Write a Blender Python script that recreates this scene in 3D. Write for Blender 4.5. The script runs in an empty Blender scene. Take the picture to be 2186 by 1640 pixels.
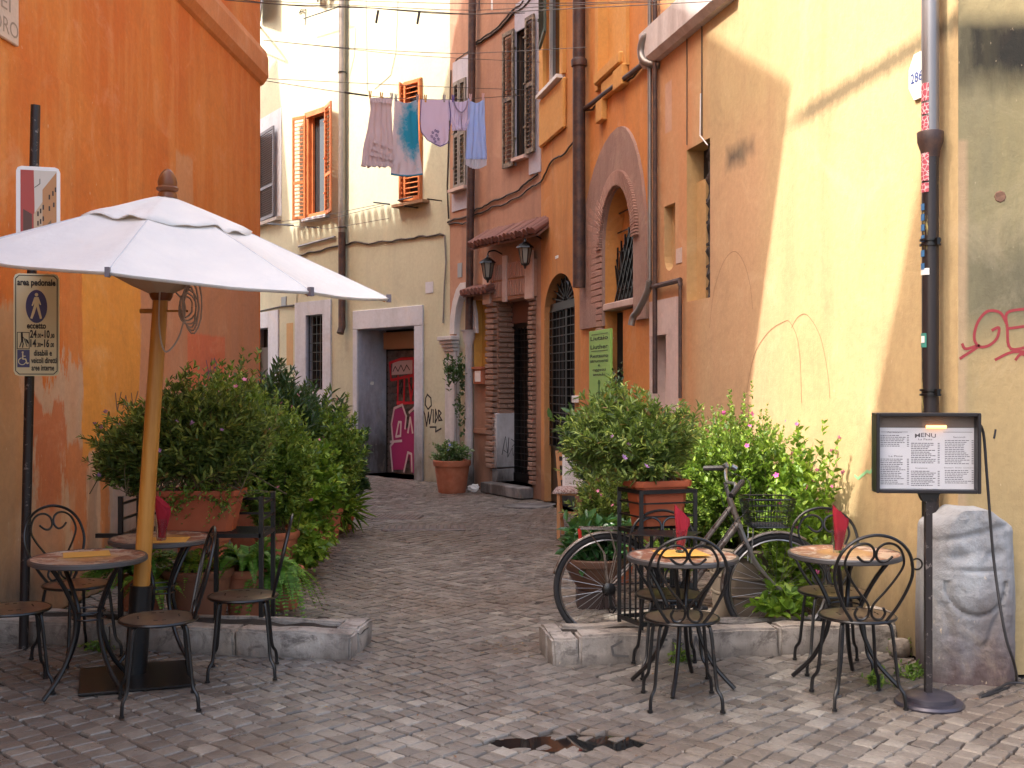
import bpy, bmesh, math, random
import numpy as np
from mathutils import Vector, Matrix, noise as mnoise
from mathutils.geometry import tessellate_polygon
R = math.radians; PI = math.pi
random.seed(7); rng = np.random.default_rng(7)
scene = bpy.context.scene
col = scene.collection

# ------------------------------------------------------------------ camera, sky, sun, exposure
EYE = 1.66; F = 2400.0; CX = 1093.0; CY = 820.0
cam_d = bpy.data.cameras.new('camera'); cam = bpy.data.objects.new('camera', cam_d); col.objects.link(cam)
cam.location = (0, 0, EYE); cam.rotation_euler = (R(90), 0, 0)
cam_d.sensor_width = 36; cam_d.lens = 36 * F / 2186; cam_d.clip_start = .1; cam_d.clip_end = 400
scene.camera = cam
SUN = Vector((.70, .33, -1.0)).normalized()          # direction the light travels
world = bpy.data.worlds.new('World'); scene.world = world; world.use_nodes = True
wn = world.node_tree.nodes; wl = world.node_tree.links
sky = wn.new('ShaderNodeTexSky'); sky.sky_type = 'NISHITA'; sky.sun_disc = False
sky.sun_elevation = math.asin(-SUN.z); sky.sun_rotation = math.atan2(-SUN.x, -SUN.y)
sky.air_density = 1.0; sky.dust_density = 7.0; sky.ozone_density = 0.0
wl.new(sky.outputs[0], wn['Background'].inputs[0]); wn['Background'].inputs[1].default_value = .15
sd = bpy.data.lights.new('sun', 'SUN'); sd.energy = 2.0; sd.angle = R(.55); sd.color = (1, .93, .82)
sun = bpy.data.objects.new('sun', sd); col.objects.link(sun); sun.location = (-20, -10, 30)
sun.rotation_euler = SUN.to_track_quat('-Z', 'Y').to_euler()
vs = scene.view_settings; vs.view_transform = 'Standard'; vs.look = 'None'; vs.exposure = 2.12; vs.gamma = 1.0
vs.use_curve_mapping = False
scene.render.engine = 'CYCLES'
scene.cycles.max_bounces = 8; scene.cycles.diffuse_bounces = 5; scene.cycles.transparent_max_bounces = 12

# ------------------------------------------------------------------ helpers
def lin(h):
    h = h.lstrip('#'); o = []
    for i in (0, 2, 4):
        c = int(h[i:i+2], 16) / 255
        o.append(c / 12.92 if c <= .04045 else ((c + .055) / 1.055) ** 2.4)
    return (o[0], o[1], o[2], 1)
def col4(c): return lin(c) if isinstance(c, str) else (tuple(c) + (1,))[:4]

class M:
    """a material with short-hand node makers"""
    def __init__(s, name, base=(.5, .5, .5), rough=.8, metal=0, **kw):
        s.mat = bpy.data.materials.new(name); s.mat.use_nodes = True
        s.t = s.mat.node_tree; s.N = s.t.nodes; s.b = s.N['Principled BSDF']
        s.set('Base Color', col4(base) if isinstance(base, (str, tuple)) else base)
        s.set('Roughness', rough); s.set('Metallic', metal)
        for k, v in kw.items(): s.set(k.replace('_', ' '), v)
        s._tc = None
    def put(s, sock, v):
        if v is None: return
        if hasattr(v, 'is_output'): s.t.links.new(v, sock)
        else:
            if sock.type == 'RGBA': v = col4(v)
            sock.default_value = v
    def set(s, k, v): s.put(s.b.inputs[k], v)
    def coord(s, k='Object'):
        if not s._tc: s._tc = s.N.new('ShaderNodeTexCoord')
        return s._tc.outputs[k]
    def map(s, v, sc=(1, 1, 1), loc=(0, 0, 0), rot=(0, 0, 0)):
        n = s.N.new('ShaderNodeMapping'); s.put(n.inputs[0], v); n.inputs[1].default_value = loc
        n.inputs[2].default_value = rot; n.inputs[3].default_value = sc; return n.outputs[0]
    def noise(s, scale=5, detail=4, rough=.55, v=None, sc=None, dist=0, loc=(0, 0, 0)):
        n = s.N.new('ShaderNodeTexNoise'); v = v or s.coord()
        if sc or loc != (0, 0, 0): v = s.map(v, sc or (1, 1, 1), loc)
        s.put(n.inputs['Vector'], v); n.inputs['Scale'].default_value = scale
        n.inputs['Detail'].default_value = detail; n.inputs['Roughness'].default_value = rough
        n.inputs['Distortion'].default_value = dist; return n.outputs[0]
    def voro(s, scale=5, feat='F1', v=None, out=0):
        n = s.N.new('ShaderNodeTexVoronoi'); n.feature = feat; s.put(n.inputs['Vector'], v or s.coord())
        n.inputs['Scale'].default_value = scale; return n.outputs[out]
    def math(s, op, a, b=None, c=None, clamp=False):
        n = s.N.new('ShaderNodeMath'); n.operation = op; n.use_clamp = clamp
        s.put(n.inputs[0], a); s.put(n.inputs[1], b); s.put(n.inputs[2], c); return n.outputs[0]
    def xyz(s, v=None):
        n = s.N.new('ShaderNodeSeparateXYZ'); s.put(n.inputs[0], v or s.coord()); return n.outputs
    def rng(s, v, a, b, c=0., d=1.):
        n = s.N.new('ShaderNodeMapRange'); s.put(n.inputs[0], v)
        for i, q in enumerate((a, b, c, d)): n.inputs[i+1].default_value = q
        return n.outputs[0]
    def mix(s, f, a, b, mode='MIX'):
        n = s.N.new('ShaderNodeMix'); n.data_type = 'RGBA'; n.blend_type = mode
        s.put(n.inputs[0], f); s.put(n.inputs[6], a); s.put(n.inputs[7], b); return n.outputs[2]
    def ramp(s, v, stops):
        n = s.N.new('ShaderNodeValToRGB'); s.put(n.inputs[0], v); e = n.color_ramp.elements
        while len(e) < len(stops): e.new(.5)
        for q, (p, c) in zip(e, stops): q.position = p; q.color = col4(c)
        return n.outputs[0]
    def bump(s, h, st=.3, dist=.01, prev=None):
        n = s.N.new('ShaderNodeBump'); n.inputs['Strength'].default_value = st
        n.inputs['Distance'].default_value = dist; s.put(n.inputs['Height'], h)
        if prev: s.put(n.inputs['Normal'], prev)
        s.set('Normal', n.outputs[0]); return n.outputs[0]
    def box(s, X, Z, x0, x1, z0, z1, nz=None, amp=.1, soft=.04):
        m = s.math('MINIMUM', s.math('SUBTRACT', X, x0), s.math('SUBTRACT', x1, X))
        m = s.math('MINIMUM', m, s.math('MINIMUM', s.math('SUBTRACT', Z, z0), s.math('SUBTRACT', z1, Z)))
        if nz: m = s.math('ADD', m, s.math('MULTIPLY', s.math('SUBTRACT', nz, .5), amp))
        return s.rng(m, -soft / 2, soft / 2)

def stucco(name, c1, c2, c3=None, stain='#6b5a45', stain_z=None, streak=.5, rough=.9, patches=(), bump=.35, speck=True, sc=1.0):
    """lime plaster: clouds of two tones, vertical runs, specks, damp foot, patches of other colour"""
    m = M(name, rough=rough); X, Y, Z = m.xyz()
    big = m.noise(.7 * sc, 5, .6, sc=(1, 1, .6), dist=.4)
    run = m.noise(3.5 * sc, 5, .6, sc=(1, 1, .13))
    fine = m.noise(18, 6, .7)
    c = m.mix(m.rng(big, .38, .62), c1, c2)
    if c3: c = m.mix(m.math('MULTIPLY', m.rng(run, .48, .72), streak), c, c3)
    ed = m.noise(2.4, 6, .65, sc=(1, 1, .35)); ed2 = m.noise(7, 6, .75, sc=(1, 1, .2))
    for (x0, x1, z0, z1, pc, amp, soft, op) in patches:
        k = m.box(X, Z, x0, x1, z0, z1, m.math('MULTIPLY', m.math('ADD', ed, ed2), .5), amp, soft)
        k = m.math('MULTIPLY', k, op)
        c = m.mix(k, c, m.mix(m.math('MULTIPLY', m.rng(run, .4, .7), .3), pc, c2))
    if stain_z is not None:
        z0, z1, st = stain_z
        k = m.math('ADD', m.rng(Z, z0, z1, 1, 0), m.math('MULTIPLY', m.math('SUBTRACT', ed, .5), 1.8))
        k = m.math('MULTIPLY', m.math('MULTIPLY', k, st, clamp=True), m.rng(Z, z1, z1 + .5, 1, 0))
        c = m.mix(k, c, stain)
    c = m.mix(m.rng(fine, .3, .75, 0, .38), c, m.mix(.5, c, (0.05, .035, .02), 'MIX'))
    blot = m.noise(1.6 * sc, 7, .72, dist=1.0, loc=(4, 2, 7)); c = m.mix(m.rng(blot, .52, .72, 0, .38), c, m.mix(.45, c, (.10, .06, .035)))
    c = m.mix(m.rng(blot, .46, .30, 0, .35), c, m.mix(.35, c, (.95, .75, .50)))
    if speck:
        sp = m.rng(m.noise(34, 3, .5, sc=(1, 1, .5)), .70, .76)
        c = m.mix(m.math('MULTIPLY', sp, .5), c, '#d9c2a0')
    m.set('Base Color', c)
    h = m.math('ADD', m.math('MULTIPLY', fine, .4), m.math('ADD', m.math('MULTIPLY', ed, 1.2), m.math('MULTIPLY', m.noise(80, 3, .6), .12)))
    m.bump(h, bump, .02); return m

class MB:
    def __init__(s): s.v = []; s.f = []; s.m = []
    def add(s, vs, fs, mi=0):
        o = len(s.v); s.v += [tuple(v) for v in vs]; s.f += [tuple(i + o for i in f) for f in fs]
        s.m += [mi] * len(fs); return s
    def box(s, x0, x1, y0, y1, z0, z1, mi=0, ch=0):
        if ch > 0:
            bm = bmesh.new(); bmesh.ops.create_cube(bm, size=1)
            for v in bm.verts:
                v.co = Vector(((x0+x1)/2 + v.co.x*(x1-x0), (y0+y1)/2 + v.co.y*(y1-y0), (z0+z1)/2 + v.co.z*(z1-z0)))
            bmesh.ops.bevel(bm, geom=bm.edges[:] + bm.verts[:], offset=ch, segments=1, affect='EDGES', profile=.5)
            bm.verts.index_update(); s.add([v.co for v in bm.verts], [[v.index for v in f.verts] for f in bm.faces], mi)
            bm.free(); return s
        v = [(x, y, z) for z in (z0, z1) for y in (y0, y1) for x in (x0, x1)]
        return s.add(v, [(0,2,3,1), (4,5,7,6), (0,1,5,4), (2,6,7,3), (0,4,6,2), (1,3,7,5)], mi)
    def obox(s, c, ax, ay, az, mi=0):
        c = Vector(c); ax = Vector(ax); ay = Vector(ay); az = Vector(az)
        v = [c + ax*i + ay*j + az*k for k in (-1, 1) for j in (-1, 1) for i in (-1, 1)]
        return s.add(v, [(0,2,3,1), (4,5,7,6), (0,1,5,4), (2,6,7,3), (0,4,6,2), (1,3,7,5)], mi)
    def bar(s, a, b, w, h=None, mi=0):
        a = Vector(a); b = Vector(b); d = b - a; h = h or w
        up = Vector((0, 0, 1)) if abs(d.normalized().z) < .9 else Vector((1, 0, 0))
        sx = d.cross(up).normalized(); sz = sx.cross(d).normalized()
        return s.obox((a+b)/2, d/2, sx*w/2, sz*h/2, mi)
    def tube(s, pts, r, n=8, mi=0, closed=False):
        P = [Vector(p) for p in pts]; k = len(P); rs = r if isinstance(r, (list, tuple)) else [r] * k
        T = []
        for i in range(k):
            if closed: t = P[(i+1) % k] - P[i-1]
            else: t = P[min(i+1, k-1)] - P[max(i-1, 0)]
            T.append(t.normalized() if t.length > 1e-9 else Vector((0, 0, 1)))
        u = T[0].orthogonal().normalized(); vs = []
        for i in range(k):
            if i:
                u = (u - T[i] * u.dot(T[i]))
                u = u.normalized() if u.length > 1e-6 else T[i].orthogonal().normalized()
            w = T[i].cross(u)
            vs += [P[i] + (u * math.cos(2*PI*j/n) + w * math.sin(2*PI*j/n)) * rs[i] for j in range(n)]
        fs = []
        for i in range(k if closed else k - 1):
            a = i * n; b = ((i+1) % k) * n
            fs += [(a+j, a+(j+1) % n, b+(j+1) % n, b+j) for j in range(n)]
        if not closed: fs += [tuple(range(n))[::-1], tuple(range((k-1)*n, k*n))]
        return s.add(vs, fs, mi)
    def lathe(s, prof, n=24, c=(0, 0, 0), mi=0, sx=1, sy=1):
        vs = [(c[0] + r*math.cos(2*PI*j/n)*sx, c[1] + r*math.sin(2*PI*j/n)*sy, c[2] + z) for r, z in prof for j in range(n)]
        fs = [(i*n+j, i*n+(j+1) % n, (i+1)*n+(j+1) % n, (i+1)*n+j) for i in range(len(prof)-1) for j in range(n)]
        return s.add(vs, fs, mi)
    def prism(s, poly, y0, y1, mi=0):
        """poly in (x, z), extruded in y"""
        n = len(poly); area = sum(poly[i-1][0]*poly[i][1] - poly[i][0]*poly[i-1][1] for i in range(n))
        if area < 0: poly = poly[::-1]
        tri = tessellate_polygon([[Vector((x, z, 0)) for x, z in poly]])
        vs = [(x, y0, z) for x, z in poly] + [(x, y1, z) for x, z in poly]
        fs = []
        for t in tri:
            a, b, c = [Vector(poly[i]) for i in t]
            if (b-a).cross(c-a) < 0: t = t[::-1]
            fs += [tuple(t), tuple(i + n for i in t[::-1])]
        fs += [((i+1) % n, i, i + n, (i+1) % n + n) for i in range(n)]
        return s.add(vs, fs, mi)
    def ribbon(s, pts, w, y=0, t=.002, mi=0):
        """a painted line on a wall: pts in (x, z) local, raised t"""
        P = [Vector(p) for p in pts]
        for i in range(len(P)-1):
            d = P[i+1] - P[i]
            if d.length < 1e-6: continue
            nrm = Vector((-d.y, d.x)).normalized() * w/2; e = d.normalized() * w * .3
            q = [P[i]-nrm-e, P[i+1]-nrm+e, P[i+1]+nrm+e, P[i]+nrm-e]
            yy = y - t - .0002 * (i % 3)
            s.add([(a.x, yy, a.y) for a in q], [(0, 1, 2, 3)], mi)
        return s
    def build(s, name, mats, parent=None, smooth=False, angle=40):
        me = bpy.data.meshes.new(name); me.from_pydata(s.v, [], s.f); me.update()
        if not isinstance(mats, (list, tuple)): mats = [mats]
        for m in mats: me.materials.append(m.mat if isinstance(m, M) else m)
        if len(mats) > 1: me.polygons.foreach_set('material_index', s.m)
        if smooth:
            me.polygons.foreach_set('use_smooth', [True] * len(me.polygons)); me.set_sharp_from_angle(angle=R(angle))
        o = bpy.data.objects.new(name, me); col.objects.link(o)
        if parent is not None: o.parent = parent
        return o

def tag(o, label=None, cat=None, group=None, kind=None):
    if label: o['label'] = label
    if cat: o['category'] = cat
    if group: o['group'] = group
    if kind: o['kind'] = kind
    return o
def empty(name, loc=(0, 0, 0), rz=0, label=None, cat=None, group=None, mat=None):
    o = bpy.data.objects.new(name, None); o.empty_display_size = .2; col.objects.link(o)
    if mat is not None: o.matrix_world = mat
    else: o.location = loc; o.rotation_euler = (0, 0, rz)
    return tag(o, label, cat, group)
KIDS = {}
def kids(o): return [c for c in col.objects if c.parent is o]
def copy_tree(o, parent=None):
    c = o.copy(); col.objects.link(c); c.parent = parent
    for k in kids(o): copy_tree(k, c)
    return c
def inst(src, name, parent, loc=(0, 0, 0), rot=(0, 0, 0), scale=(1, 1, 1)):
    o = bpy.data.objects.new(name, src.data if hasattr(src, 'data') else src); col.objects.link(o)
    o.parent = parent; o.location = loc; o.rotation_euler = rot; o.scale = scale; return o

TXT = {}
def text_geo(t, fat=0):
    """flat outline of a line of lettering, unit size, left aligned: (verts, faces, width)"""
    k = (t, fat)
    if k not in TXT:
        cu = bpy.data.curves.new('t', 'FONT'); cu.body = t; cu.size = 1; cu.offset = fat; cu.resolution_u = 3
        o = bpy.data.objects.new('t', cu); col.objects.link(o)
        me = bpy.data.meshes.new_from_object(o.evaluated_get(bpy.context.evaluated_depsgraph_get()))
        vs = [tuple(v.co) for v in me.vertices]; fs = [tuple(p.vertices) for p in me.polygons]
        bpy.data.objects.remove(o); bpy.data.curves.remove(cu); bpy.data.meshes.remove(me)
        xs = [v[0] for v in vs]; TXT[k] = (vs, fs, min(xs), max(xs))
    return TXT[k]
def write(mb, t, x, z, h, width=None, y=0, fat=0, mi=0, arc=0):
    """centre the lettering on x, baseline z, in the x-z plane facing -y"""
    vs, fs, a, b = text_geo(t, fat); sx = (width / (b - a)) if width else h
    cx = (a + b) / 2
    mb.add([((v[0]-cx)*sx + x, y, v[1]*h + z - arc*((v[0]-cx)*sx)**2) for v in vs], fs, mi)

class Wall:
    """a facade: origin on the ground, X to the right as seen from the street, Y into the building"""
    def __init__(s, ox, oy, X):
        s.o = Vector((ox, oy)); s.X = Vector(X).normalized(); s.Y = Vector((-s.X.y, s.X.x))
        s.mat = Matrix(((s.X.x, s.Y.x, 0, ox), (s.X.y, s.Y.y, 0, oy), (0, 0, 1, 0), (0, 0, 0, 1)))
    def at(s, px, py, n=0):
        d = Vector(((px-CX)/F, 1.0)); q = s.o + s.Y * n
        k = q.dot(s.Y) / d.dot(s.Y); p = d * k
        return (p - s.o).dot(s.X), EYE - (py-CY)/F * k
    def s(s, px, n=0): return s.at(px, 820, n)[0]
    def z(s, px, py, n=0): return s.at(px, py, n)[1]
    def pts(s, L, n=0): return [s.at(a, b, n) for a, b in L]
    def w(s, x, y, z): p = s.o + s.X*x + s.Y*y; return Vector((p.x, p.y, z))
def ray(px, py, D): return Vector(((px-CX)/F*D, D, EYE-(py-CY)/F*D))
def gnd(px, py): D = EYE*F/(py-CY); return Vector(((px-CX)/F*D, D, 0))

def facade(mb, outer, holes=(), T=3.0, mi=0):
    """front sheet at y=0 with openings, reveals, and a solid body T deep behind it"""
    loops = [outer] + [h['poly'] for h in holes]
    flat = [p for l in loops for p in l]
    tri = tessellate_polygon([[Vector((x, z, 0)) for x, z in l] for l in loops])
    fs = []
    for t in tri:
        a, b, c = [Vector(flat[i]) for i in t]
        fs.append(tuple(t) if (b-a).cross(c-a) > 0 else tuple(t[::-1]))
    mb.add([(x, 0, z) for x, z in flat], fs, mi)
    n = len(outer)
    mb.add([(x, 0, z) for x, z in outer] + [(x, T, z) for x, z in outer],
           [(i, (i+1) % n, (i+1) % n + n, i+n) for i in range(n)] + [tuple(range(n, 2*n))], mi)
    for h in holes:
        p = h['poly']; k = len(p); d = h.get('d', .2)
        mb.add([(x, 0, z) for x, z in p] + [(x, d, z) for x, z in p],
               [(i, (i+1) % k, (i+1) % k + k, i+k) for i in range(k)], h.get('mi', mi))
        if h.get('back', True): 
            ar = sum(p[i-1][0]*p[i][1] - p[i][0]*p[i-1][1] for i in range(k))
            q = p if ar > 0 else p[::-1]
            mb.add([(x, d, z) for x, z in q], [tuple(range(k))], h.get('bmi', h.get('mi', mi)))
def rectp(x0, x1, z0, z1): return [(x0, z0), (x1, z0), (x1, z1), (x0, z1)]
def archp(x0, x1, z0, zs, za, n=14):
    """door with an arch: springing zs, crown za"""
    c = (x0+x1)/2; r = (x1-x0)/2
    return [(x0, z0), (x1, z0)] + [(c + r*math.cos(PI*i/n), zs + (za-zs)*math.sin(PI*i/n)) for i in range(n+1)]

# ------------------------------------------------------------------ the facades' frames
L1 = Wall(-3.674, 0, (.0425, 1)); L1B = Wall(-3.09, 13.8, (-.656, .755))
RW = Wall(2.546, 6.418, (.22, -1)); B1 = Wall(.415, 16.1, (.493, -.870))
CR = Wall(-1.03, 18.65, (.656, -.755)); CL = Wall(-4.27, 22.38, (.533, -.846)); EW = Wall(2.546, 6.418, (1, 0))

def patch(W, p0, p1, c, amp=.12, soft=.05, op=1.0):
    """colour patch spanning two picture corners (left-top, right-bottom) of a facade"""
    m = (p0[0] + p1[0]) / 2; a, b = sorted((W.s(p0[0]), W.s(p1[0])))
    z0, z1 = W.z(m, p1[1]), W.z(m, p0[1]); return (a, b, z0, z1, c, amp, soft, op)

# ------------------------------------------------------------------ materials
m_l1 = stucco('orange_plaster', (.66, .170, .022), (.72, .245, .040), (.76, .33, .09), streak=.8, patches=(
    patch(L1, (-60, 640), (60, 1330), (.56, .36, .18), .8, .08, .85),
    patch(L1, (58, 790), (553, 1500), (.62, .42, .27), 2.2, .04, 1),
    patch(L1, (70, 860), (130, 1330), (.60, .19, .07), 1.1, .04, .95),
    patch(L1, (140, 960), (180, 1300), (.64, .22, .07), .9, .04, .9),
    patch(L1, (205, 1000), (236, 1250), (.70, .24, .06), .7, .03, .95),
    patch(L1, (180, 1010), (206, 1180), (.28, .22, .17), .9, .06, .6),
    patch(L1, (292, 585), (553, 880), (.58, .29, .16), .3, .05, .95),
    patch(L1, (400, 715), (480, 830), (.74, .19, .09), .12, .03, .9),
    patch(L1, (172, 560), (298, 960), (.84, .36, .055), .55, .03, 1),
    patch(L1, (375, 330), (412, 560), (.66, .35, .16), .25, .04, .8),
    patch(L1, (235, 930), (553, 1330), (.58, .42, .31), 2.0, .04, .9),
    patch(L1, (20, 1080), (150, 1400), (.62, .42, .25), 1.2, .1, .6)), stain='#7a6a58', stain_z=(.25, .55, .8))
m_cornice = stucco('orange_cornice_plaster', (.62, .23, .07), (.68, .30, .11), streak=.4)
m_cream = stucco('cream_plaster', (.53, .53, .38), (.57, .57, .42), (.47, .47, .35), streak=.5, stain='#8c8070', stain_z=(.3, 1.3, .75), bump=.2, speck=False)
m_white = stucco('whitewashed_trim', (.56, .60, .68), (.64, .67, .74), (.46, .48, .52), streak=.5, stain='#6a6560', stain_z=(.3, 1.3, .9), bump=.3, speck=False)
m_jamb = stucco('grey_jamb_plaster', (.38, .42, .50), (.48, .52, .60), (.26, .27, .30), streak=.7, stain='#4a4644', stain_z=(.5, 2.0, 1.0), bump=.5)
m_b1 = stucco('terracotta_plaster', (.40, .215, .14), (.47, .26, .17), (.31, .175, .125), streak=1.0, stain='#6e5040', stain_z=(.5, 1.2, .8), bump=.5)
m_b2 = stucco('burnt_orange_plaster', (.57, .235, .058), (.63, .28, .075), (.44, .20, .065), streak=.9, stain='#7a5238', stain_z=(.2, .8, .8), bump=.4)
m_b3 = stucco('deep_orange_plaster', (.62, .225, .05), (.68, .28, .07), (.50, .21, .07), streak=.9, stain='#7a5238', stain_z=(.2, .8, .8), bump=.4)
m_reveal = stucco('brown_reveal_plaster', (.42, .19, .06), (.48, .23, .09), streak=.4)
m_reveal2 = stucco('ochre_niche_plaster', (.55, .34, .14), (.48, .30, .14), streak=.5)
m_b4 = stucco('ochre_plaster', (.53, .38, .19), (.57, .42, .22), (.48, .33, .17), streak=.8, bump=.5, speck=True, stain='#7a6a50', patches=(
    patch(RW, (1380, -400), (1495, 1300), (.58, .26, .11), .5, .5, .9),
    patch(RW, (1495, 300), (1640, 1300), (.60, .35, .20), .8, .6, .7),
    patch(RW, (1420, 175), (1434, 282), (.55, .33, .26), .02, .02, .8),
    patch(RW, (1553, 312), (1590, 352), (.10, .08, .06), .25, .12, .9),
    patch(RW, (1590, 306), (1608, 325), (.12, .09, .07), .25, .12, .7)), stain_z=(.15, .9, .9))
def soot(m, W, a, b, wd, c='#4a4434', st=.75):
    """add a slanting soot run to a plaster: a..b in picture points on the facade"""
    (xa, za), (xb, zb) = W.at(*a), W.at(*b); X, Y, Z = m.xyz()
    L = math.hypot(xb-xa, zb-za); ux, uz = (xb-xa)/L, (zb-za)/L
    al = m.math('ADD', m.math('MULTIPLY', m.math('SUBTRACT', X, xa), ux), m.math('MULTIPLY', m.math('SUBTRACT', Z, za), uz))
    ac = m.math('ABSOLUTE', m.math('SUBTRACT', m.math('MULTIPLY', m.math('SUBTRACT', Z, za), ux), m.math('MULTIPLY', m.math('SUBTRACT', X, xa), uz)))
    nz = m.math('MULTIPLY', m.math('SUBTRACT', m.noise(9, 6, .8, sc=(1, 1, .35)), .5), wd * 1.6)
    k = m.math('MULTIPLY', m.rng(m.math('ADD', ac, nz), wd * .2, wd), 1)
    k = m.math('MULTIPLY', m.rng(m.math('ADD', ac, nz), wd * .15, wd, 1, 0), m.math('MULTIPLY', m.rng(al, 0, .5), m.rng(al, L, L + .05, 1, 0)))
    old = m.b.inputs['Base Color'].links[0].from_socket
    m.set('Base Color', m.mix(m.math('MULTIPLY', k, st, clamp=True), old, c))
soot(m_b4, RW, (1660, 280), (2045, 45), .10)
m_ew = stucco('grey_green_plaster', (.27, .235, .135), (.32, .265, .13), (.20, .19, .12), streak=.6, stain='#3c3a2c', bump=.6, patches=(
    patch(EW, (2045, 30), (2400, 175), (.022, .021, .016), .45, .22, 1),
    patch(EW, (2045, -500), (2400, 40), (.50, .40, .20), .2, .12, .8),  # lighter yellow top strip: sunlight put into the plaster colour
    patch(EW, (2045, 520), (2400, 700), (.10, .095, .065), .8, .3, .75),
    patch(EW, (2045, 720), (2400, 1600), (.46, .32, .15), .6, .3, .85),
    patch(EW, (2040, 300), (2064, 1300), (.50, .34, .20), .05, .03, .8)))
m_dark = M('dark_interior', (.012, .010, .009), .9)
m_iron = M('black_iron', (.016, .015, .015), .34, 0); m_iron.set('Specular IOR Level', .5)
m_iron.set('Base Color', m_iron.mix(m_iron.rng(m_iron.noise(30, 5, .7), .62, .72), (.006, .0055, .006), (.06, .032, .02)))
m_iron.bump(m_iron.noise(120, 3, .6), .15, .003)
m_rustpipe = M('rusty_brown_pipe', (.10, .06, .05), .55, .3)
m_rustpipe.set('Base Color', m_rustpipe.mix(m_rustpipe.rng(m_rustpipe.noise(8, 5, .7), .4, .65), (.055, .035, .034), (.12, .065, .045)))
m_zinc = M('grey_zinc_pipe', (.24, .22, .20), .45, .7)
m_zinc.set('Base Color', m_zinc.mix(m_zinc.noise(6, 4, .6), (.16, .14, .13), (.34, .31, .28)))
m_cable = M('dark_cable', (.045, .035, .03), .7)
m_wire = M('steel_wire', (.10, .09, .085), .5, .5)
m_orshut = M('orange_brown_paint', (.62, .17, .045), .5)
m_orshut.set('Base Color', m_orshut.mix(m_orshut.rng(m_orshut.noise(7, 4, .6), .3, .7), (.44, .12, .035), (.56, .20, .07)))
m_grshut = M('grey_shutter_paint', (.16, .155, .175), .55)
m_brshut = M('weathered_brown_paint', (.11, .085, .06), .6)
m_brshut.set('Base Color', m_brshut.mix(m_brshut.rng(m_brshut.noise(14, 5, .7), .4, .65), (.075, .055, .042), (.30, .24, .16)))
m_glass = M('window_glass', (.03, .035, .04), .06, 0); m_glass.set('Specular IOR Level', .7)
m_stone = stucco('weathered_stone', (.42, .39, .36), (.52, .49, .46), (.30, .28, .27), streak=.8, bump=.8, stain='#3a3632', stain_z=(0, .35, .9))
m_marble = stucco('grey_marble', (.52, .51, .52), (.62, .60, .60), (.38, .37, .38), streak=.6, bump=.6, stain='#4a4644', stain_z=(.2, .9, .9))
m_brick = M('old_brick', rough=.9)
def brick_mat(name, a, b, c):
    m = M(name, rough=.9); oi = m.N.new('ShaderNodeObjectInfo'); k = m.mix(oi.outputs['Random'], a, b)
    k = m.mix(m.math('MULTIPLY', m.rng(m.noise(14, 5, .7), .35, .7), .6), k, c); m.set('Base Color', k)
    m.bump(m.noise(60, 5, .7), .6, .01); return m
m_brick = brick_mat('old_brick', (.26, .15, .105), (.36, .21, .145), (.20, .15, .125))
m_brick2 = brick_mat('arch_brick', (.46, .26, .19), (.40, .21, .155), (.34, .22, .18))
m_mortar = M('mortar', (.22, .155, .115), .95); m_mortar.bump(m_mortar.noise(40, 5, .7), .6, .01)
m_terra = M('terracotta', (.50, .17, .085), .85)
m_terra.set('Base Color', m_terra.mix(m_terra.rng(m_terra.noise(9, 5, .65), .35, .7), (.34, .10, .045), (.42, .155, .08)))
m_terra.bump(m_terra.noise(60, 4, .6), .2, .005)
m_tile = brick_mat('roof_tile', (.20, .085, .07), (.26, .12, .09), (.14, .09, .08))
m_wood_dark = M('dark_wood', (.05, .03, .02), .6)
m_paper = M('paper', (.72, .68, .66), .8)
m_ink = M('ink', (.03, .03, .035), .8)
m_whitep = M('white_paint', (.78, .77, .74), .45)

# ------------------------------------------------------------------ facade furniture
def new_building(name, W, label, cat='building'): return empty(name, label=label, cat=cat, mat=W.mat)

def shutter(root, x, z0, z1, w, mat, ang=0, y=-.03, n=26, side=1, mid=.36, name='shutter'):
    """hinged louvred leaf: hinge at x, leaf runs towards side*w, slats are pieces of their own"""
    h = z1 - z0; b = MB(); st = .045; t = .035
    b.box(0, st, -t/2, t/2, 0, h, ch=.004); b.box(w-st, w, -t/2, t/2, 0, h, ch=.004)
    for a, c in ((0, .07), (h*mid-.03, h*mid+.03), (h-.06, h)): b.box(st, w-st, -t/2, t/2, a, c)
    for zz in (.2*h, .52*h, .86*h): b.box(-.02, .05, -t/2-.014, -t/2, zz-.012, zz+.012)
    o = b.build(name, mat, root); o.location = (x, y, z0)
    o.rotation_euler = (0, 0, -ang if side > 0 else PI + ang)
    s = MB().obox((0, 0, 0), ((w-2*st)/2, 0, 0), (0, .019, .011), (0, -.003, .005)).build('slat', mat, o)
    first = True; rngs = ((.09, h*mid-.045), (h*mid+.05, h-.08))
    for a, c in rngs:
        k = max(2, int(round(n * (c-a)/h)))
        for i in range(k):
            zz = a + (c-a) * (i+.5)/k; q = s if first else inst(s, 'slat', o)
            q.location = (w/2, 0, zz); first = False
            if side < 0: q.rotation_euler = (0, 0, PI)
    return o
def pipe(root, pts, r, mat, name='drainpipe', n=12, collars=(), clamps=()):
    o = MB().tube(pts, r, n).build(name, mat, root, True)
    for i, c in enumerate(collars):
        MB().lathe([(r, -.05), (r*1.22, -.04), (r*1.28, .03), (r*1.15, .05), (r, .055)], 14, c).build('collar', mat, o, True)
    for c in clamps:
        MB().lathe([(r, -.014), (r*1.15, -.014), (r*1.15, .014), (r, .014)], 14, c).box(c[0]-.012, c[0]+.012, c[1], c[1]+r+.06, c[2]-.01, c[2]+.01).build('clamp', m_iron, o)
    return o
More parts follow.
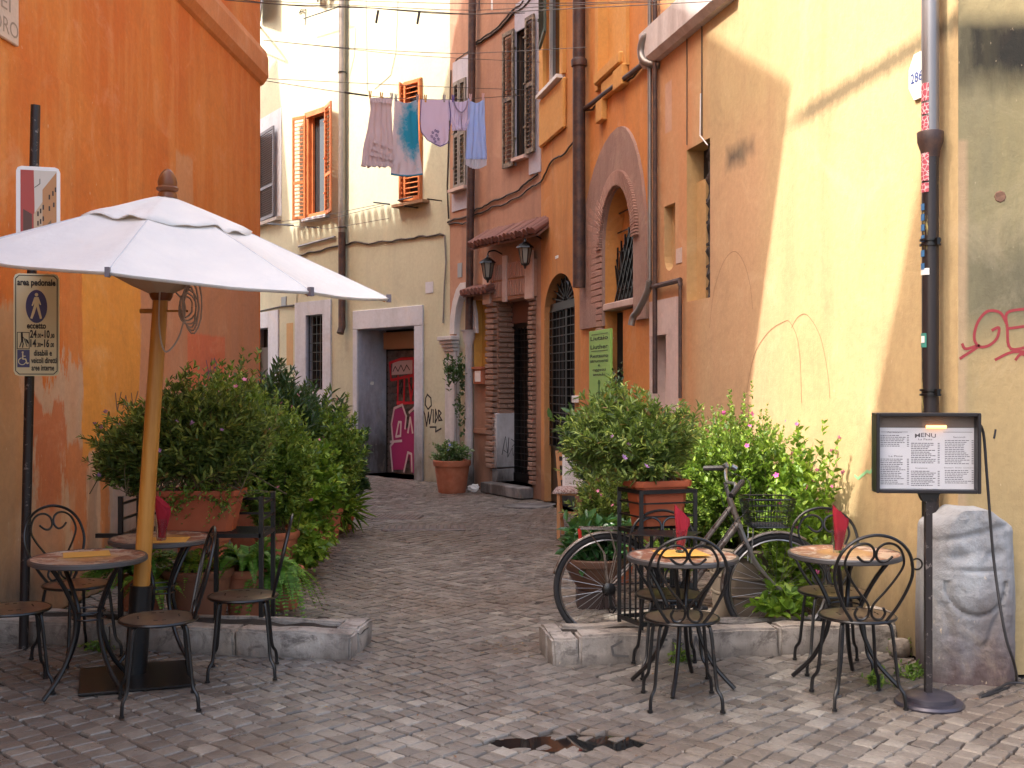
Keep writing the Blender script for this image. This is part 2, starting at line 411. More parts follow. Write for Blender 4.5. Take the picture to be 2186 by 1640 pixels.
def rope(pts, r, mat, name, root, n=5, wob=0.0, sub=4):
    P = [Vector(p) for p in pts]; out = []
    for i in range(len(P)-1):
        for k in range(sub):
            q = P[i].lerp(P[i+1], k/sub)
            if wob: q = q + Vector((0, 0, mnoise.noise(q*2.3) * wob + mnoise.noise(q*9) * wob * .3))
            out.append(q)
    out.append(P[-1]); return MB().tube(out, r, n).build(name, mat, root, True)
def wp(W, L, y=-.02): return [(a, y, b) for a, b in W.pts(L)]
def grille(root, x0, x1, z0, z1, nx, nz, y, mat=None, r=.008, name='window_grille'):
    b = MB(); mat = mat or m_iron
    for i in range(nx+1):
        x = x0 + (x1-x0)*i/nx; b.bar((x, y, z0), (x, y, z1), 2*r)
    for j in range(nz+1):
        z = z0 + (z1-z0)*j/nz; b.bar((x0, y-.006, z), (x1, y-.006, z), 2*r, r*1.4)
    return b.build(name, mat, root)
def spline(P, n=8, closed=False):
    P = [Vector(p) for p in P]; out = []; k = len(P)
    rngi = range(k) if closed else range(k-1)
    for i in rngi:
        if closed: a, b, c, d = P[i-1], P[i], P[(i+1) % k], P[(i+2) % k]
        else: a, b, c, d = P[max(i-1, 0)], P[i], P[i+1], P[min(i+2, k-1)]
        for j in range(n):
            t = j/n; out.append(.5*((2*b) + (c-a)*t + (2*a-5*b+4*c-d)*t*t + (3*b-a-3*c+d)*t**3))
    if not closed: out.append(P[-1])
    return out

# ------------------------------------------------------------------ left building (orange)
def build_left():
    g = new_building('orange_house', L1, 'tall orange plastered house along the left side of the lane with a projecting cornice')
    prof = [(1.0, 0), (13.8, 0), (13.8, 14.2), (10.2, 14.0)]
    def back(px, py, z=None):
        p = ray(px, py, 1); o = Vector((0, 0, EYE)); d = (p-o)
        # meet the right facade, then run back along the sun to the left facade plane
        x, zz = RW.at(px, py); q = RW.w(x, 0, zz)
        n = Vector((L1.Y.x, L1.Y.y, 0)); k = (q - Vector((L1.o.x, L1.o.y, 0))).dot(n) / SUN.dot(n)
        q = q - SUN*k; return ((Vector((q.x, q.y)) - L1.o).dot(L1.X), q.z)
    def backg(px, py):
        q = gnd(px, py); n = Vector((L1.Y.x, L1.Y.y, 0)); k = (q - Vector((L1.o.x, L1.o.y, 0))).dot(n) / SUN.dot(n)
        q = q - SUN*k; return ((Vector((q.x, q.y)) - L1.o).dot(L1.X), q.z)
    far = [back(1690, 180), back(1600, 850), backg(1200, 1330), backg(1040, 1358), backg(1200, 1352), back(1830, 1060), back(1975, 330)]  # unseen upper outline, its gap shaped to throw the sunlit band opposite
    print('gap', [(round(a, 2), round(b, 2)) for a, b in far])
    tl = back(1400, 5); prof.append(tl); prof += far
    a, b = far[-1], far[-2]; sl = (a[1]-b[1])/(a[0]-b[0]); zt = 14.0
    prof += [(a[0] + (zt-a[1])/sl, zt), (1.0, 14.0)]
    mb = MB(); facade(mb, prof, (), 3.0); mb.build('wall', m_l1, g)
    # cornice, with the chamfered lower edge the photo shows, returning round the corner
    zb, zt = 5.36, 5.76; x1 = 13.86
    sec = [(0, zb-.03), (-.03, zb), (-.075, zb+.09), (-.075, zt-.09), (-.05, zt), (0, zt+.03)]
    c = MB(); n = len(sec)
    c.add([(2.0, y, z) for y, z in sec] + [(x1 + (-y)*.6, y, z) for y, z in sec], [(i, (i+1) % n, (i+1) % n+n, i+n) for i in range(n)])
    c.add([(x1 + (-y)*.6, y, z) for y, z in sec] + [(x1 + (-y)*.6, 1.2, z) for y, z in sec], [(i, (i+1) % n, (i+1) % n+n, i+n) for i in range(n)])
    c.build('cornice', m_cornice, g)
    # old thicker render below a rising line on the near part
    x0, z0 = L1.at(42, 122); xa, za = L1.at(160, 190); xb, zb2 = L1.at(215, 240)
    ld = MB().prism([(5.6, .02), (5.6, z0+.03), (x0, z0-.02), (xa, za), (xb, za-.04), (xb+.25, za-.5), (xb+.1, 2.2), (xb, .02)], -.022, 0).build('lower_render', m_l1, g)
    # ---- marble plaque with cut letters
    p0 = L1.s(-80); p1 = L1.s(42); zz = L1.z(42, 122); zu = zz + 1.1
    p1 -= .06; pl = MB().box(p0, p1, -.025, 0, zz+.05, zu, ch=.006).build('plaque', m_marble_warm, g)
    t = MB(); xs = (L1.s(2)+L1.s(30))/2; w = p1 - p0
    t2 = MB(); write(t2, 'ORO', L1.s(4), L1.z(12, 75), .15, .34, -.027); write(t, 'EI', L1.s(4), L1.z(12, 26), .15, .13, -.027)
    mc = M('cut_letter_grey', (.34, .26, .20), .9); t.build('lettering', mc, pl); t2.build('lettering', mc, pl)
    # ---- graffiti scribbles
    def scr(L, w, mat, nm='graffiti'):
        b = MB()
        for l in L: b.ribbon(L1.pts(l), w)
        return b.build(nm, mat, g)
    mg = M('purple_marker', (.16, .09, .16), .8); mk = M('brown_marker', (.2, .12, .07), .8)
    scr([[(440, 770), (446, 800), (452, 766)], [(456, 800), (457, 765), (464, 782), (457, 786)], [(442, 812), (450, 790), (456, 812)], [(458, 810), (463, 790), (462, 808)]], .02, mg)
    scr([[(246, 840), (250, 878), (258, 838)], [(262, 872), (268, 845), (274, 872), (262, 858)], [(280, 840), (284, 874), (294, 836)]], .018, mk)
    # rear wing behind the corner: its roof line shades the lower half of the cream house
    wg = new_building('rear_wing', L1B, 'orange rear wing of the left house, hidden round the corner')
    wg.name = 'rear_wing'
    H = 10.75
    def bk(px, py, W=CR):
        x, zz = W.at(px, py); q = W.w(x, 0, zz); n = Vector((L1B.Y.x, L1B.Y.y, 0))
        k = (q - Vector((L1B.o.x, L1B.o.y, 0))).dot(n) / SUN.dot(n); q = q - SUN*k
        return ((Vector((q.x, q.y)) - L1B.o).dot(L1B.X), q.z)
    e1, e2 = bk(885, 450), bk(975, 70); f1 = bk(700, 500); f2 = bk(592, 470, CL)
    print('wing', e1, e2, f1, f2)
    H = f1[1]
    prof = [(.02, 0), (13, 0), (13, 15), (f2[0], 15), (f2[0], H), (e1[0], H), (e2[0], e2[1]), (e2[0]-.3, 14.1), (.02, 14.1)]
    mb = MB(); facade(mb, prof, (), 2.6); mb.build('wall', m_l1, wg)
    tl = MB().tube([(0, -.12, 0), (0, .9, .22)], .085, 8).build('roof_tile', m_tile, wg, True)
    n = int((f2[0]-e1[0])/.21)
    for i in range(n):
        q = tl if i == 0 else inst(tl, 'roof_tile', wg); q.location = (e1[0] + .1 + i*.21, 0, H + .03)
    wg.parent = g; wg.matrix_parent_inverse = Matrix(); 
    wg.matrix_basis = L1.mat.inverted() @ L1B.mat
    for k in ('label', 'category'): 
        if k in wg: del wg[k]
    return g
m_marble_warm = stucco('warm_marble', (.66, .50, .38), (.70, .56, .44), streak=.3, bump=.3)

# ------------------------------------------------------------------ cream house at the end of the lane
def build_cream():
    g = new_building('cream_house', CR, 'cream plastered house closing the end of the lane, sunlit above and shaded below')
    W = CR; H = 11; sL = -(Vector((-4.27, 22.38)) - W.o).length
    win2 = rectp(W.s(657), W.s(699), W.z(678, 462), W.z(678, 238))
    dx0, dx1 = W.s(765), W.s(887); dz = W.z(826, 700)
    door = rectp(dx0, dx1, 0.0, dz)
    gx0, gx1 = W.s(655), W.s(691); gw = rectp(gx0, gx1, W.z(673, 832), W.z(673, 672))
    wx0, wx1 = W.s(862), W.s(902); w3 = rectp(wx0, wx1, W.z(882, 430), W.z(882, 175))
    mb = MB()
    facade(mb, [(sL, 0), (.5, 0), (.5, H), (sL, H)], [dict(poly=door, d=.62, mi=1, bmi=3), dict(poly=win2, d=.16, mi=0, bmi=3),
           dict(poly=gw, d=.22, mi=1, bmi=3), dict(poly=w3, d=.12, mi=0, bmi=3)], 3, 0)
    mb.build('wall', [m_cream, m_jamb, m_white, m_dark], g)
    # whitewashed stone surround of the doorway: two jambs and a lintel, proud of the plaster
    fx0, fx1 = W.s(756), W.s(905); fz = W.z(830, 658)
    f = MB(); f.box(fx0, dx0, -.035, 0, 0, dz, ch=.008); f.box(dx1, fx1, -.035, 0, 0, dz, ch=.008)
    f.box(fx0, fx1, -.037, 0, dz+.002, fz, ch=.008); f.build('door_surround', m_white, g)
    # wooden beam and ribbed roller shutter, set deep
    MB().box(dx0+.22, dx1, .40, .60, dz-.36, dz-.05, ch=.01).build('door_beam', m_beam, g)
    rz = dz - .38; rx0, rx1 = dx0+.10, dx1-.0
    sh = MB().box(rx0, rx1, .60, .615, 0, rz).build('roller_shutter', m_roller, g)
    nb = 17; hgt = rz/nb; sl = MB().box(0, rx1-rx0, -.018, 0, .010, hgt-.006, ch=.004).build('slat', m_roller, sh)
    for i in range(nb):
        q = sl if i == 0 else inst(sl, 'slat', sh); q.location = (rx0, .598, i*hgt)
    # sprayed letters on the shutter
    gr = MB(); gp = MB(); gw_ = MB(); Y = .576
    v0, v1 = W.s(827, .58), W.s(888, .58)
    def L(x, z): return (v0 + x*(v1-v0), z*rz)
    P0 = .12; 
    def poly(mbx, pts, y): 
        p = [L(a, b) for a, b in pts]; mbx.prism(p, y-.0015, y)
    poly(gp, [(P0+.1, .03), (P0+.02, .22), (P0+.12, .24), (P0+.06, .40), (P0+.16, .52), (P0+.42, .54), (P0+.54, .46), (P0+.50, .36), (P0+.62, .38), (P0+.70, .50), (1.1, .52), (1.1, .02), (.84, .02), (.78, .16), (.62, .04)], Y-.002)
    for pts in ([(P0+.08, .02), (P0, .22), (P0+.10, .25), (P0+.04, .40), (P0+.14, .53), (P0+.42, .56), (P0+.56, .47), (P0+.52, .37)], [(P0+.20, .30), (P0+.36, .31), (P0+.38, .42), (P0+.30, .42), (P0+.20, .30)],
                [(.60, .02), (.74, .18), (.86, .17), (.88, .03)], [(P0+.66, .50), (.96, .54), (1.1, .53)], [(.74, .34), (.82, .46), (.90, .34)], [(P0, .255), (P0+.4, .27)]):
        gw_.ribbon([L(a, b) for a, b in pts], .045, Y-.004)
    for pts in ([(.15, .76), (.10, .9), (.5, .93), (1.1, .93)], [(.17, .76), (.97, .80)], [(.40, .79), (.38, .58), (.60, .58), (.62, .79)], [(.76, .80), (.84, .60), (.98, .80)], [(.36, .57), (.98, .58)], [(.92, .93), (.93, .70)]):
        gr.ribbon([L(a, b) for a, b in pts], .05, Y-.004)
    for pts in ([(.22, .83), (.3, .87), (.4, .83), (.5, .88), (.6, .83), (.7, .88), (.8, .84)], [(.46, .72), (.54, .76), (.56, .70)], [(.48, .66), (.54, .70), (.52, .64)], [(.8, .74), (.9, .68)]):
        gp2 = MB(); gp2.ribbon([L(a, b) for a, b in pts], .02, Y-.006); gp2.build('graffiti', m_black, sh)
    poly(gw_, [(.16, .80), (.2, .91), (.9, .92), (.88, .81)], Y-.0005)
    gp.build('graffiti', M('magenta_spray', (.33, .03, .14), .6), sh); gw_.build('graffiti', M('pale_spray', (.55, .45, .48), .6), sh)
    gr.build('graffiti', M('red_spray', (.50, .02, .035), .6), sh)
    # black tag right of the doorway
    t = MB()
    for l in ([(912, 842), (920, 850), (921, 866), (914, 874), (908, 864), (909, 850), (913, 842)], [(901, 871), (907, 885), (911, 910), (915, 880), (917, 905), (922, 874)],
              [(925, 875), (925, 902)], [(930, 874), (934, 892), (929, 903), (930, 874)], [(936, 876), (937, 898), (942, 897)], [(937, 876), (942, 882), (938, 888), (944, 898)],
              [(918, 912), (931, 912), (930, 922), (942, 915)]):
        t.ribbon(W.pts(l), .028)
    t.build('graffiti', m_black, g)
    # barred window and its broad surround
    ax0, ax1 = W.s(632), W.s(708); az0, az1 = W.z(670, 866), W.z(670, 643)
    s = MB(); z0, z1 = gw[0][1], gw[2][1]
    s.box(ax0, gx0, -.03, 0, az0, az1); s.box(gx1, ax1, -.03, 0, az0, az1); s.box(gx0, gx1, -.03, 0, z1, az1); s.box(gx0, gx1, -.03, 0, az0, z0)
    s.build('window_surround', m_white, g)
    wn = MB().box(gx0, gx1, .16, .17, z0, z1).build('window', m_glass, g)
    MB().box((gx0+gx1)/2-.03, (gx0+gx1)/2+.03, .12, .16, z0, z1).box(gx0, gx0+.05, .12, .16, z0, z1).box(gx1-.05, gx1, .12, .16, z0, z1).box(gx0, gx1, .12, .16, z1-.05, z1).build('frame', m_wood_dark, wn)
    grille(g, gx0+.02, gx1-.02, z0+.02, z1-.02, 4, 8, .04)
    # casement with orange shutters, folded back
    x0, x1, z0, z1 = win2[0][0], win2[1][0], win2[0][1], win2[2][1]
    fr = MB()
    fr.box(x0, x0+.07, -.03, .12, z0, z1).box(x1-.07, x1, -.03, .12, z0, z1).box(x0-.04, x1+.04, -.05, .12, z1-.07, z1+.03).box(x0, x1, -.03, .12, z0, z0+.07)
    fr.box(x0+.07, x0+.12, .04, .09, z0+.07, z1-.07).box(x1-.12, x1-.07, .04, .09, z0+.07, z1-.07)
    w = MB().box(x0, x1, .1, .11, z0, z1).build('window', m_glass, g); fr.build('frame', m_orshut, w)
    MB().box(x0-.08, x1+.08, -.10, 0, z0-.07, z0-.01, ch=.008).build('window_sill', m_white, g)
    wd = x0 - W.s(637); shutter(g, x0, z0-.02, z1-.02, wd, m_orshut, .25, -.05, 26, -1); shutter(g, x1, z0-.02, z1+.02, W.s(724)-x1+.06, m_orshut, .32, -.05, 26, 1)
    # second one, half closed leaf
    x0, x1, z0, z1 = w3[0][0], w3[1][0], w3[0][1], w3[2][1]
    w = MB().box(x0, x1, .1, .11, z0, z1).build('window', m_glass, g); MB().box(x0, x0+.05, -.03, .1, z0, z1).box(x1-.05, x1, -.03, .1, z0, z1).box(x0, x1, -.04, .1, z1-.05, z1+.02).build('frame', m_orshut, w)
    shutter(g, x0, z0, z1, (x1-x0)*.33, m_orshut, .9, -.03, 24, 1); shutter(g, x1, z0, z1, (x1-x0)*.74, m_orshut, .12, -.05, 24, -1)
    MB().box(x0-.15, x1+.2, -.16, 0, z0-.08, z0-.03).build('window_sill', m_beam, g)
    # top windows, only their feet in view
    for (a, b, tp, bt) in ((682, 716, -150, 6),):
        a0, a1 = W.s(a), W.s(b); b0 = W.z(a, bt)
        shutter(g, a0, b0, b0+1.9, (a1-a0)*.48, m_grshut, .5, -.04, 22, 1); shutter(g, a1, b0, b0+1.9, (a1-a0)*.48, m_grshut, .5, -.04, 22, -1)
    # long hanging brackets and cables
    rope(wp(W, [(672, 46), (752, 20)], -.25), .012, m_iron, 'bracket', g)
    rope(wp(W, [(653, 28), (646, 24), (640, 30), (645, 20), (655, 20), (653, 55)], -.02), .008, m_iron, 'bracket', g)
    rope(wp(W, [(635, 545), (700, 532), (760, 520), (860, 512), (951, 503)], -.02), .016, m_cable, 'cable', g, wob=.05, sub=10)
    rope(wp(W, [(640, 527), (718, 506)], -.03), .022, m_zinc, 'conduit', g)
    rope(wp(W, [(635, 560), (634, 700), (634, 838)], -.01), .016, m_cream, 'conduit', g)
    rope(wp(W, [(951, 503), (954, 560), (950, 620), (948, 690)], -.02), .014, m_zinc, 'conduit', g)
    for L in ([(600, 480), (700, 468), (850, 438)], [(610, 484), (720, 474), (850, 442)], [(602, 482), (730, 492), (860, 470)]):
        rope(wp(W if L[0][0] > 640 else W, L, -.3), .005, m_wire, 'drying_line', g)
    for (a, b) in (((600, 481), (655, 484)), ((828, 436), (862, 440)), ((880, 432), (912, 425))):
        rope(wp(W, [a, b], -.3), .014, m_iron, 'bracket', g); x, z = W.at(*b, -.3); MB().bar((x, -.3, z), (x, 0, z), .02).build('bracket', m_iron, g)
    for L in ([(738, 195), (757, 120), (760, 60)], [(782, 0), (785, 195)], [(850, 0), (846, 110), (835, 160), (800, 190)]):
        rope(wp(W, L, -.008), .005, M('pale_cable', (.5, .48, .44), .7), 'cable', g)
    # downpipe, zinc above and brown iron shoe below
    a = W.at(741, -60, -.09); b = W.at(719, 500, -.09); xm = (a[0]+b[0])/2
    pa = [(xm+.02, -.09, a[1]), (xm, -.09, W.z(722, 500))]
    pipe(g, pa, .068, m_zinc, 'drainpipe', clamps=[(xm+.01, -.09, W.z(732, 160)), (xm+.01, -.09, W.z(722, 490))])
    zb = W.z(719, 700)
    pipe(g, [(xm, -.09, W.z(722, 500)-.002), (xm, -.09, zb), (xm+.02, -.14, zb-.12)], .07, m_rustpipe, 'drainpipe')
    # meter box, plates
    bx0, bx1 = W.s(697), W.s(738); 
    mbx = MB().box(bx0, bx1, -.06, 0, W.z(718, 940), W.z(718, 880), ch=.01).build('meter_box', m_meter, g)
    MB().box(bx0+.03, (bx0+bx1)/2-.02, -.068, -.06, W.z(718, 935), W.z(718, 885)).box((bx0+bx1)/2+.02, bx1-.03, -.068, -.06, W.z(718, 935), W.z(718, 885)).build('box_door', m_meter2, mbx)
    MB().box(W.s(909), W.s(925), -.01, 0, W.z(917, 626), W.z(917, 602)).build('wall_plate', m_white, g)
    MB().box(W.s(792), W.s(799), -.01, 0, W.z(795, 822), W.z(795, 815)).build('bell_plate', m_meter, g)
    # ---- the splayed left stretch
    W = CL; e = -6.0
    q = CR.mat.inverted() @ CL.mat
    c = empty('left_wing', mat=Matrix()); c.parent = g; c.matrix_basis = q
    wx = [W.s(556), W.s(594)]; z0, z1 = W.z(578, 468), W.z(578, 278)
    dr = rectp(W.s(540), W.s(575), 0.0, W.z(570, 700))
    mb = MB(); facade(mb, [(e, 0), (0, 0), (0, 11), (e, 11)], [dict(poly=dr, d=.25, mi=1, bmi=2)], 3)
    mb.build('wall', [m_cream, m_jamb, m_dark], c)
    MB().box(dr[1][0], W.s(596), -.03, 0, 0, dr[2][1]).box(dr[0][0]-.3, W.s(596), -.032, 0, dr[2][1], W.z(575, 665)).build('door_surround', m_white, c)
    MB().box(dr[0][0], dr[1][0], .15, .2, 0, dr[2][1]-.4).build('door', m_wood_dark, c)
    MB().box(wx[0]-.05, wx[1]+.2, -.012, 0, z0, z1+.35).build('window_surround', m_white, c)
    shutter(c, wx[0]+.1, z0, z1, .5, m_grshut, .05, -.05, 40, -1); shutter(c, wx[0]+.1, z0, z1, wx[1]-wx[0]-.1, m_grshut, .05, -.05, 40, 1)
    MB().box(wx[0]-.2, wx[1]+.2, -.12, 0, z0-.10, z0-.03).build('window_sill', m_stone, c)
    z2 = W.z(578, 32); shutter(c, wx[0]+.1, z2, z2+2, wx[1]-wx[0]+.1, m_grshut, .3, -.05, 40, 1)
    rope([(W.s(556), 0, z2-.1), (W.s(600), -.7, z2-.1), (W.s(612), -.7, z2-.35)], .02, m_iron, 'bracket', c)
    rope([(W.s(556), -.01, z2-.6), (W.s(612), -.7, z2-.35)], .014, m_iron, 'bracket', c)
    MB().box(W.s(602), W.s(612), -.02, 0, W.z(606, 656), W.z(606, 634)).build('wall_plate', m_meter, c)
    MB().box(W.s(612), W.s(626), -.004, 0.0, W.z(619, 780), W.z(619, 690)).build('plaster_patch', m_reveal2, c)
    rope(wp(W, [(556, 665), (600, 655), (630, 652)], -.02), .016, m_cable, 'cable', c)

m_beam = M('old_beam_wood', (.30, .17, .09), .8); m_beam.bump(m_beam.noise(30, 4, .6, sc=(.2, 1, 1)), .4, .01)
m_roller = M('grey_roller_metal', (.13, .115, .11), .5, .4)
m_roller.set('Base Color', m_roller.mix(m_roller.rng(m_roller.noise(5, 5, .7), .4, .65), (.17, .15, .14), (.07, .06, .055)))
m_black = M('black_spray', (.02, .018, .02), .6)
m_meter = M('grey_meter_paint', (.24, .27, .29), .5); m_meter2 = M('pale_meter_paint', (.33, .37, .39), .5)

# ------------------------------------------------------------------ terracotta house (lanterns, brick doorway)
def lantern(px, py, W, out, label, sc=1.15):
    x, z = W.at(px, py, -out); p = W.w(x, -out, z)
    g = empty('wall_lantern', p, label=label, cat='lantern', group='lanterns by the brick doorway')
    g.rotation_euler = (0, 0, math.atan2(W.X.y, W.X.x)); r = .085*sc
    MB().lathe([(0, .17*sc), (.015, .165*sc), (.02, .14*sc), (.05*sc, .12*sc), (r*1.25, .075*sc), (r*1.3, .06*sc), (r, .06*sc), (0, .062*sc)], 6).build('roof', m_iron, g)
    MB().lathe([(r*.93, .06*sc), (r*.55, -.13*sc)], 6).build('glass', m_lamp, g)
    f = MB()
    for i in range(6):
        a = 2*PI*i/6; f.bar((math.cos(a)*r*.95, math.sin(a)*r*.95, .06*sc), (math.cos(a)*r*.57, math.sin(a)*r*.57, -.13*sc), .012)
    f.build('frame', m_iron, g)
    MB().lathe([(0, -.2*sc), (.015, -.19*sc), (.02, -.165*sc), (r*.6, -.14*sc), (r*.62, -.125*sc), (0, -.12*sc)], 6).build('base', m_iron, g)
    MB().tube(spline([(0, 0, .16*sc), (0, .02, .21*sc), (0, out*.5, .23*sc), (0, out-.01, .19*sc)], 6), .011, 6).lathe([(0, 0), (.045, .0), (.045, .02), (0, .02)], 10, (0, 0, 0)).build('bracket', m_iron, g, True)
    return g
m_lamp = M('frosted_glass', (.22, .21, .18), .15)

def brick_stack(root, x0, x1, y, z0, z1, depth, n, jit=.02, name='brick', mat=None, side=0, split=False):
    """courses of proud bricks one above the other; side=1: on a jamb running into y"""
    h = (z1-z0)/n; vr = []
    for k in range(5):
        b = bmesh.new(); bmesh.ops.create_cube(b, size=1)
        for v in b.verts: v.co += Vector((random.uniform(-.02, .02), random.uniform(-.1, .1), random.uniform(-.09, .09)))
        bmesh.ops.bevel(b, geom=b.edges[:], offset=.09, segments=1, affect='EDGES')
        me = bpy.data.meshes.new('brick'); b.to_mesh(me); b.free(); me.materials.append((mat or m_brick).mat); vr.append(me)
    for i in range(n):
        cuts = [0, 1] if not split else ([0, .5, 1] if i % 2 else [0, .27, .73, 1])
        for a, c in zip(cuts, cuts[1:]):
            o = bpy.data.objects.new(name, random.choice(vr)); col.objects.link(o); o.parent = root
            o.location = ((x0 + (a+c)/2*(x1-x0)) + random.uniform(-jit, jit)*.3, y - random.uniform(0, jit), z0 + (i+.5)*h)
            o.scale = ((c-a)*(x1-x0) - .008, depth, h*.74); o.rotation_euler = (0, random.uniform(-.015, .015), random.uniform(-.01, .01))
            if side: o.rotation_euler = (0, 0, PI/2)

def build_b1():
    W = B1; g = new_building('terracotta_house', W, 'faded terracotta house with a brick framed doorway, two lanterns and a small tiled canopy')
    dx0, dx1 = W.s(1062), W.s(1136); dt = W.z(1095, 640)
    st = W.z(1095, 1045); door = rectp(dx0, dx1, .16, dt)
    px0, px1 = W.s(975), W.s(1004); arch = archp(px0, px1+.12, 0, W.z(985, 712), W.z(990, 625))
    nx0, nx1 = W.s(1012), W.s(1040); nic = rectp(nx0, nx1, W.z(1026, 785), W.z(1026, 640))
    x0, x1 = W.s(1103), W.s(1131); w1 = rectp(x0, x1, W.z(1117, 335), W.z(1117, 62))
    y0, y1 = W.s(972), W.s(998); w2 = rectp(y0, y1, W.z(985, 402), W.z(985, 172))
    mb = MB(); H = 9.6
    facade(mb, [(W.s(957)-.1, 0), (.1, 0), (.1, H), (W.s(957)-.1, H)], [dict(poly=door, d=.34, mi=0, bmi=1), dict(poly=arch, d=.5, mi=2, bmi=1),
        dict(poly=nic, d=.14, mi=3), dict(poly=w1, d=.1, mi=1, bmi=1), dict(poly=w2, d=.1, mi=1, bmi=1)], 3)
    mb.build('wall', [m_b1, m_dark, m_marble, m_niche], g)
    # ---- brick jambs: left return faces the viewer, thin strip right
    brick_stack(g, W.s(1045), dx0, -.02, W.z(1054, 1000), dt, .09, 30, .025)
    vr = None
    z0, z1 = W.z(1080, 885), dt
    n = 22; h = (z1-z0)/n
    bm_ = [MB().box(-.5, .5, -.5, .5, -.5, .5, ch=.07) for _ in range(1)][0].build('brick', m_brick, g, False)
    for i in range(n):
        for (a, c) in (((.0, .16), (.16, .34)) if i % 2 else ((.0, .24), (.24, .34))):
            o = bm_ if (i == 0 and a == 0) else inst(bm_, 'brick', g)
            o.location = (dx0 - .0 + random.uniform(.005, .03), (a+c)/2, z0 + (i+.5)*h); o.scale = (.06, c-a-.006, h*.72); o.rotation_euler = (0, random.uniform(-.03, .03), 0)
    brick_stack(g, dx1-.02, dx1+.12, -.015, .2, dt, .08, 40, .02)
    # dark mouth sprayed over the bricks with a pale outline
    # marble slab and plinth in the left jamb
    MB().box(dx0-.10, dx0+.05, -.05, .33, W.z(1070, 1000), W.z(1070, 882), ch=.015).build('marble_slab', m_marble, g)
    t = MB(); zc = W.z(1070, 955); 
    for l in ([(0, -.12), (.06, .16), (.1, -.1), (.03, -.05)], [(.12, .14), (.1, -.16), (.18, -.02), (.2, -.14)], [(.16, .12), (.24, .06), (.18, .0)]):
        b_ = MB(); P = [Vector((dx0+.053, .05+a, zc+b)) for a, b in l]; t.tube(P, .006, 4)
    t.build('graffiti', m_black, g)
    MB().box(dx0-.15, dx1+.03, -.22, .34, 0, .16, ch=.012).build('doorstep', m_marble, g)
    MB().box(dx0-.12, dx0+.04, -.03, .33, .16, W.z(1070, 1002), ch=.01).build('plinth', m_marble, g)
    # iron barred door
    ddx = dx0 + .0; d = MB()
    for x in (ddx+.06, dx1-.07, (ddx+dx1)/2-.03): d.box(x, x+.07, .26, .31, .16, dt-.35)
    d.box(ddx, dx1, .26, .31, dt-.42, dt-.33); d.box(ddx, dx1, .26, .31, .16, .3)
    dd = d.build('door', m_iron, g); grille(dd, ddx+.1, dx1-.04, .3, dt-.4, 9, 22, .25, r=.006, name='bars')
    MB().box(ddx, dx1, .24, .33, dt-.33, dt).build('door_lintel', m_beam2, g)
    # carved lintel of reddish reed work between pale uprights
    lx0, lx1 = W.s(1040), W.s(1147); lz = W.z(1095, 562)
    MB().box(lx0, lx1, -.05, 0, dt+.002, lz, ch=.006).build('lintel', m_b1, g)
    for a, b in ((1040, 1056), (1082, 1090), (1130, 1147)):
        MB().box(W.s(a), W.s(b), -.085, -.05, dt-.03, lz+.12, ch=.006).build('lintel_block', m_pinkstone, g)
    n = 26; br = MB().box(-.5, .5, -.5, .5, -.5, .5, ch=.08).build('brick', m_brick2, g); k = 0
    for (a, b) in ((1057, 1081), (1091, 1129)):
        xa, xb = W.s(a), W.s(b); m_ = max(4, int((xb-xa)/.07))
        for r_ in range(2):
            for i in range(m_):
                o = br if k == 0 else inst(br, 'brick', g); k += 1
                zz = dt + .06 + r_*(lz-dt)*.48; o.location = (xa + (i+.5)*(xb-xa)/m_, -.06, zz + (lz-dt)*.2); o.scale = ((xb-xa)/m_*.7, .03, (lz-dt)*.42)
    # tiled canopy over the doorway, and the small one beside it
    def canopy(pa, pb, out, rise, n):
        (xa, za), (xb, zb) = W.at(*pa, -out), W.at(*pb, -out); z = (za+zb)/2
        c = MB().box(xa, xb, -out, 0, z-.05, z-.02).build('canopy_board', m_beam2, g)
        c.data.transform(Matrix.Identity(4)); 
        for v in c.data.vertices: v.co.z += (v.co.y + out)/out*rise
        t = MB().tube([(0, -out-.06, z+.02), (0, 0, z+.02+rise)], .055, 8).build('roof_tile', m_tile, c, True)
        for i in range(n):
            q = t if i == 0 else inst(t, 'roof_tile', c); q.location = (xa + (i+.5)*(xb-xa)/n, 0, random.uniform(-.01, .01))
    canopy((1005, 535), (1150, 487), .30, .22, 18)
    canopy((988, 632), (1044, 618), .18, .08, 7)
    # first floor window with open louvred leaves
    z0, z1 = w1[0][1], w1[2][1]
    MB().box(W.s(1101), x0, -.02, 0, z0-.1, z1+.35).box(x1, W.s(1156), -.018, 0, z0-.3, z1+.5).box(x0, x1, -.019, 0, z1, z1+.42).build('window_surround', m_bluewhite, g)
    w = MB().box(x0, x1, .08, .09, z0, z1).build('window', m_glass, g); MB().box(x0, x1, -.10, .02, z0-.05, z0).build('window_sill', m_pinkstone, g)
    MB().box(x0, x0+.05, .04, .08, z0, z1).box(x1-.05, x1, .04, .08, z0, z1).box(x0, x1, .04, .08, z1-.05, z1).build('frame', m_wood_dark, w)
    shutter(g, x0, z0-.1, z1+.05, W.s(1103)-W.s(1080), m_brshut, .02, -.05, 30, -1, mid=.5); shutter(g, W.s(1128), z0, z1+.1, W.s(1148)-W.s(1128), m_brshut, .04, -.05, 30, 1, mid=.5)
    z0, z1 = w2[0][1], w2[2][1]
    MB().box(y0-.06, y1+.25, -.02, 0, z1, z1+.35).box(y1, y1+.25, -.018, 0, z0-.4, z1).box(y0-.1, y1, -.017, 0, z0-.35, z0-.06).build('window_surround', m_bluewhite, g)
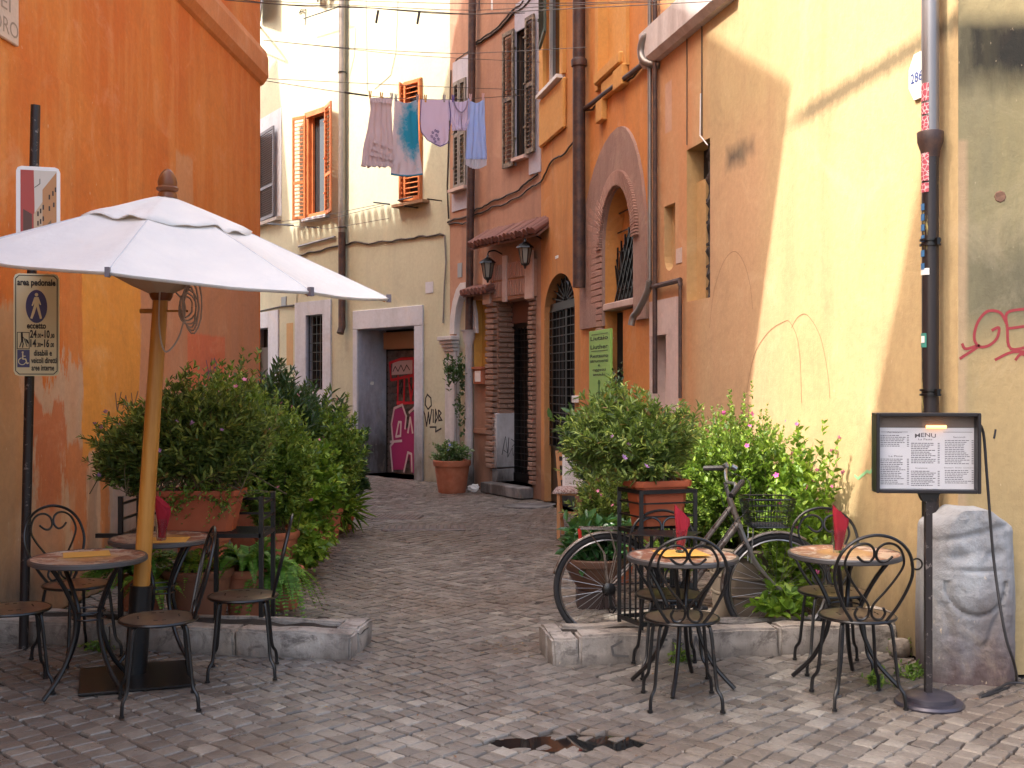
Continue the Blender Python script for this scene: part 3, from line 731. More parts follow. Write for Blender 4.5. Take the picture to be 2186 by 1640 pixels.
    shutter(g, y0, z0, z1, (y1-y0)*.5, m_greyish, .06, -.03, 26, 1, mid=.5); shutter(g, y1, z0, z1, (y1-y0)*.48, m_greyish, .06, -.03, 26, -1, mid=.5)
    MB().box(y0-.05, y1+.1, -.12, 0, z0-.05, z0).build('window_sill', m_pinkstone, g)
    # downpipe with a stone foot
    x, zb = W.at(1001, 705, -.1); xt = W.s(1010, -.1)
    pipe(g, [(xt, -.1, 9.5), (xt*.5+x*.5, -.1, 5.2), (x, -.1, zb)], .062, m_rustpipe)
    MB().lathe([(.085, 0), (.085, .3), (.068, .4), (.062, zb-.25), (.10, zb-.12), (.10, zb-.04), (.125, zb), (0, zb)], 16, (x, -.1, 0)).build('column', m_marble, g, True)
    # marble portal: jamb, capital, archivolt
    jx0, jx1 = W.s(955), px0; zc = W.z(965, 722)
    j = MB().box(jx0, jx1, -.05, 0, 0, zc-.22, ch=.01).build('portal_jamb', m_marble, g)
    c = MB(); 
    for i, (e, a, b) in enumerate(((.02, -.22, -.16), (.05, -.16, -.10), (.08, -.10, -.04), (.11, -.04, .03))): c.box(jx0-e*.6, jx1+e, -.05-e, 0, zc+a, zc+b-.002, ch=.008)
    c.build('capital', m_marble, g)
    cx = (px0+px1+.12)/2; rr = (px1+.12-px0)/2; zs = W.z(985, 712); za = W.z(990, 625)
    n = 9; vs = MB(); ro = rr + .17
    for i in range(n):
        a0, a1 = PI - PI*i/n, PI - PI*(i+1)/n - .02
        p = [(cx+rr*math.cos(a0), zs+(za-zs)*math.sin(a0)), (cx+rr*math.cos(a1), zs+(za-zs)*math.sin(a1)), (cx+ro*math.cos(a1), zs+(za-zs+.17)*math.sin(a1)), (cx+ro*math.cos(a0), zs+(za-zs+.17)*math.sin(a0))]
        MB().prism(p, -.05, -.002).build('arch_stone', m_marble, g)
    MB().box(px0, px1+.12, .3, .34, 0, za+.1).build('door', m_wood_dark, g)
    b = MB()
    for i in range(9): a = PI*(.95 - .1*i); b.bar((cx, .2, zs-.05), (cx+rr*math.cos(a), .2, zs-.05+(za-zs)*math.sin(a)), .015)
    b.build('fanlight_bars', m_iron, g)
    # letter box, small plate, cables
    lb = MB().box(W.s(1022), W.s(1041), -.10, 0, W.z(1031, 820), W.z(1031, 788), ch=.006).box(W.s(1022)-.02, W.s(1041)+.02, -.12, 0, W.z(1031, 788), W.z(1031, 783)).build('letter_box', m_terra, g)
    MB().box(W.s(1026), W.s(1038), -.105, -.1, W.z(1031, 815), W.z(1031, 792)).build('notice', m_paper, lb)
    MB().box(W.s(978), W.s(987), -.012, 0, W.z(982, 592), W.z(982, 562)).build('vent_plate', m_meter, g)
    MB().box(nx0, nx1, -.05, 0, W.z(1026, 640)+.002, W.z(1026, 632)).box(W.s(1010), W.s(1042), -.04, 0, W.z(1026, 925), W.z(1026, 915)).build('ledge', m_b1, g)
    for L, r in (([(958, 478), (990, 462), (1015, 455), (1060, 425), (1110, 405), (1150, 372)], .014), ([(960, 484), (1000, 470), (1060, 440), (1110, 420), (1158, 388)], .012),
                 ([(1018, 95), (1050, 75), (1090, 40), (1140, -10)], .016), ([(1018, 90), (1060, 60), (1120, 2)], .014), ([(975, 130), (1000, 112), (1018, 95)], .01), ([(960, 470), (957, 400), (965, 150)], .012)):
        rope(wp(W, L), r, m_cable, 'cable', g, wob=.06, sub=8)
    lantern(1041, 572, W, .26, 'black hexagonal wall lantern under the left end of the tiled canopy')
    lantern(1121, 540, W, .28, 'black hexagonal wall lantern under the right end of the tiled canopy, beside the pale upright')
m_niche = stucco('yellow_niche_plaster', (.62, .36, .08), (.55, .30, .07), streak=.3)
m_beam2 = M('reddish_beam', (.16, .08, .06), .8)
m_pinkstone = stucco('pink_stone', (.58, .42, .36), (.62, .48, .42), streak=.4, bump=.4)
m_bluewhite = stucco('bluish_white_surround', (.42, .42, .50), (.50, .48, .54), (.34, .36, .46), streak=.5)
m_greyish = M('grey_brown_shutter', (.22, .20, .17), .6)

# ------------------------------------------------------------------ orange houses with the two arches
def build_b2():
    W = RW; g = new_building('arched_door_house', W, 'narrow burnt orange house front with a tall arched barred door')
    x0, x1 = W.s(1155), W.s(1240); ax0, ax1 = W.s(1162), W.s(1227); H = 8.6
    ah = archp(ax0, ax1, 0, W.z(1198, 665), W.z(1198, 582))
    wx0, wx1 = W.s(1166), W.s(1202); wz0, wz1 = W.z(1184, 178), W.z(1184, -200)
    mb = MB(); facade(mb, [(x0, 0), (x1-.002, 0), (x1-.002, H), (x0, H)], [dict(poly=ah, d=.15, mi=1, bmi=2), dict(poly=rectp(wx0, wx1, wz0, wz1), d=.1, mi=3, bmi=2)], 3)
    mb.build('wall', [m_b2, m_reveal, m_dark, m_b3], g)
    zs = W.z(1198, 650, .1); za = W.z(1198, 590, .1)-.02
    d = MB(); y = .10
    d.box(ax0, ax0+.10, y, y+.05, 0, zs).box(ax1-.10, ax1, y, y+.05, 0, zs).box(ax0, ax1, y-.02, y+.05, zs-.08, zs+.03).box((ax0+ax1)/2-.04, (ax0+ax1)/2+.04, y, y+.05, 0, zs).box(ax0, ax1, y, y+.05, 0, .8)
    dd = d.build('door', m_iron, g); grille(dd, ax0+.06, ax1-.06, .8, zs-.08, 8, 16, y-.03, r=.008, name='bars')
    f = MB(); cx = (ax0+ax1)/2
    for i in range(11):
        a = PI*i/10; f.bar((cx+.1*math.cos(a), y, zs+.1*math.sin(a)), (cx+(ax1-ax0)*.48*math.cos(a), y, zs+(za-zs)*math.sin(a)), .016)
    f.tube([(cx+.22*math.cos(PI*i/10), y, zs+.3*math.sin(PI*i/10)) for i in range(11)], .01, 5); f.build('fanlight_bars', m_iron, dd)
    MB().box(W.s(1228), W.s(1236), -.05, 0, W.z(1232, 860), W.z(1232, 845), ch=.006).build('door_bell', m_whitep, g)
    # window with white sash, hanging shutter and apron
    MB().box(wx0-.22, wx0, -.05, 0, wz0-.02, 8.4).box(wx1, wx1+.16, -.05, 0, wz0-.02, 8.4).build('window_surround', m_b2y, g)
    MB().box(wx0-.22, wx1+.2, -.055, 0, wz0-.75, wz0-.08, ch=.02).build('window_apron', m_b2y, g)
    MB().box(wx0-.15, wx1+.1, -.12, .07, wz0-.07, wz0-.022).build('window_sill', m_whitep, g)
    w = MB().box(wx0, wx1, .08, .09, wz0, wz1).build('window', m_glass, g); MB().box(wx1-.16, wx1-.05, .04, .08, wz0, wz1).box(wx0, wx0+.06, .04, .08, wz0, wz1).box(wx0, wx1, .04, .08, wz0, wz0+.06).build('frame', m_whitep, w)
    zz = W.z(1188, 66, -.1); shutter(g, wx0+.1, zz, zz+2, wx1-wx0-.1, M('dark_green_paint', (.05, .07, .045), .6), .15, -.12, 30, 1)
    x = W.s(1236, -.11); pipe(g, [(x, -.11, 8.5), (x, -.11, W.z(1236, 614, -.11))], .078, m_rustpipe, collars=[(x, -.11, W.z(1236, 135, -.11))])
    MB().box(W.s(1245), W.s(1250), -.01, .0, W.z(1247, 470), W.z(1247, 425)).build('wall_plate', m_pinkstone, g)
    rope(wp(W, [(1158, 388), (1180, 345), (1205, 330), (1228, 302)]), .013, m_cable, 'cable', g, wob=.05, sub=6)
    MB().box(W.s(1186), W.s(1192), -.006, 0, W.z(1189, 552), W.z(1189, 546)).build('plaster_chip', m_whitep, g)
m_b2y = stucco('amber_surround', (.68, .33, .08), (.72, .38, .11), streak=.4)

def build_b3():
    W = RW; g = new_building('brick_arch_house', W, 'deep orange house front with a great brick ringed arch and lunette grille')
    x0, x1 = W.s(1240), W.s(1388); H = 8.6
    ax0, ax1 = W.s(1292), W.s(1358); zs, za = W.z(1325, 520), W.z(1325, 400)
    op = archp(ax0, ax1, 0, zs, za, 18); wx0, wx1 = W.s(1283), W.s(1334); wz = W.z(1308, 132)
    blind = rectp(wx0, wx1, wz, 8.3)
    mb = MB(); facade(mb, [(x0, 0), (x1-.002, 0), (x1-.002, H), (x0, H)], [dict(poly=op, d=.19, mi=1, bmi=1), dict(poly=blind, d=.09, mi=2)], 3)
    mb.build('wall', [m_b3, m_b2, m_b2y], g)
    # rough plaster field round the arch
    ox0, ox1 = W.s(1243), W.s(1386); zt = W.z(1330, 268); zl = W.z(1266, 700)
    cx = (ax0+ax1)/2
    out = [(ox0, zl), (ox0, zs-.4)] + [(cx - (cx-ox0)*math.cos(PI*i/20) if i <= 10 else cx + (ox1-cx)*-math.cos(PI*i/20), zs-.4 + (zt-zs+.4)*math.sin(PI*i/20)**.9) for i in range(1, 20)] + [(ox1, zs-.4), (ox1, zl)]
    inn = [(ax0, zl), (ax0, zs)] + [(cx - (cx-ax0)*math.cos(PI*i/18), zs + (za-zs)*math.sin(PI*i/18)) for i in range(1, 18)] + [(ax1, zs), (ax1, zl)]
    rg = MB().prism(out + inn[::-1], -.035, -.001).build('arch_field', m_field, g)
    # ring of voussoir bricks and brick jambs
    vr = MB().box(-.5, .5, -.5, .5, -.5, .5, ch=.08).build('brick', m_brick2, g); k = 0
    nv = 72
    for i in range(nv):
        a = PI*(i+.5)/nv; rx, rz = (ax1-ax0)/2, za-zs
        p = Vector((cx - rx*math.cos(a), zs + rz*math.sin(a))); t = Vector((rx*math.sin(a), rz*math.cos(a))); L = t.length*PI/nv; nrm = Vector((-t.y, t.x)).normalized()
        if nrm.dot(p - Vector((cx, zs))) < 0: nrm = -nrm
        for (off, w_, yy) in ((.10, .17, -.050), (.30, .22, -.012), (.55, .24, -.010)):
            if off > .2 and (i > nv*.22 or i % 2): continue
            c_ = p + nrm*off; o = vr if k == 0 else inst(vr, 'brick', g); k += 1
            o.location = (c_.x, yy + random.uniform(-.003, .003), c_.y); o.scale = (w_, .05, L*(.86 if off < .2 else 1.86*(1+off*.8))); o.rotation_euler = (0, -math.atan2(nrm.y, nrm.x), 0)
    nb = 34; h = (zs - W.z(1285, 1000))/nb; z0 = W.z(1285, 1000)
    for i in range(nb):
        for (xx, w_) in ((ax0-.12, .22), (ax0-.35, .22), (ax1+.1, .16)):
            if z0 + i*h < W.z(1266, 660) and xx < ax0-.2: continue
            if z0 + i*h < W.z(1375, 640) and xx > ax1: continue
            if xx > ax1: continue
            o = inst(vr, 'brick', g); o.location = (xx + random.uniform(-.006, .006), (-.026 if xx > ax0-.2 else -.014) + random.uniform(-.003, .003), z0+(i+.5)*h); o.scale = (w_, .05, h*.84)
    # lunette window with diagonal bars, ledge, dark doorway, orange pier
    lz = W.z(1322, 655, .1); lx = W.s(1321, .14)
    lun = [(lx, lz+.05), (ax1, lz+.05), (ax1, zs)] + [(cx+(ax1-cx)*math.cos(PI*i/18), zs+(za-zs-.06)*math.sin(PI*i/18)) for i in range(1, 7)] + [(lx, zs-.1)]
    ww = MB().prism(lun, .145, .168).build('window', m_dark, g)
    b = MB()
    for i in range(8):
        xx = lx + .02 + i*(ax1-lx)/7.5; zq = min(1.0, (za-lz-.1)*.8); b.bar((xx+.12, .10, lz+.05), (max(lx, xx-.12), .10, lz+.05+zq*(.45+.07*i)), .016); b.bar((ax1-i*(ax1-lx)/7.5, .07, lz+.05), (ax1, .07, lz+.15+i*.16), .016)
        b.bar((xx, .12, lz+.05), (xx, .12, za-.25-.06*abs(i-6)), .018)
    for i in range(5): b.bar((lx, .13, lz+.2+i*.22), (ax1, .13, lz+.2+i*.22), .014)
    b.build('window_grille', m_iron, g)
    MB().box(ax0, ax1, -.03, .165, lz-.04, lz+.04, ch=.01).build('ledge', m_pinkstone, g)
    dx0, dx1 = W.s(1302, .14), W.s(1338, .14)
    MB().box(dx0, dx1, .145, .168, 0, lz-.06).build('doorway', m_dark, g)
    MB().box(W.s(1330, .05), ax1, .05, .168, 0, lz-.06).build('pier', m_b3, g)
    # blind window mouldings and stepped blocks under it
    MB().box(wx0-.12, wx0, -.04, 0, wz-.2, 8.3).box(wx1, wx1+.16, -.04, 0, wz-.2, 8.3).build('window_surround', m_b2y, g)
    MB().box(wx0-.02, wx1+.06, -.09, 0, wz-.16, wz-.02, ch=.02).build('window_sill', m_b2y, g)
    zq = wz - .16
    MB().box(wx0+.2, wx1-.25, -.06, 0, zq-.22, zq-.02, ch=.01).box(wx0, wx0+.25, -.07, 0, zq-.45, zq-.2, ch=.01).box(wx1-.2, wx1+.14, -.08, 0, zq-.25, zq-.02, ch=.01).build('sill_brackets', m_b2y, g)
    a, b2 = W.at(1243, 237, -.05), W.at(1382, 130, -.05)
    pipe(g, [(a[0], -.05, a[1]), (b2[0], -.05, b2[1])], .03, m_rustpipe, 'service_pipe', 8)
    rope(wp(W, [(1245, 246), (1300, 205), (1345, 165), (1378, 140)]), .011, m_cable, 'cable', g, wob=.06, sub=7)
    x = W.s(1387, -.07)
    P = [(x, -.07, 8.5), (x, -.07, W.z(1387, 600, -.07)), (x-.06, -.08, W.z(1387, 625, -.07)), (x-.2, -.12, W.z(1385, 660, -.07)), (x-.3, -.14, W.z(1385, 672, -.07)), (x-.32, -.16, W.z(1385, 692, -.07))]
    pipe(g, spline(P[1:], 5), .035, m_zinc, 'drainpipe'); pipe(g, P[:2], .022, m_zinc, 'conduit'); pipe(g, [(x+.10, -.05, 8.5), (x+.10, -.05, W.z(1390, 840))], .025, m_rustpipe, 'conduit')
    e = W.at(1380, 92, -.1); pipe(g, spline([(e[0]+.1, -.0, e[1]+.1), (e[0], -.12, e[1]+.05), (e[0]-.05, -.14, e[1]-.08), (e[0]+.02, -.12, e[1]-.2), (e[0]+.12, 0, e[1]-.25)], 6), .04, m_zinc, 'elbow_pipe')
    MB().ribbon(W.pts([(1358, 865), (1352, 850), (1362, 830), (1350, 870)]), .02).build('graffiti', M('red_marker', (.4, .05, .03), .8), g)
    # the luthier's green board hangs in front: it is a thing of its own
    sx0, sx1 = W.s(1272), W.s(1318); z1 = W.z(1295, 703, -.06); z0 = W.z(1295, 875, -.06)
    s = empty('luthier_signboard', mat=W.mat @ Matrix.Translation((0, 0, 0)), label='tall narrow green signboard with black lettering and a violin drawing beside the arched doorway', cat='sign')
    MB().box(sx0, sx1, -.085, -.055, z0, z1, ch=.004).build('board', M('lime_green_board', (.27, .50, .10), .55), s)
    t = MB(); c = (sx0+sx1)/2; wd = sx1-sx0; h = z1-z0; y = -.088; n0 = z1
    for (tx, f, sz, wf) in (('Liutaio', .125, .075, .82), ('Liuther', .235, .075, .82), ('Restauro', .345, .062, .84), ('strumenti', .405, .055, .84), ('e', .457, .05, .10), ('oggetti', .515, .05, .62), ('antichi', .575, .05, .58)):
        write(t, tx, c, n0 - f*h, sz*h, wd*wf, y, .012)
    t.box(sx0+wd*.12, sx1-wd*.1, y, y+.002, n0-.053*h, n0-.047*h); t.box(sx0+wd*.12, sx1-wd*.1, y, y+.002, n0-.265*h, n0-.259*h)
    t.build('lettering', m_ink, s)
    v = MB(); vz = n0-.92*h
    def el(a, b, w_, hh): return [(c+a+w_*math.cos(q*PI/8), y, b+hh*math.sin(q*PI/8)) for q in range(17)]
    v.tube(spline([(c+sx*wd, y, vz+sz*h) for sx, sz in ((0, -.005), (.17, .02), (.16, .05), (.09, .075), (.13, .105), (.10, .13), (0, .14), (-.10, .13), (-.13, .105), (-.09, .075), (-.16, .05), (-.17, .02))], 4, True), .0035, 4, closed=True)
    v.bar((c-.01, y, vz+.05*h), (c-.01, y, vz+.24*h), .006).bar((c+.01, y, vz+.05*h), (c+.01, y, vz+.24*h), .006).tube(el(0, vz+.26*h, .02, .03), .004, 4)
    for q in (.25, .265): v.bar((c-.05, y, vz+q*h), (c+.05, y, vz+q*h), .006)
    v.build('violin_drawing', M('dark_green_ink', (.06, .14, .05), .8), s)
m_field = stucco('rough_brown_pink_plaster', (.33, .20, .16), (.39, .24, .19), (.28, .17, .13), streak=.7, bump=1.0)

def build_b4():
    W = RW; g = new_building('ochre_house', W, 'ochre plastered house on the right with a tall barred alcove and sunlit band')
    x0 = W.s(1388); H = 8.6
    ax0, ax1 = W.s(1466), W.s(1516); az1 = W.z(1490, 308); az0 = W.z(1490, 640)
    nx0, nx1 = W.s(1418), W.s(1441); nz1 = W.z(1430, 437); nz0 = W.z(1430, 578); rr = (nx1-nx0)/2
    nic = [(nx1, nz1), (nx0, nz1), (nx0, nz0+rr)] + [((nx0+nx1)/2 - rr*math.cos(PI*i/8), nz0+rr - rr*math.sin(PI*i/8)) for i in range(1, 8)] + [(nx1, nz0+rr)]
    dx0, dx1 = W.s(1396), W.s(1428); dz = W.z(1412, 716)
    mb = MB(); facade(mb, [(x0, 0), (0, 0), (0, H), (x0, H)], [dict(poly=rectp(ax0, ax1, az0, az1), d=.17, mi=1, bmi=2), dict(poly=nic, d=.08, mi=1), dict(poly=rectp(dx0, dx1, W.z(1412, 870), dz), d=.12, mi=3, bmi=3)], 3)
    mb.build('wall', [m_b4, m_reveal2, m_dark, m_pinkwhite], g)
    # pale pink frame round the little window
    px0, px1 = W.s(1384)+.12, W.s(1449); pz = W.z(1417, 640); zb = W.z(1412, 880)
    MB().box(px0, dx0, -.03, 0, zb, dz).box(dx1, px1, -.03, 0, zb, dz).box(px0, px1, -.031, 0, dz+.001, pz).build('window_surround', m_pinkwhite, g)
    MB().box(dx1-.2, dx1-.03, .06, .12, zb, W.z(1420, 800)).build('meter', m_meter, g)
    # knotted iron bars in the alcove
    b = MB()
    for k, xx in enumerate((ax1-.06, ax1-.22)):
        P = [(xx + .02*math.sin(i*2.1+k), .04+k*.05, az0 + (az1-az0)*i/26) for i in range(27)]
        b.tube(P, [.016 + (.022 if i % 4 == 0 else 0) for i in range(27)], 6)
    for i in range(7): zz = az0 + (az1-az0)*(i+.5)/7; b.bar((ax0+.25, .10, zz), (ax1, .06, zz+.02), .02)
    b.build('window_grille', M('rusted_dark_iron', (.035, .024, .02), .8), g)
    MB().box(ax0+.001, ax0+.22, .10, .168, az0, az1-.3).build('window_frame', m_reveal2, g)
    # eaves course: fascia and sloping lower moulding
    (xa, za), (xb, zb_) = W.at(1392, 106, -.11), W.at(1540, -2, -.11); z = (za+zb_)/2; 
    xe = xb + .1; 
    c = MB(); c.prism([(-.12, z+.01), (-.12, z+.30), (-.02, z+.34), (0, z+.34), (0, z-.05), (-.07, z-.05)], 0, xe-x0+.02)
    c.v = [(x0 -.01 + v[1], v[0], v[2]) for v in c.v]; c.build('eaves_course', m_eaves, g)
    # pipe over the pink frame
    a, b_ = W.at(1389, 612, -.05), W.at(1452, 600, -.05); z = (a[1]+b_[1])/2
    pipe(g, [(a[0], -.05, z), (b_[0], -.05, z), (b_[0], -.05, z-.05)], .026, m_rustpipe, 'service_pipe', 8)
    pipe(g, [(b_[0], -.05, z-.0), (b_[0], -.05, W.z(1451, 850))], .018, m_rustpipe, 'service_pipe', 8)
    rope(wp(W, [(1500, 35), (1500, 290)], -.008), .006, m_cable, 'cable', g); rope(wp(W, [(1468, 62), (1468, 310)], -.008), .005, m_cable, 'cable', g)
    rope(wp(W, [(1500, 200), (1499, 290), (1515, 310)], -.02), .006, m_whitep, 'cable', g)
    mk = M('scratch_brown', (.25, .14, .07), .9); t = MB()
    for L in ([(1515, 700), (1525, 620), (1545, 560), (1568, 537), (1588, 560), (1602, 610), (1607, 660)], [(1592, 850), (1610, 760), (1640, 710), (1672, 688), (1688, 690), (1706, 740), (1712, 860)], [(1690, 700), (1705, 676), (1725, 674), (1752, 720), (1768, 800), (1772, 850)]):
        t.ribbon([(p.x, p.z) for p in spline([(a, 0, b) for a, b in W.pts(L)], 5)], .005)
    t.build('scratches', mk, g)
    gg = MB(); gg.ribbon(W.pts([(1825, 1015), (1832, 1022), (1842, 1014), (1852, 1006), (1858, 1009), (1864, 1000)]), .02); gg.build('graffiti', M('green_marker', (.25, .5, .25), .8), g)
    MB().box(W.s(1444), W.s(1456), -.006, 0, W.z(1450, 562), W.z(1450, 530)).build('wall_plate', m_pinkstone, g)
    # house number plate, partly behind the pipe
    cx, cz = W.at(1965, 162); r = .15
    hx = [(cx + .105*math.sin(a), cz + r*math.cos(a)) for a in [PI*(i+.5)/4 for i in range(8)]]
    pl = MB().prism(hx, -.018, -.002).build('number_plate', m_whitep, g)
    t = MB(); write(t, '2867', cx+.012, cz-.035, .085, .17, -.021, .01); t.build('lettering', M('blue_ink', (.03, .06, .22), .6), pl)
    # ---- the corner downpipe: upper lead coloured length, collar, lower black length
    x, _ = W.at(1986, 820, -.09); zc = W.z(1987, 300, -.09); r = .05
    up = MB().tube([(x, -.09, zc), (x, -.09, 8)], r, 16).build('drainpipe', m_leadpipe, g, True)
    MB().lathe([(r, -.10), (r*1.12, -.06), (r*1.45, -.01), (r*1.5, .045), (r*1.45, .05), (r*1.1, .055)], 18, (x, -.09, zc)).build('collar', m_rustpipe, up, True)
    lo = MB().tube([(x, -.09, .32), (x, -.09, zc)], r*.97, 16).build('drainpipe', m_paintpipe, g, True)
    for py in (518, 838, 1190):
        zz = W.z(1986, py, -.09); MB().lathe([(r, -.02), (r*1.22, -.02), (r*1.22, -.008), (r, -.006), (r, .006), (r*1.22, .008), (r*1.22, .02), (r, .02)], 16, (x, -.09, zz)).box(x+r*.8, x+r+.035, -.10, -.08, zz-.02, zz+.02).build('clamp', m_iron, lo, True)
    MB().tube([(x, -.09, .34), (x-.01, -.09, 0)], r*1.0, 14).build('pipe_shoe', m_terra, lo, True)
    # stickers wrapped round the pipe
    def sticker(py0, py1, a0, a1, mat, host=lo, k=.003):
        z0, z1 = W.z(1986, py1, -.09), W.z(1986, py0, -.09); b = MB(); n = 5; rr = r + k
        for i in range(n):
            q0, q1 = a0+(a1-a0)*i/n, a0+(a1-a0)*(i+1)/n
            f = lambda q, z: (x + rr*math.sin(q), -.09 - rr*math.cos(q), z)
            b.add([f(q0, z0), f(q1, z0), f(q1, z1), f(q0, z1)], [(0, 1, 2, 3)])
        return b.build('sticker', mat, host, True)
    for a, b_ in ((180, 218), (222, 246), (250, 285), (318, 352), (352, 388), (392, 412)): sticker(a, b_, -.25, .85, m_sticker)
    sticker(574, 588, -.35, .9, m_whitep)
    for py in (436, 458, 480, 503, 535, 563): sticker(py, py+14, -.35, .35, M('blue_sticker', (.04, .14, .3), .5))
    sticker(712, 742, -.3, .6, M('green_sticker', (.05, .25, .2), .5)); sticker(718, 732, -.1, .4, m_whitep, k=.006)
    return g
m_pinkwhite = stucco('pale_pink_plaster', (.60, .44, .40), (.66, .52, .47), streak=.4)
m_eaves = stucco('white_eaves_plaster', (.60, .52, .50), (.68, .62, .60), (.42, .34, .32), streak=.9)
m_leadpipe = M('lead_grey_pipe', (.22, .21, .215), .35, .55)
m_paintpipe = M('black_painted_pipe', (.028, .024, .025), .35, .3)
k = m_paintpipe.rng(m_paintpipe.noise(2.2, 5, .7, sc=(6, 6, 1)), .60, .66)
m_paintpipe.set('Base Color', m_paintpipe.mix(k, (.028, .022, .023), (.42, .36, .14)))
m_sticker = M('red_white_sticker', rough=.6)
k = m_sticker.rng(m_sticker.voro(38, 'DISTANCE_TO_EDGE'), .05, .08); m_sticker.set('Base Color', m_sticker.mix(k, (.6, .45, .45), (.42, .07, .10)))

def build_ew():
    W = EW; g = new_building('corner_house', W, 'mossy grey green and ochre plaster end wall with red spray letters at the right edge')
    mb = MB(); facade(mb, [(.002, 0), (6, 0), (6, 8.6), (.002, 8.6)], [], 3); mb.build('wall', m_ew, g)
    t = MB()
    for L in ([(2148, 690), (2135, 668), (2110, 664), (2092, 680), (2082, 702), (2080, 725), (2090, 740), (2110, 738), (2128, 722), (2132, 700), (2118, 705)], [(2186, 660), (2150, 668), (2150, 700), (2158, 745), (2210, 735)], [(2150, 702), (2200, 695)], [(2050, 765), (2090, 738), (2062, 745), (2054, 735)], [(2125, 768), (2160, 752), (2200, 752)], [(2168, 768), (2180, 756), (2200, 765)], [(2215, 660), (2215, 745)]):
        t.ribbon([(p.x, p.z) for p in spline([(a, 0, b) for a, b in W.pts(L)], 5)], .016)
    t.build('graffiti', M('dark_red_spray', (.30, .035, .04), .7), g)
    x, z = W.at(2135, 420); MB().lathe([(.0, 0), (.03, .004), (.035, 0)], 8).build('plaster_hole', m_b1, g).matrix_basis = Matrix.Translation((x, -.001, z)) @ Matrix.Rotation(PI/2, 4, 'X')
    MB().ribbon(W.pts([(2125, 918), (2122, 935)]), .012).build('scratches', m_black, g)

# ------------------------------------------------------------------ ground
PX, PY, PA, PB = .29, 5.22, .27, .08     # puddle
def gz(x, y):
    d = .012*math.sin(x*1.7+.4)*math.sin(y*.9) + .008*math.sin(x*3.1+y*2.3)
    if y > 7.3: d -= .03*math.exp(-((x+.25-.06*(y-9))/.7)**2) * min(1, (y-7.3)/2)
    q = ((x-PX)/PA)**2 + ((y-PY)/PB)**2
    return d*.6*(1-math.exp(-q*.06)) - .024*math.exp(-q**1.5*.3)
m_cob = M('basalt_cobble', rough=.5)
def cob_setup(m):
    geo = m.N.new('ShaderNodeNewGeometry'); oi = m.N.new('ShaderNodeObjectInfo')
    rnd = m.math('FRACT', m.math('ADD', geo.outputs['Random Per Island'], m.math('MULTIPLY', oi.outputs['Random'], 3.7)))
    pos = geo.outputs['Position']
    c = m.ramp(rnd, [(0, (.125, .110, .098)), (.35, (.175, .156, .138)), (.7, (.225, .202, .178)), (.93, (.285, .257, .225)), (1, (.35, .32, .275))])
    big = m.noise(.55, 4, .6, v=pos); dirt = m.noise(3.5, 6, .7, v=pos)
    c = m.mix(m.rng(big, .44, .62, 0, .75), c, (.145, .110, .085))
    c = m.mix(m.rng(dirt, .50, .72, 0, .7), c, (.10, .076, .060))
    c = m.mix(m.rng(m.noise(60, 4, .6, v=pos), .35, .75, 0, .35), c, (.07, .06, .058))
    m.set('Base Color', c); m.set('Roughness', m.rng(m.noise(9, 4, .6, v=pos), .3, .7, .24, .52))
    n = m.N.new('ShaderNodeBump'); n.inputs['Strength'].default_value = .55; n.inputs['Distance'].default_value = .006
    m.put(n.inputs['Height'], m.math('ADD', m.noise(55, 5, .65, v=pos), m.math('MULTIPLY', m.noise(240, 3, .6, v=pos), .3))); m.set('Normal', n.outputs[0])
cob_setup(m_cob)
m_soil = M('packed_dirt', rough=.95)
m_soil.set('Base Color', m_soil.mix(m_soil.rng(m_soil.noise(6, 6, .7), .35, .7), (.022, .017, .013), (.058, .044, .034))); m_soil.bump(m_soil.noise(90, 5, .7), .8, .01)
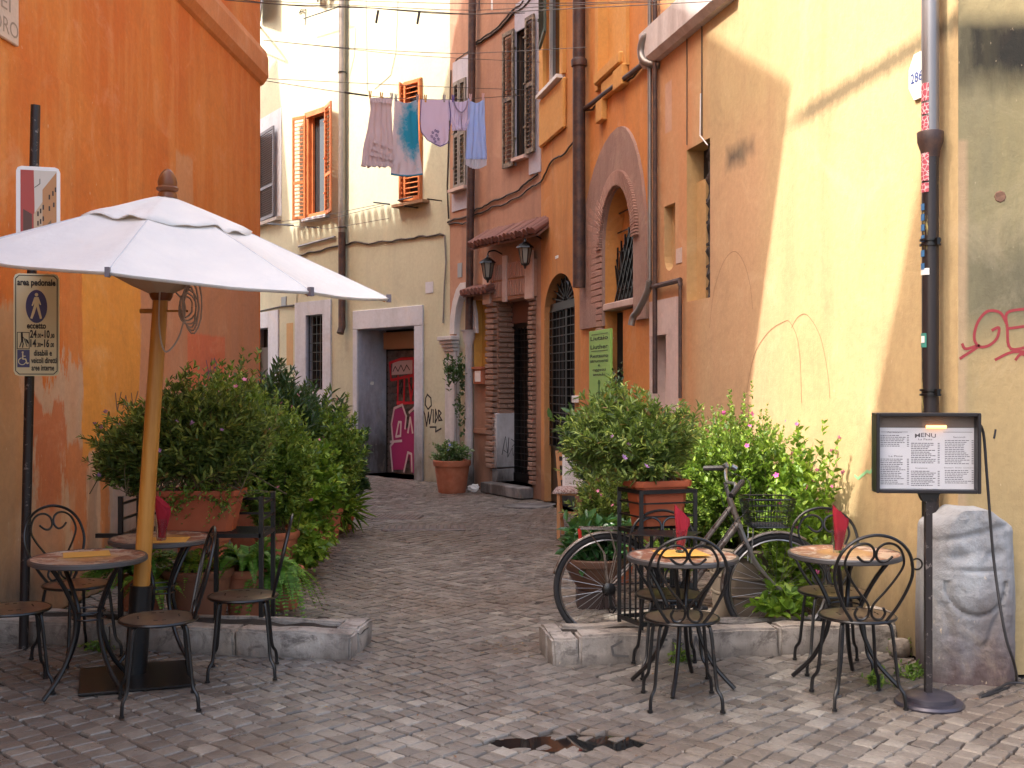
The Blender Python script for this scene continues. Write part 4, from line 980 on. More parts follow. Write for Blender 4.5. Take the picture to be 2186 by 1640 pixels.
def build_ground():
    MB().add([(-60, -60, -.055), (60, -60, -.055), (60, 90, -.055), (-60, 90, -.055)], [(0, 1, 2, 3)]).build('ground', m_soil)['kind'] = 'structure'
    # jointing dirt follows the paving
    xs = np.arange(-4.2, 4.4, .06); ys = np.arange(3.0, 24, .06); b = MB()
    b.add([(x, y, gz(x, y) - .017 + .020*max(0, mnoise.noise(Vector((x*2.2, y*2.2, 5)))+.5*mnoise.noise(Vector((x*7, y*7, 2))))) for y in ys for x in xs], [(j*len(xs)+i, j*len(xs)+i+1, (j+1)*len(xs)+i+1, (j+1)*len(xs)+i) for j in range(len(ys)-1) for i in range(len(xs)-1)])
    g = b.build('street', m_soil, None, True); tag(g, kind='structure')
    cell = .102; pts = []
    def wl(W, y): t = (y - W.o.y)/W.X.y; return W.o.x + W.X.x*t
    def warp(x, y):
        a = mnoise.noise(Vector((x*.35, y*.35, 0))); b_ = mnoise.noise(Vector((x*.35+7, y*.35, 3)))
        c = mnoise.noise(Vector((x*1.1+3, y*1.1, 9))); return x + .28*a + .04*c, y + .28*b_ + .04*c
    Rr = 22
    for i in range(-190, 290):
        for j in range(-190, 290):
            u, v = i*cell, j*cell
            x, y = (u - v)*.7071, (u + v)*.7071 + 2
            if y < 3.3 or y > 23.4 or abs(x) > .50*y + .5 or x < -3.9 or x > 4.1: continue
            X, Yy = warp(x, y)
            if X < wl(L1, Yy) + .03 and Yy < 13.8: continue
            if Yy > 6.418 and Yy < 16.1 and X > wl(RW, Yy) - .02: continue
            if Yy > 16.1 and X > wl(B1, Yy) - .02: continue
            if X > 2.546 and Yy > 6.40: continue
            if (Vector((X, Yy)) - CR.o).dot(CR.Y) > -.03 and X > -4.3: continue
            if .03 < X-(-.86)*1 < .0: continue
            x2, y2 = warp(x+.0354, y+.0354); x3, y3 = warp(x-.0354, y+.0354)
            pts.append((X, Yy, math.atan2(y2-Yy, x2-X), math.hypot(x2-X, y2-Yy)/.05, math.hypot(x3-X, y3-Yy)/.05))
    pts.sort(key=lambda p: p[1])
    inview = [i for i, p in enumerate(pts) if p[1] > 4.78 and abs(p[0]) < p[1]*.455]
    solo = set(inview[:290])
    def stone(x, y, a, rr):
        hw = cell*.5*.965; e = []
        sx, sy = hw*rr.uniform(.90, 1.02), hw*rr.uniform(.90, 1.02); c = .10
        P = [(-1, -1+c), (-1+c, -1), (1-c, -1), (1, -1+c), (1, 1-c), (1-c, 1), (-1+c, 1), (-1, 1-c)]
        P = [(px*sx + rr.uniform(-.007, .007), py*sy + rr.uniform(-.007, .007)) for px, py in P]
        tx, ty, dz = rr.uniform(-.028, .028), rr.uniform(-.028, .028), rr.uniform(-.0025, .0035)
        V = []
        for s, z in ((1, -.045), (.99, -.008), (.925, 0.0)):
            V += [(px*s, py*s, z + dz + (px*tx + py*ty)*(z > -.02)) for px, py in P]
        V.append((rr.uniform(-.01, .01), rr.uniform(-.01, .01), .003+dz)); return V
    FA = [(k, (k+1) % 8, 8+(k+1) % 8, 8+k) for k in range(8)] + [(8+k, 8+(k+1) % 8, 16+(k+1) % 8, 16+k) for k in range(8)] + [(16+k, 16+(k+1) % 8, 24) for k in range(8)]
    rr = random.Random(3); V = []; Fc = []; vars_ = []
    for k in range(24):
        me = bpy.data.meshes.new('cobblestone'); me.from_pydata(stone(0, 0, 0, rr), [], FA); me.materials.append(m_cob.mat)
        vars_.append(me)
    for i, (x, y, a, ku, kv) in enumerate(pts):
        a += rr.uniform(-.06, .06); x += rr.uniform(-.004, .004); y += rr.uniform(-.004, .004); z = gz(x, y)
        if i in solo:
            o = bpy.data.objects.new('cobblestone', rr.choice(vars_)); col.objects.link(o); o.parent = g; o.location = (x, y, z)
            e = .05; o.rotation_euler = ((gz(x, y+e)-gz(x, y-e))/(2*e), -(gz(x+e, y)-gz(x-e, y))/(2*e), a + rr.choice((0, 1))*PI); o.scale = (ku, kv, 1); continue
        ca, sa = math.cos(a), math.sin(a); o = len(V)
        for (px, py, pz) in stone(x, y, a, rr): px *= ku; py *= kv; V.append((x + px*ca - py*sa, y + px*sa + py*ca, z + pz))
        Fc += [tuple(q+o for q in f) for f in FA]
    c = MB(); c.v = V; c.f = Fc; c.m = [0]*len(Fc); o = c.build('cobblestones', m_cob, g); tag(o, kind='stuff')
    print('cobbles', len(pts))
    # puddle
    P = [(PX + PA*1.5*math.cos(t)*(1+.05*math.sin(3*t+1)+.02*math.sin(7*t)), PY + PB*1.5*math.sin(t)*(1+.10*math.sin(2*t+.4)+.05*math.sin(5*t))) for t in [2*PI*i/48 for i in range(48)]]
    m = M('puddle_water', (.012, .012, .012), .03, 0); m.set('Specular IOR Level', .8)
    MB().add([(a, b_, -.0095) for a, b_ in P], [tuple(range(48))]).build('puddle', m)['kind'] = 'structure'
    # cast iron covers in the lane
    def cover(px, py, w, d, nx, ny, label, rot):
        p = gnd(px, py); p.z = gz(p.x, p.y) + .012; c = empty('drain_cover', p, rot, label, 'drain cover')
        MB().box(-w/2, w/2, -d/2, d/2, -.02, .0, ch=.006).build('plate', M('worn_cast_iron', (.16, .13, .12), .5, .4), c)
        b = MB()
        for i in range(nx):
            for j in range(ny): x = -w/2 + (i+.5)*w/nx; y = -d/2 + (j+.5)*d/ny; b.obox((x, y, .003), (w/nx*.30, d/ny*.18, 0), (-.008, d/ny*.28, 0), (0, 0, .004))
        b.build('raised_pattern', M('bright_cast_iron', (.26, .22, .20), .4, .5), c)
    cover(905, 1130, .95, .34, 12, 4, 'rectangular cast iron drain cover with slanted ribs set into the lane paving', .05)
    cover(835, 1106, .75, .42, 14, 6, 'fine patterned square iron cover behind the slanted rib cover', -.1)
    # soil and leaves litter, weeds
    lv = MB(); r2 = random.Random(5)
    for n_, (cx_, cy_, s1, s2) in ((80, (.12, 7.05, .25, .12)), (90, (-.3, 9, .8, 2.2)), (50, (1.2, 6.45, 1.2, .3)), (50, (-2, 6.6, 1.2, .3)), (40, (-1.4, 9, .4, 1.2)), (40, (0, 5.6, 2, .6))):
        for _ in range(n_):
            x, y = r2.gauss(cx_, s1), r2.gauss(cy_, s2); a = r2.uniform(0, 6.3); L = r2.uniform(.006, .018); z = gz(x, y)+.008
            lv.add([(x-L*math.cos(a), y-L*math.sin(a), z), (x+L*.4*math.sin(a), y-L*.4*math.cos(a), z+.004), (x+L*math.cos(a), y+L*math.sin(a), z+.002), (x-L*.4*math.sin(a), y+L*.4*math.cos(a), z+.004)], [(0, 1, 2, 3)])
    m = M('dry_leaf', (.25, .13, .06), .8); gi = m.N.new('ShaderNodeNewGeometry'); m.set('Base Color', m.ramp(gi.outputs['Random Per Island'], [(0, (.09, .05, .03)), (.6, (.22, .11, .05)), (1, (.36, .26, .10))]))
    tag(lv.build('fallen_leaves', m), kind='stuff', label='scatter of small dry leaves and crumbs lying on the cobbles', cat='leaves')

# ------------------------------------------------------------------ stone curbs with earth
def curb(name, P, w, h, label, cuts, grp=None):
    """P: front foot line (two ground points, left to right); stones end to end, earth trough between the two rims"""
    a, b = Vector(P[0]), Vector(P[1]); X = (b-a); L = X.length; ang = math.atan2(X.y, X.x)
    g = empty(name, (a.x, a.y, 0), ang, label, 'stone curb'); t = .17
    def block(x0, x1, y0, y1, z1, nm='stone'):
        bm = bmesh.new(); bmesh.ops.create_cube(bm, size=1); bmesh.ops.subdivide_edges(bm, edges=bm.edges[:], cuts=1, use_grid_fill=True)
        for v in bm.verts: v.co = Vector(((x0+x1)/2+v.co.x*(x1-x0), (y0+y1)/2+v.co.y*(y1-y0), -.06+(v.co.z+.5)*(z1+.06)))
        bmesh.ops.bevel(bm, geom=[e for e in bm.edges if len(e.link_faces) == 2 and e.calc_face_angle() > 1], offset=.014, segments=2, affect='EDGES')
        n = max(2, int((x1-x0)/.09)); bmesh.ops.subdivide_edges(bm, edges=[e for e in bm.edges if e.calc_length() > .08], cuts=4, use_grid_fill=True)
        for v in bm.verts:
            q = v.co*4 + Vector((x0*3+a.x, 0, 0)); v.co += Vector((mnoise.noise(q), mnoise.noise(q+Vector((9, 0, 0))), mnoise.noise(q+Vector((0, 9, 0))))) * .012 + Vector((0, mnoise.noise(q*4), mnoise.noise(q*5)))*.009
        me = bpy.data.meshes.new(nm); bm.to_mesh(me); bm.free(); me.materials.append(m_curb.mat); me.polygons.foreach_set('use_smooth', [True]*len(me.polygons)); me.set_sharp_from_angle(angle=R(50))
        o = bpy.data.objects.new(nm, me); col.objects.link(o); o.parent = g; return o
    for x0, x1 in zip(cuts, cuts[1:]): block(x0+.004, x1-.004, 0, t, h + random.uniform(-.006, .006))
    cb = [cuts[0]+.12, (cuts[0]+cuts[-1])*.5, cuts[-1]-.165]
    for x0, x1 in zip(cb, cb[1:]): block(x0+.004, x1-.004, w-.09, w, h*.93)
    block(cuts[0], cuts[0]+.11, t+.003, w, h*.97); block(cuts[-1]-.16, cuts[-1]-.004, t+.003, w+.004, h*.985)
    n = 26; mbs = MB(); nx, ny = 40, 6
    pts = [(cuts[0]+.1 + (cuts[-1]-cuts[0]-.1)*i/nx, t-.01 + (w-.08-t)*j/ny) for j in range(ny+1) for i in range(nx+1)]
    mbs.add([(x, y, h*.82 + .03*mnoise.noise(Vector((x*5, y*9, 1)))) for x, y in pts], [(j*(nx+1)+i, j*(nx+1)+i+1, (j+1)*(nx+1)+i+1, (j+1)*(nx+1)+i) for j in range(ny) for i in range(nx)])
    mbs.build('soil', m_soil, g, True)
    return g
m_curb = stucco('curb_travertine', (.36, .31, .265), (.50, .45, .40), (.10, .085, .075), streak=.9, bump=1.0, stain='#4a4038', stain_z=(-.05, .10, .8))
_q = m_curb.b.inputs['Base Color'].links[0].from_socket; m_curb.set('Base Color', m_curb.mix(m_curb.rng(m_curb.noise(7, 7, .75, dist=.6, loc=(5, 5, 5)), .50, .62, 0, .75), _q, (.11, .09, .078)))
def build_curbs():
    g = curb('left_curb', ((-3.42, 7.22), (-.93, 6.75)), .46, .155, 'pinkish grey stone curb trough at the foot of the orange wall, left side of the lane', [0, .9, 1.75, 2.49]); g.name = 'stone_curb'
    g = curb('right_curb', ((.235, 6.62), (2.28, 6.98)), .42, .17, 'whitewashed stone curb trough with faint dark graffiti, right side of the lane', [0, .17, 1.42, 2.20]); g.name = 'stone_curb'
    t = MB()
    for L in ([(.42, .13), (.36, .10), (.37, .05), (.46, .04)], [(.50, .04), (.53, .14)], [(.62, .04), (.60, .13), (.70, .13)], [(.60, .09), (.68, .09)], [(.74, .04), (.74, .13), (.80, .10), (.74, .08)], [(.86, .05), (.88, .14), (.92, .05)]): t.ribbon(L, .014, -.012)
    t.build('graffiti', M('faded_black', (.10, .09, .085), .9), g)
    # loose pale stones at the wall end
    for i, (px, py, s, lb) in enumerate(((1888, 1378, .16, 'rough pale grey stone block wedged between curb and ochre wall'), (1925, 1405, .07, 'small dark rubble stone at the foot of the ochre wall'))):
        p = gnd(px, py); bm = bmesh.new(); bmesh.ops.create_icosphere(bm, subdivisions=3, radius=s)
        for v in bm.verts:
            v.co = Vector((max(-.85*s, min(.85*s, v.co.x*1.1)), v.co.y, max(-.7*s, min(.75*s, v.co.z)))); v.co *= 1 + .18*mnoise.noise(v.co*9+Vector((i*5, 0, 0)))
        me = bpy.data.meshes.new('loose_stone'); bm.to_mesh(me); bm.free(); me.materials.append(m_curb.mat)
        o = bpy.data.objects.new('loose_stone', me); col.objects.link(o); o.location = (p.x, p.y+.05, s*.66); tag(o, lb, 'stone')

def build_stele():
    """weathered upright block with the worn relief of a head"""
    p = ray(2066, 1468, 6.33); p.y = 6.15; w, h, d = .46, .985, .34; nx, nz = 46, 90; V = []; Fq = []
    def prof(u, z):     # half width and crown
        e = 1 - max(0, (z-.86)/.14)**2.2*.42 if z > .86 else 1
        return u*w/2*e*(1 + .03*math.sin(z*5))
    def depth(u, z):
        y = -(d/2)*(1 - abs(u)**5*.55) ; X, Z = u*w/2, z*h
        def bump_(cx, cz, rx, rz, a): 
            q = ((X-cx)/rx)**2 + ((Z-cz)/rz)**2; return a*math.exp(-q)
        y -= bump_(-.01, .60, .15, .24, .045)        # face
        y -= bump_(-.01, .52, .13, .08, .02)         # chin / jaw
        y += bump_(-.10, .735, .05, .028, .03) + bump_(.09, .745, .05, .028, .026)   # eye hollows
        y += bump_(-.0, .66, .11, .010, .022)        # mouth line
        r_ = math.hypot((X+.01)/.155, (Z-.58)/.17); 
        if Z < .60: y += .028*math.exp(-((r_-1)/.07)**2)
        y += .018*math.exp(-((Z-.86-.25*X)/.018)**2)
        y += .02*math.exp(-(((X-.10)-.35*(Z-.40))/.02)**2) * (1 if .22 < Z < .46 else 0) + .018*math.exp(-(((X+.16)+.2*(Z-.40))/.02)**2)*(1 if .28 < Z < .48 else 0)
        q = Vector((X*7, Z*7, 0)); return y + .010*mnoise.noise(q) + .006*mnoise.noise(q*3.3) + .003*mnoise.noise(q*8)
    for j in range(nz+1):
        z = j/nz; top = 1
        for i in range(nx+1):
            u = -1 + 2*i/nx; zz = z*h
            if z > .9: zz = h*(.9 + (z-.9)*(1 - .45*abs(u)**3.5)) + .008*mnoise.noise(Vector((u*3, 2, 0)))
            V.append((prof(u, z), depth(u, z), zz))
    Fq = [(j*(nx+1)+i, j*(nx+1)+i+1, (j+1)*(nx+1)+i+1, (j+1)*(nx+1)+i) for j in range(nz) for i in range(nx)]
    n0 = len(V); per = [j*(nx+1) for j in range(nz+1)] + [nz*(nx+1)+i for i in range(1, nx+1)] + [j*(nx+1)+nx for j in range(nz-1, -1, -1)]
    V += [(V[k][0]*1.0, d/2, V[k][2]) for k in per]
    Fq += [(per[k], per[k+1], n0+k+1, n0+k) for k in range(len(per)-1)] + [tuple(range(n0, n0+len(per)))]
    m = stucco('bluish_weathered_stone', (.33, .345, .36), (.41, .42, .435), (.24, .22, .21), streak=.9, bump=1.2, stain='#5a4a48', stain_z=(.0, .62, 1.0))
    o = MB().add(V, Fq).build('carved_stone', m, None, True, 60); o.location = (p.x, p.y+d/2+.02, -.02); o.rotation_euler = (0, 0, -.05)
    tag(o, 'worn pale bluish carved stone block with a face relief standing at the house corner', 'carved stone')

# ------------------------------------------------------------------ foliage
def leaf_mat(name, stops, trans=.35, rough=.45):
    m = M(name, rough=rough); g = m.N.new('ShaderNodeNewGeometry')
    c = m.ramp(g.outputs['Random Per Island'], stops); m.set('Base Color', c)
    t = m.N.new('ShaderNodeBsdfTranslucent'); m.put(t.inputs[0], m.mix(.5, c, (.25, .40, .04)))
    x = m.N.new('ShaderNodeMixShader'); x.inputs[0].default_value = trans
    m.t.links.new(m.b.outputs[0], x.inputs[1]); m.t.links.new(t.outputs[0], x.inputs[2])
    m.t.links.new(x.outputs[0], m.N['Material Output'].inputs[0]); return m
m_lf1 = leaf_mat('grey_green_leaf', [(0, (.05, .085, .025)), (.45, (.13, .19, .045)), (.8, (.26, .34, .08)), (.965, (.46, .52, .12)), (.98, (.30, .16, .05)), (1, (.24, .13, .05))])
m_lf2 = leaf_mat('fresh_green_leaf', [(0, (.06, .13, .015)), (.5, (.17, .30, .03)), (1, (.36, .50, .06))], .4)
m_lf3 = leaf_mat('dark_green_leaf', [(0, (.016, .045, .020)), (.6, (.038, .090, .034)), (1, (.09, .17, .06))], .2, .35)
m_lf4 = leaf_mat('box_leaf', [(0, (.07, .14, .025)), (.5, (.18, .29, .045)), (1, (.40, .52, .10))], .35)
m_fern = leaf_mat('fern_leaf', [(0, (.07, .18, .02)), (.6, (.14, .33, .04)), (1, (.24, .45, .07))], .4)
m_stem = M('plant_stem', (.12, .09, .045), .8)
m_pink = M('pink_petal', (.62, .08, .30), .6); m_mauve = M('mauve_petal', (.42, .20, .42), .6); m_blueflower = M('blue_petal', (.22, .24, .70), .6)
m_rose = M('rose_petal', (.70, .22, .36), .6)

def leaf_arrays(P, D, N, L, W):
    """P base points, D axes, N normals (n,3); L, W lengths. two quads folded along the midrib"""
    S = np.cross(D, N); S /= np.linalg.norm(S, axis=1)[:, None] + 1e-9; N2 = np.cross(S, D)
    L = L[:, None]; W = W[:, None]
    b = P; t = P + D*L - N2*L*.18
    l1 = P + D*L*.32 + S*W*.5 + N2*W*.18; r1 = P + D*L*.32 - S*W*.5 + N2*W*.18
    l2 = P + D*L*.70 + S*W*.38 + N2*(W*.12 - L*.06); r2 = P + D*L*.70 - S*W*.38 + N2*(W*.12 - L*.06)
    V = np.stack([b, l1, l2, t, r2, r1], 1).reshape(-1, 3); n = len(P); k = np.arange(n)[:, None]*6
    Q = np.concatenate([k + np.array([[0, 3, 2, 1]]), k + np.array([[0, 5, 4, 3]])], 1).reshape(-1, 4)
    return V, Q
def quads_mesh(name, V, Q, mat, parent):
    me = bpy.data.meshes.new(name); me.vertices.add(len(V)); me.vertices.foreach_set('co', V.astype(np.float32).ravel())
    me.loops.add(len(Q)*4); me.loops.foreach_set('vertex_index', Q.astype(np.int32).ravel())
    me.polygons.add(len(Q)); me.polygons.foreach_set('loop_start', np.arange(0, len(Q)*4, 4, dtype=np.int32))
    me.update(calc_edges=True); me.validate(); me.materials.append(mat.mat); o = bpy.data.objects.new(name, me); col.objects.link(o); o.parent = parent; return o
def unit(v): return v / (np.linalg.norm(v, axis=-1, keepdims=True) + 1e-9)
FLOWER = {}
def flower(mat, r=.018, n=5):
    k = mat.mat.name
    if k not in FLOWER:
        b = MB()
        for i in range(n):
            a = 2*PI*i/n; c, s = math.cos(a), math.sin(a); c2, s2 = math.cos(a+.5), math.sin(a+.5); c1, s1 = math.cos(a-.5), math.sin(a-.5)
            b.add([(0, 0, 0), (r*.7*c1, r*.7*s1, r*.2), (r*c, r*s, r*.35), (r*.7*c2, r*.7*s2, r*.2)], [(0, 1, 2, 3)])
        me = bpy.data.meshes.new('flower'); me.from_pydata(b.v, [], b.f); me.materials.append(mat.mat); FLOWER[k] = me
    return FLOWER[k]
def plant(name, label, base, c, rad, n, L, Wd, mat, per=26, seed=1, spread=.08, flowers=None, nfl=0, droop=.0, group=None, lumps=.45, start=.25, whorl=2, cat='plant', base_r=(.12, .08), stems=True, twig=.0019, lowcut=-1.0, up=.5):
    r = np.random.default_rng(seed); base = np.array(base, float); c = np.array(c, float); rad = np.array(rad, float)
    g = empty(name, tuple(base), label=label, cat=cat, group=group)
    VP, DD, NN, LL, SS = [], [], [], [], []; st = MB(); tips = []
    for i in range(n):
        d = unit(r.normal(size=3)); 
        while d[2] < lowcut: d = unit(r.normal(size=3))
        rr = r.uniform(.35, 1)**.5
        k = 1 + lumps*mnoise.noise(Vector(d*1.9 + seed*3.1)) + .06*r.normal()
        E = c + rad*d*rr*k
        B = base + np.array([r.normal()*base_r[0]*.5, r.normal()*base_r[1]*.5, 0])
        mid = (B+E)/2 + np.array([0, 0, .10*np.linalg.norm(E-B)]) + r.normal(size=3)*.05 + (E-B)*np.array([.05, .05, 0])
        T = np.linspace(0, 1, 9)[:, None]; C = (1-T)**2*B + 2*T*(1-T)*mid + T**2*E; C[:, 2] -= droop*T[:, 0]**3
        tips.append(C[-1])
        if stems and i % 4 == 0: st.tube(C[::2].tolist(), [twig*2.0, twig*1.6, twig*1.2, twig, twig*.5], 4)
        Ls = np.linalg.norm(E-B); m = int(per*r.uniform(.7, 1.3)); s0 = max(start, 1 - .55/max(Ls, .2))
        t = r.uniform(s0, 1.0, m)**.9; t.sort(); t = np.clip(t, 0, 1)
        a = (1-t)[:, None]; tt = t[:, None]; P = a**2*B + 2*tt*a*mid + tt**2*E; P[:, 2] -= droop*t**3
        Tn = unit(2*a*(mid-B) + 2*tt*(E-mid)); ph = np.arange(m)*2.4 + r.uniform(0, 6)
        u = unit(np.cross(Tn, np.array([.3, .2, 1.]))); w = np.cross(Tn, u)
        rad_ = u*np.cos(ph)[:, None] + w*np.sin(ph)[:, None]
        D = unit(rad_*.9 + Tn*(.55 + .6*t[:, None]**3) + np.array([0, 0, up*.5]) + r.normal(size=(m, 3))*.22)
        Nn = unit(np.cross(D, np.cross(np.array([0, 0, 1.]) + r.normal(size=(m, 3))*.45, D)))
        sz = (1 - .40*t**5)*r.uniform(.8, 1.45, m)
        VP.append(P); DD.append(D); NN.append(Nn); LL.append(L*sz); SS.append(Wd*sz)
    P = np.concatenate(VP) - base; V, Q = leaf_arrays(P, np.concatenate(DD), np.concatenate(NN), np.concatenate(LL), np.concatenate(SS))
    tag(quads_mesh('foliage', V, Q, mat, g), kind='stuff')
    if stems:
        st.v = [(x-base[0], y-base[1], z-base[2]) for x, y, z in st.v]; tag(st.build('stems', m_stem, g, True), kind='stuff')
    if flowers and nfl:
        f = sorted(tips, key=lambda p: p[1]-p[2]*.3 + r.uniform(0, .3))[:nfl*2]
        for i in range(0, len(f), 2):
            o = bpy.data.objects.new('flower', flower(flowers)); col.objects.link(o); o.parent = g
            o.location = Vector(f[i]-base) + Vector((0, -.015, .012)); o.rotation_euler = (r.uniform(.5, 1.4), r.uniform(-.5, .5), r.uniform(0, 6)); o.scale = (r.uniform(.8, 1.3),)*3
    return g
def fern(base, n, L, label, seed, arc=(0, 6.28), mat=None, droop=1.0):
    r = np.random.default_rng(seed); g = empty('fern', base, label=label, cat='fern'); mat = mat or m_fern; Vs, Qs, k = [], [], 0
    st = MB()
    for i in range(n):
        a = r.uniform(*arc); l = L*r.uniform(.6, 1.1); T = np.linspace(0.02, 1, 30); el = r.uniform(.5, 1.1)
        x = l*T*math.cos(el)*1.0; z = l*(T*math.sin(el) - droop*.85*T**2.4*r.uniform(.6, 1.2)); C = np.stack([x*math.cos(a), x*math.sin(a), z], 1)
        st.tube(C[::5].tolist(), .0015, 4)
        Tn = unit(np.gradient(C, axis=0)); S = unit(np.cross(Tn, np.array([0, 0, 1.]))); w = l*.16*np.sin(np.clip(T*1.08, 0, 1)*PI)**.6*(1-T*.5)+.004
        for sg in (-1, 1):
            D = unit(S*sg + Tn*.35 + r.normal(size=S.shape)*.08); V, Q = leaf_arrays(C, D, unit(np.cross(D, Tn)*-sg + .01), w, np.full(len(w), l*.035)); Vs.append(V); Qs.append(Q+k); k += len(V)
    tag(quads_mesh('fronds', np.concatenate(Vs), np.concatenate(Qs), mat, g), kind='stuff'); tag(st.build('stems', m_stem, g), kind='stuff'); return g

# ------------------------------------------------------------------ pots
def pot(p, r, h, label, mat=None, name='flower_pot', rim=.06, taper=.72, group=None, bands=1, n=32):
    mat = mat or m_terra; g = empty(name, tuple(p), label=label, cat='flower pot', group=group)
    pr = [(0, 0), (r*taper, 0), (r*taper*1.02, .01)]
    for i in range(1, 6): t = i/6; pr.append((r*(taper + (.94-taper)*t**.85), h*(1-rim/h)*t))
    pr += [(r*.93, h-rim), (r*1.0, h-rim+.004), (r*1.03, h-rim*.5), (r*1.03, h-.008), (r*1.0, h), (r*.9, h), (r*.88, h-.05), (0, h-.05)]
    MB().lathe(pr, n).build('body', mat, g, True)
    if bands:
        for b in range(bands):
            z = h*(.38 + .24*b); rr = r*(taper + (.94-taper)*(z/h)**.85); MB().lathe([(rr, -.012), (rr+.007, -.006), (rr+.007, .006), (rr, .012)], n, (0, 0, z)).build('band', mat, g, True)
    MB().lathe([(0, h-.035), (r*.885, h-.045)], n).build('soil', m_soil, g); return g
def trough(p, rz, w0, w1, d0, d1, h, label):
    """tapered plastic window box with rim"""
    g = empty('planter_box', tuple(p), rz, label, 'planter box'); b = MB()
    def ring(w, d, z): c = .035; return [(-w/2+c, -d/2, z), (w/2-c, -d/2, z), (w/2, -d/2+c, z), (w/2, d/2-c, z), (w/2-c, d/2, z), (-w/2+c, d/2, z), (-w/2, d/2-c, z), (-w/2, -d/2+c, z)]
    L = [ring(w0, d0, 0), ring(w1*.97+w0*.03, d1, h*.86), ring(w1+.03, d1+.03, h*.865), ring(w1+.035, d1+.035, h*.9), ring(w1+.035, d1+.035, h), ring(w1-.01, d1-.01, h), ring(w1-.02, d1-.02, h-.05)]
    V = [v for l in L for v in l]; Fq = [(i*8+j, i*8+(j+1) % 8, (i+1)*8+(j+1) % 8, (i+1)*8+j) for i in range(len(L)-1) for j in range(8)] + [tuple(range(8))[::-1]]
    b.add(V, Fq).build('body', m_terra2, g, True, 30); b2 = MB().add(ring(w1-.02, d1-.02, h-.045), [tuple(range(8))]).build('soil', m_soil, g); return g
m_terra2 = M('terracotta_plastic', (.46, .10, .032), .6)
m_terra2.set('Base Color', m_terra2.mix(m_terra2.rng(m_terra2.noise(4, 5, .6), .35, .7), (.33, .066, .022), (.40, .10, .038)))

# ------------------------------------------------------------------ bistro furniture
m_ftop = M('worn_pictured_tabletop', rough=.35)
def ftop():
    m = m_ftop; X, Y, Z = m.xyz(); r = m.math('SQRT', m.math('ADD', m.math('MULTIPLY', X, X), m.math('MULTIPLY', Y, Y)))
    oi = m.N.new('ShaderNodeObjectInfo'); off = m.N.new('ShaderNodeCombineXYZ'); m.put(off.inputs[0], m.math('MULTIPLY', oi.outputs['Random'], 9))
    v = m.N.new('ShaderNodeVectorMath'); m.put(v.inputs[0], m.coord()); m.put(v.inputs[1], off.outputs[0]); vv = v.outputs[0]
    c = m.mix(m.rng(m.noise(6, 5, .7, v=vv, dist=.8), .47, .50), (.46, .34, .25), (.26, .11, .07))
    c = m.mix(m.rng(m.noise(9, 4, .7, v=vv, dist=1.2, loc=(3, 1, 0)), .56, .59), c, (.52, .45, .38))
    c = m.mix(m.rng(m.noise(13, 3, .6, v=vv, loc=(8, 1, 0)), .62, .65), c, (.14, .07, .05))
    k = m.math('MULTIPLY', m.rng(r, .13, .17, 1, 0), .6); c = m.mix(k, c, (.48, .26, .08)); m.set('Base Color', c)
ftop()
m_rim = M('dull_steel_rim', (.09, .085, .085), .45, .4)
m_seat = M('worn_metal_seat', rough=.28, metal=.55); m_seat.set('Base Color', m_seat.mix(m_seat.rng(m_seat.noise(7, 5, .7), .4, .65), (.13, .085, .06), (.22, .16, .11)))
m_mat = M('yellow_paper', (.66, .36, .07), .7)
def make_table():
    g = empty('bistro_table'); tag(g, cat='table', group='round cafe tables')
    MB().lathe([(0, .718), (.292, .718), (.296, .72)], 48).build('tabletop', m_ftop, g, True)
    MB().lathe([(.292, .7205), (.300, .7215), (.307, .714), (.306, .696), (.296, .690), (0, .692)], 48).build('rim', m_rim, g, True)
    for i in range(4):
        a = PI/4 + i*PI/2; pr = spline([(.235, .69, 0), (.17, .60, 0), (.105, .48, 0), (.082, .40, 0), (.098, .28, 0), (.17, .13, 0), (.285, .008, 0)], 5)
        MB().tube([(p.x*math.cos(a), p.x*math.sin(a), p.y) for p in pr], .0125, 8).build('leg', m_iron, g, True)
    b = MB()
    for z, r in ((.43, .088), (.39, .083)): b.tube([(r*math.cos(2*PI*i/20), r*math.sin(2*PI*i/20), z) for i in range(20)], .005, 5, closed=True)
    b.build('ring', m_iron, g, True); return g
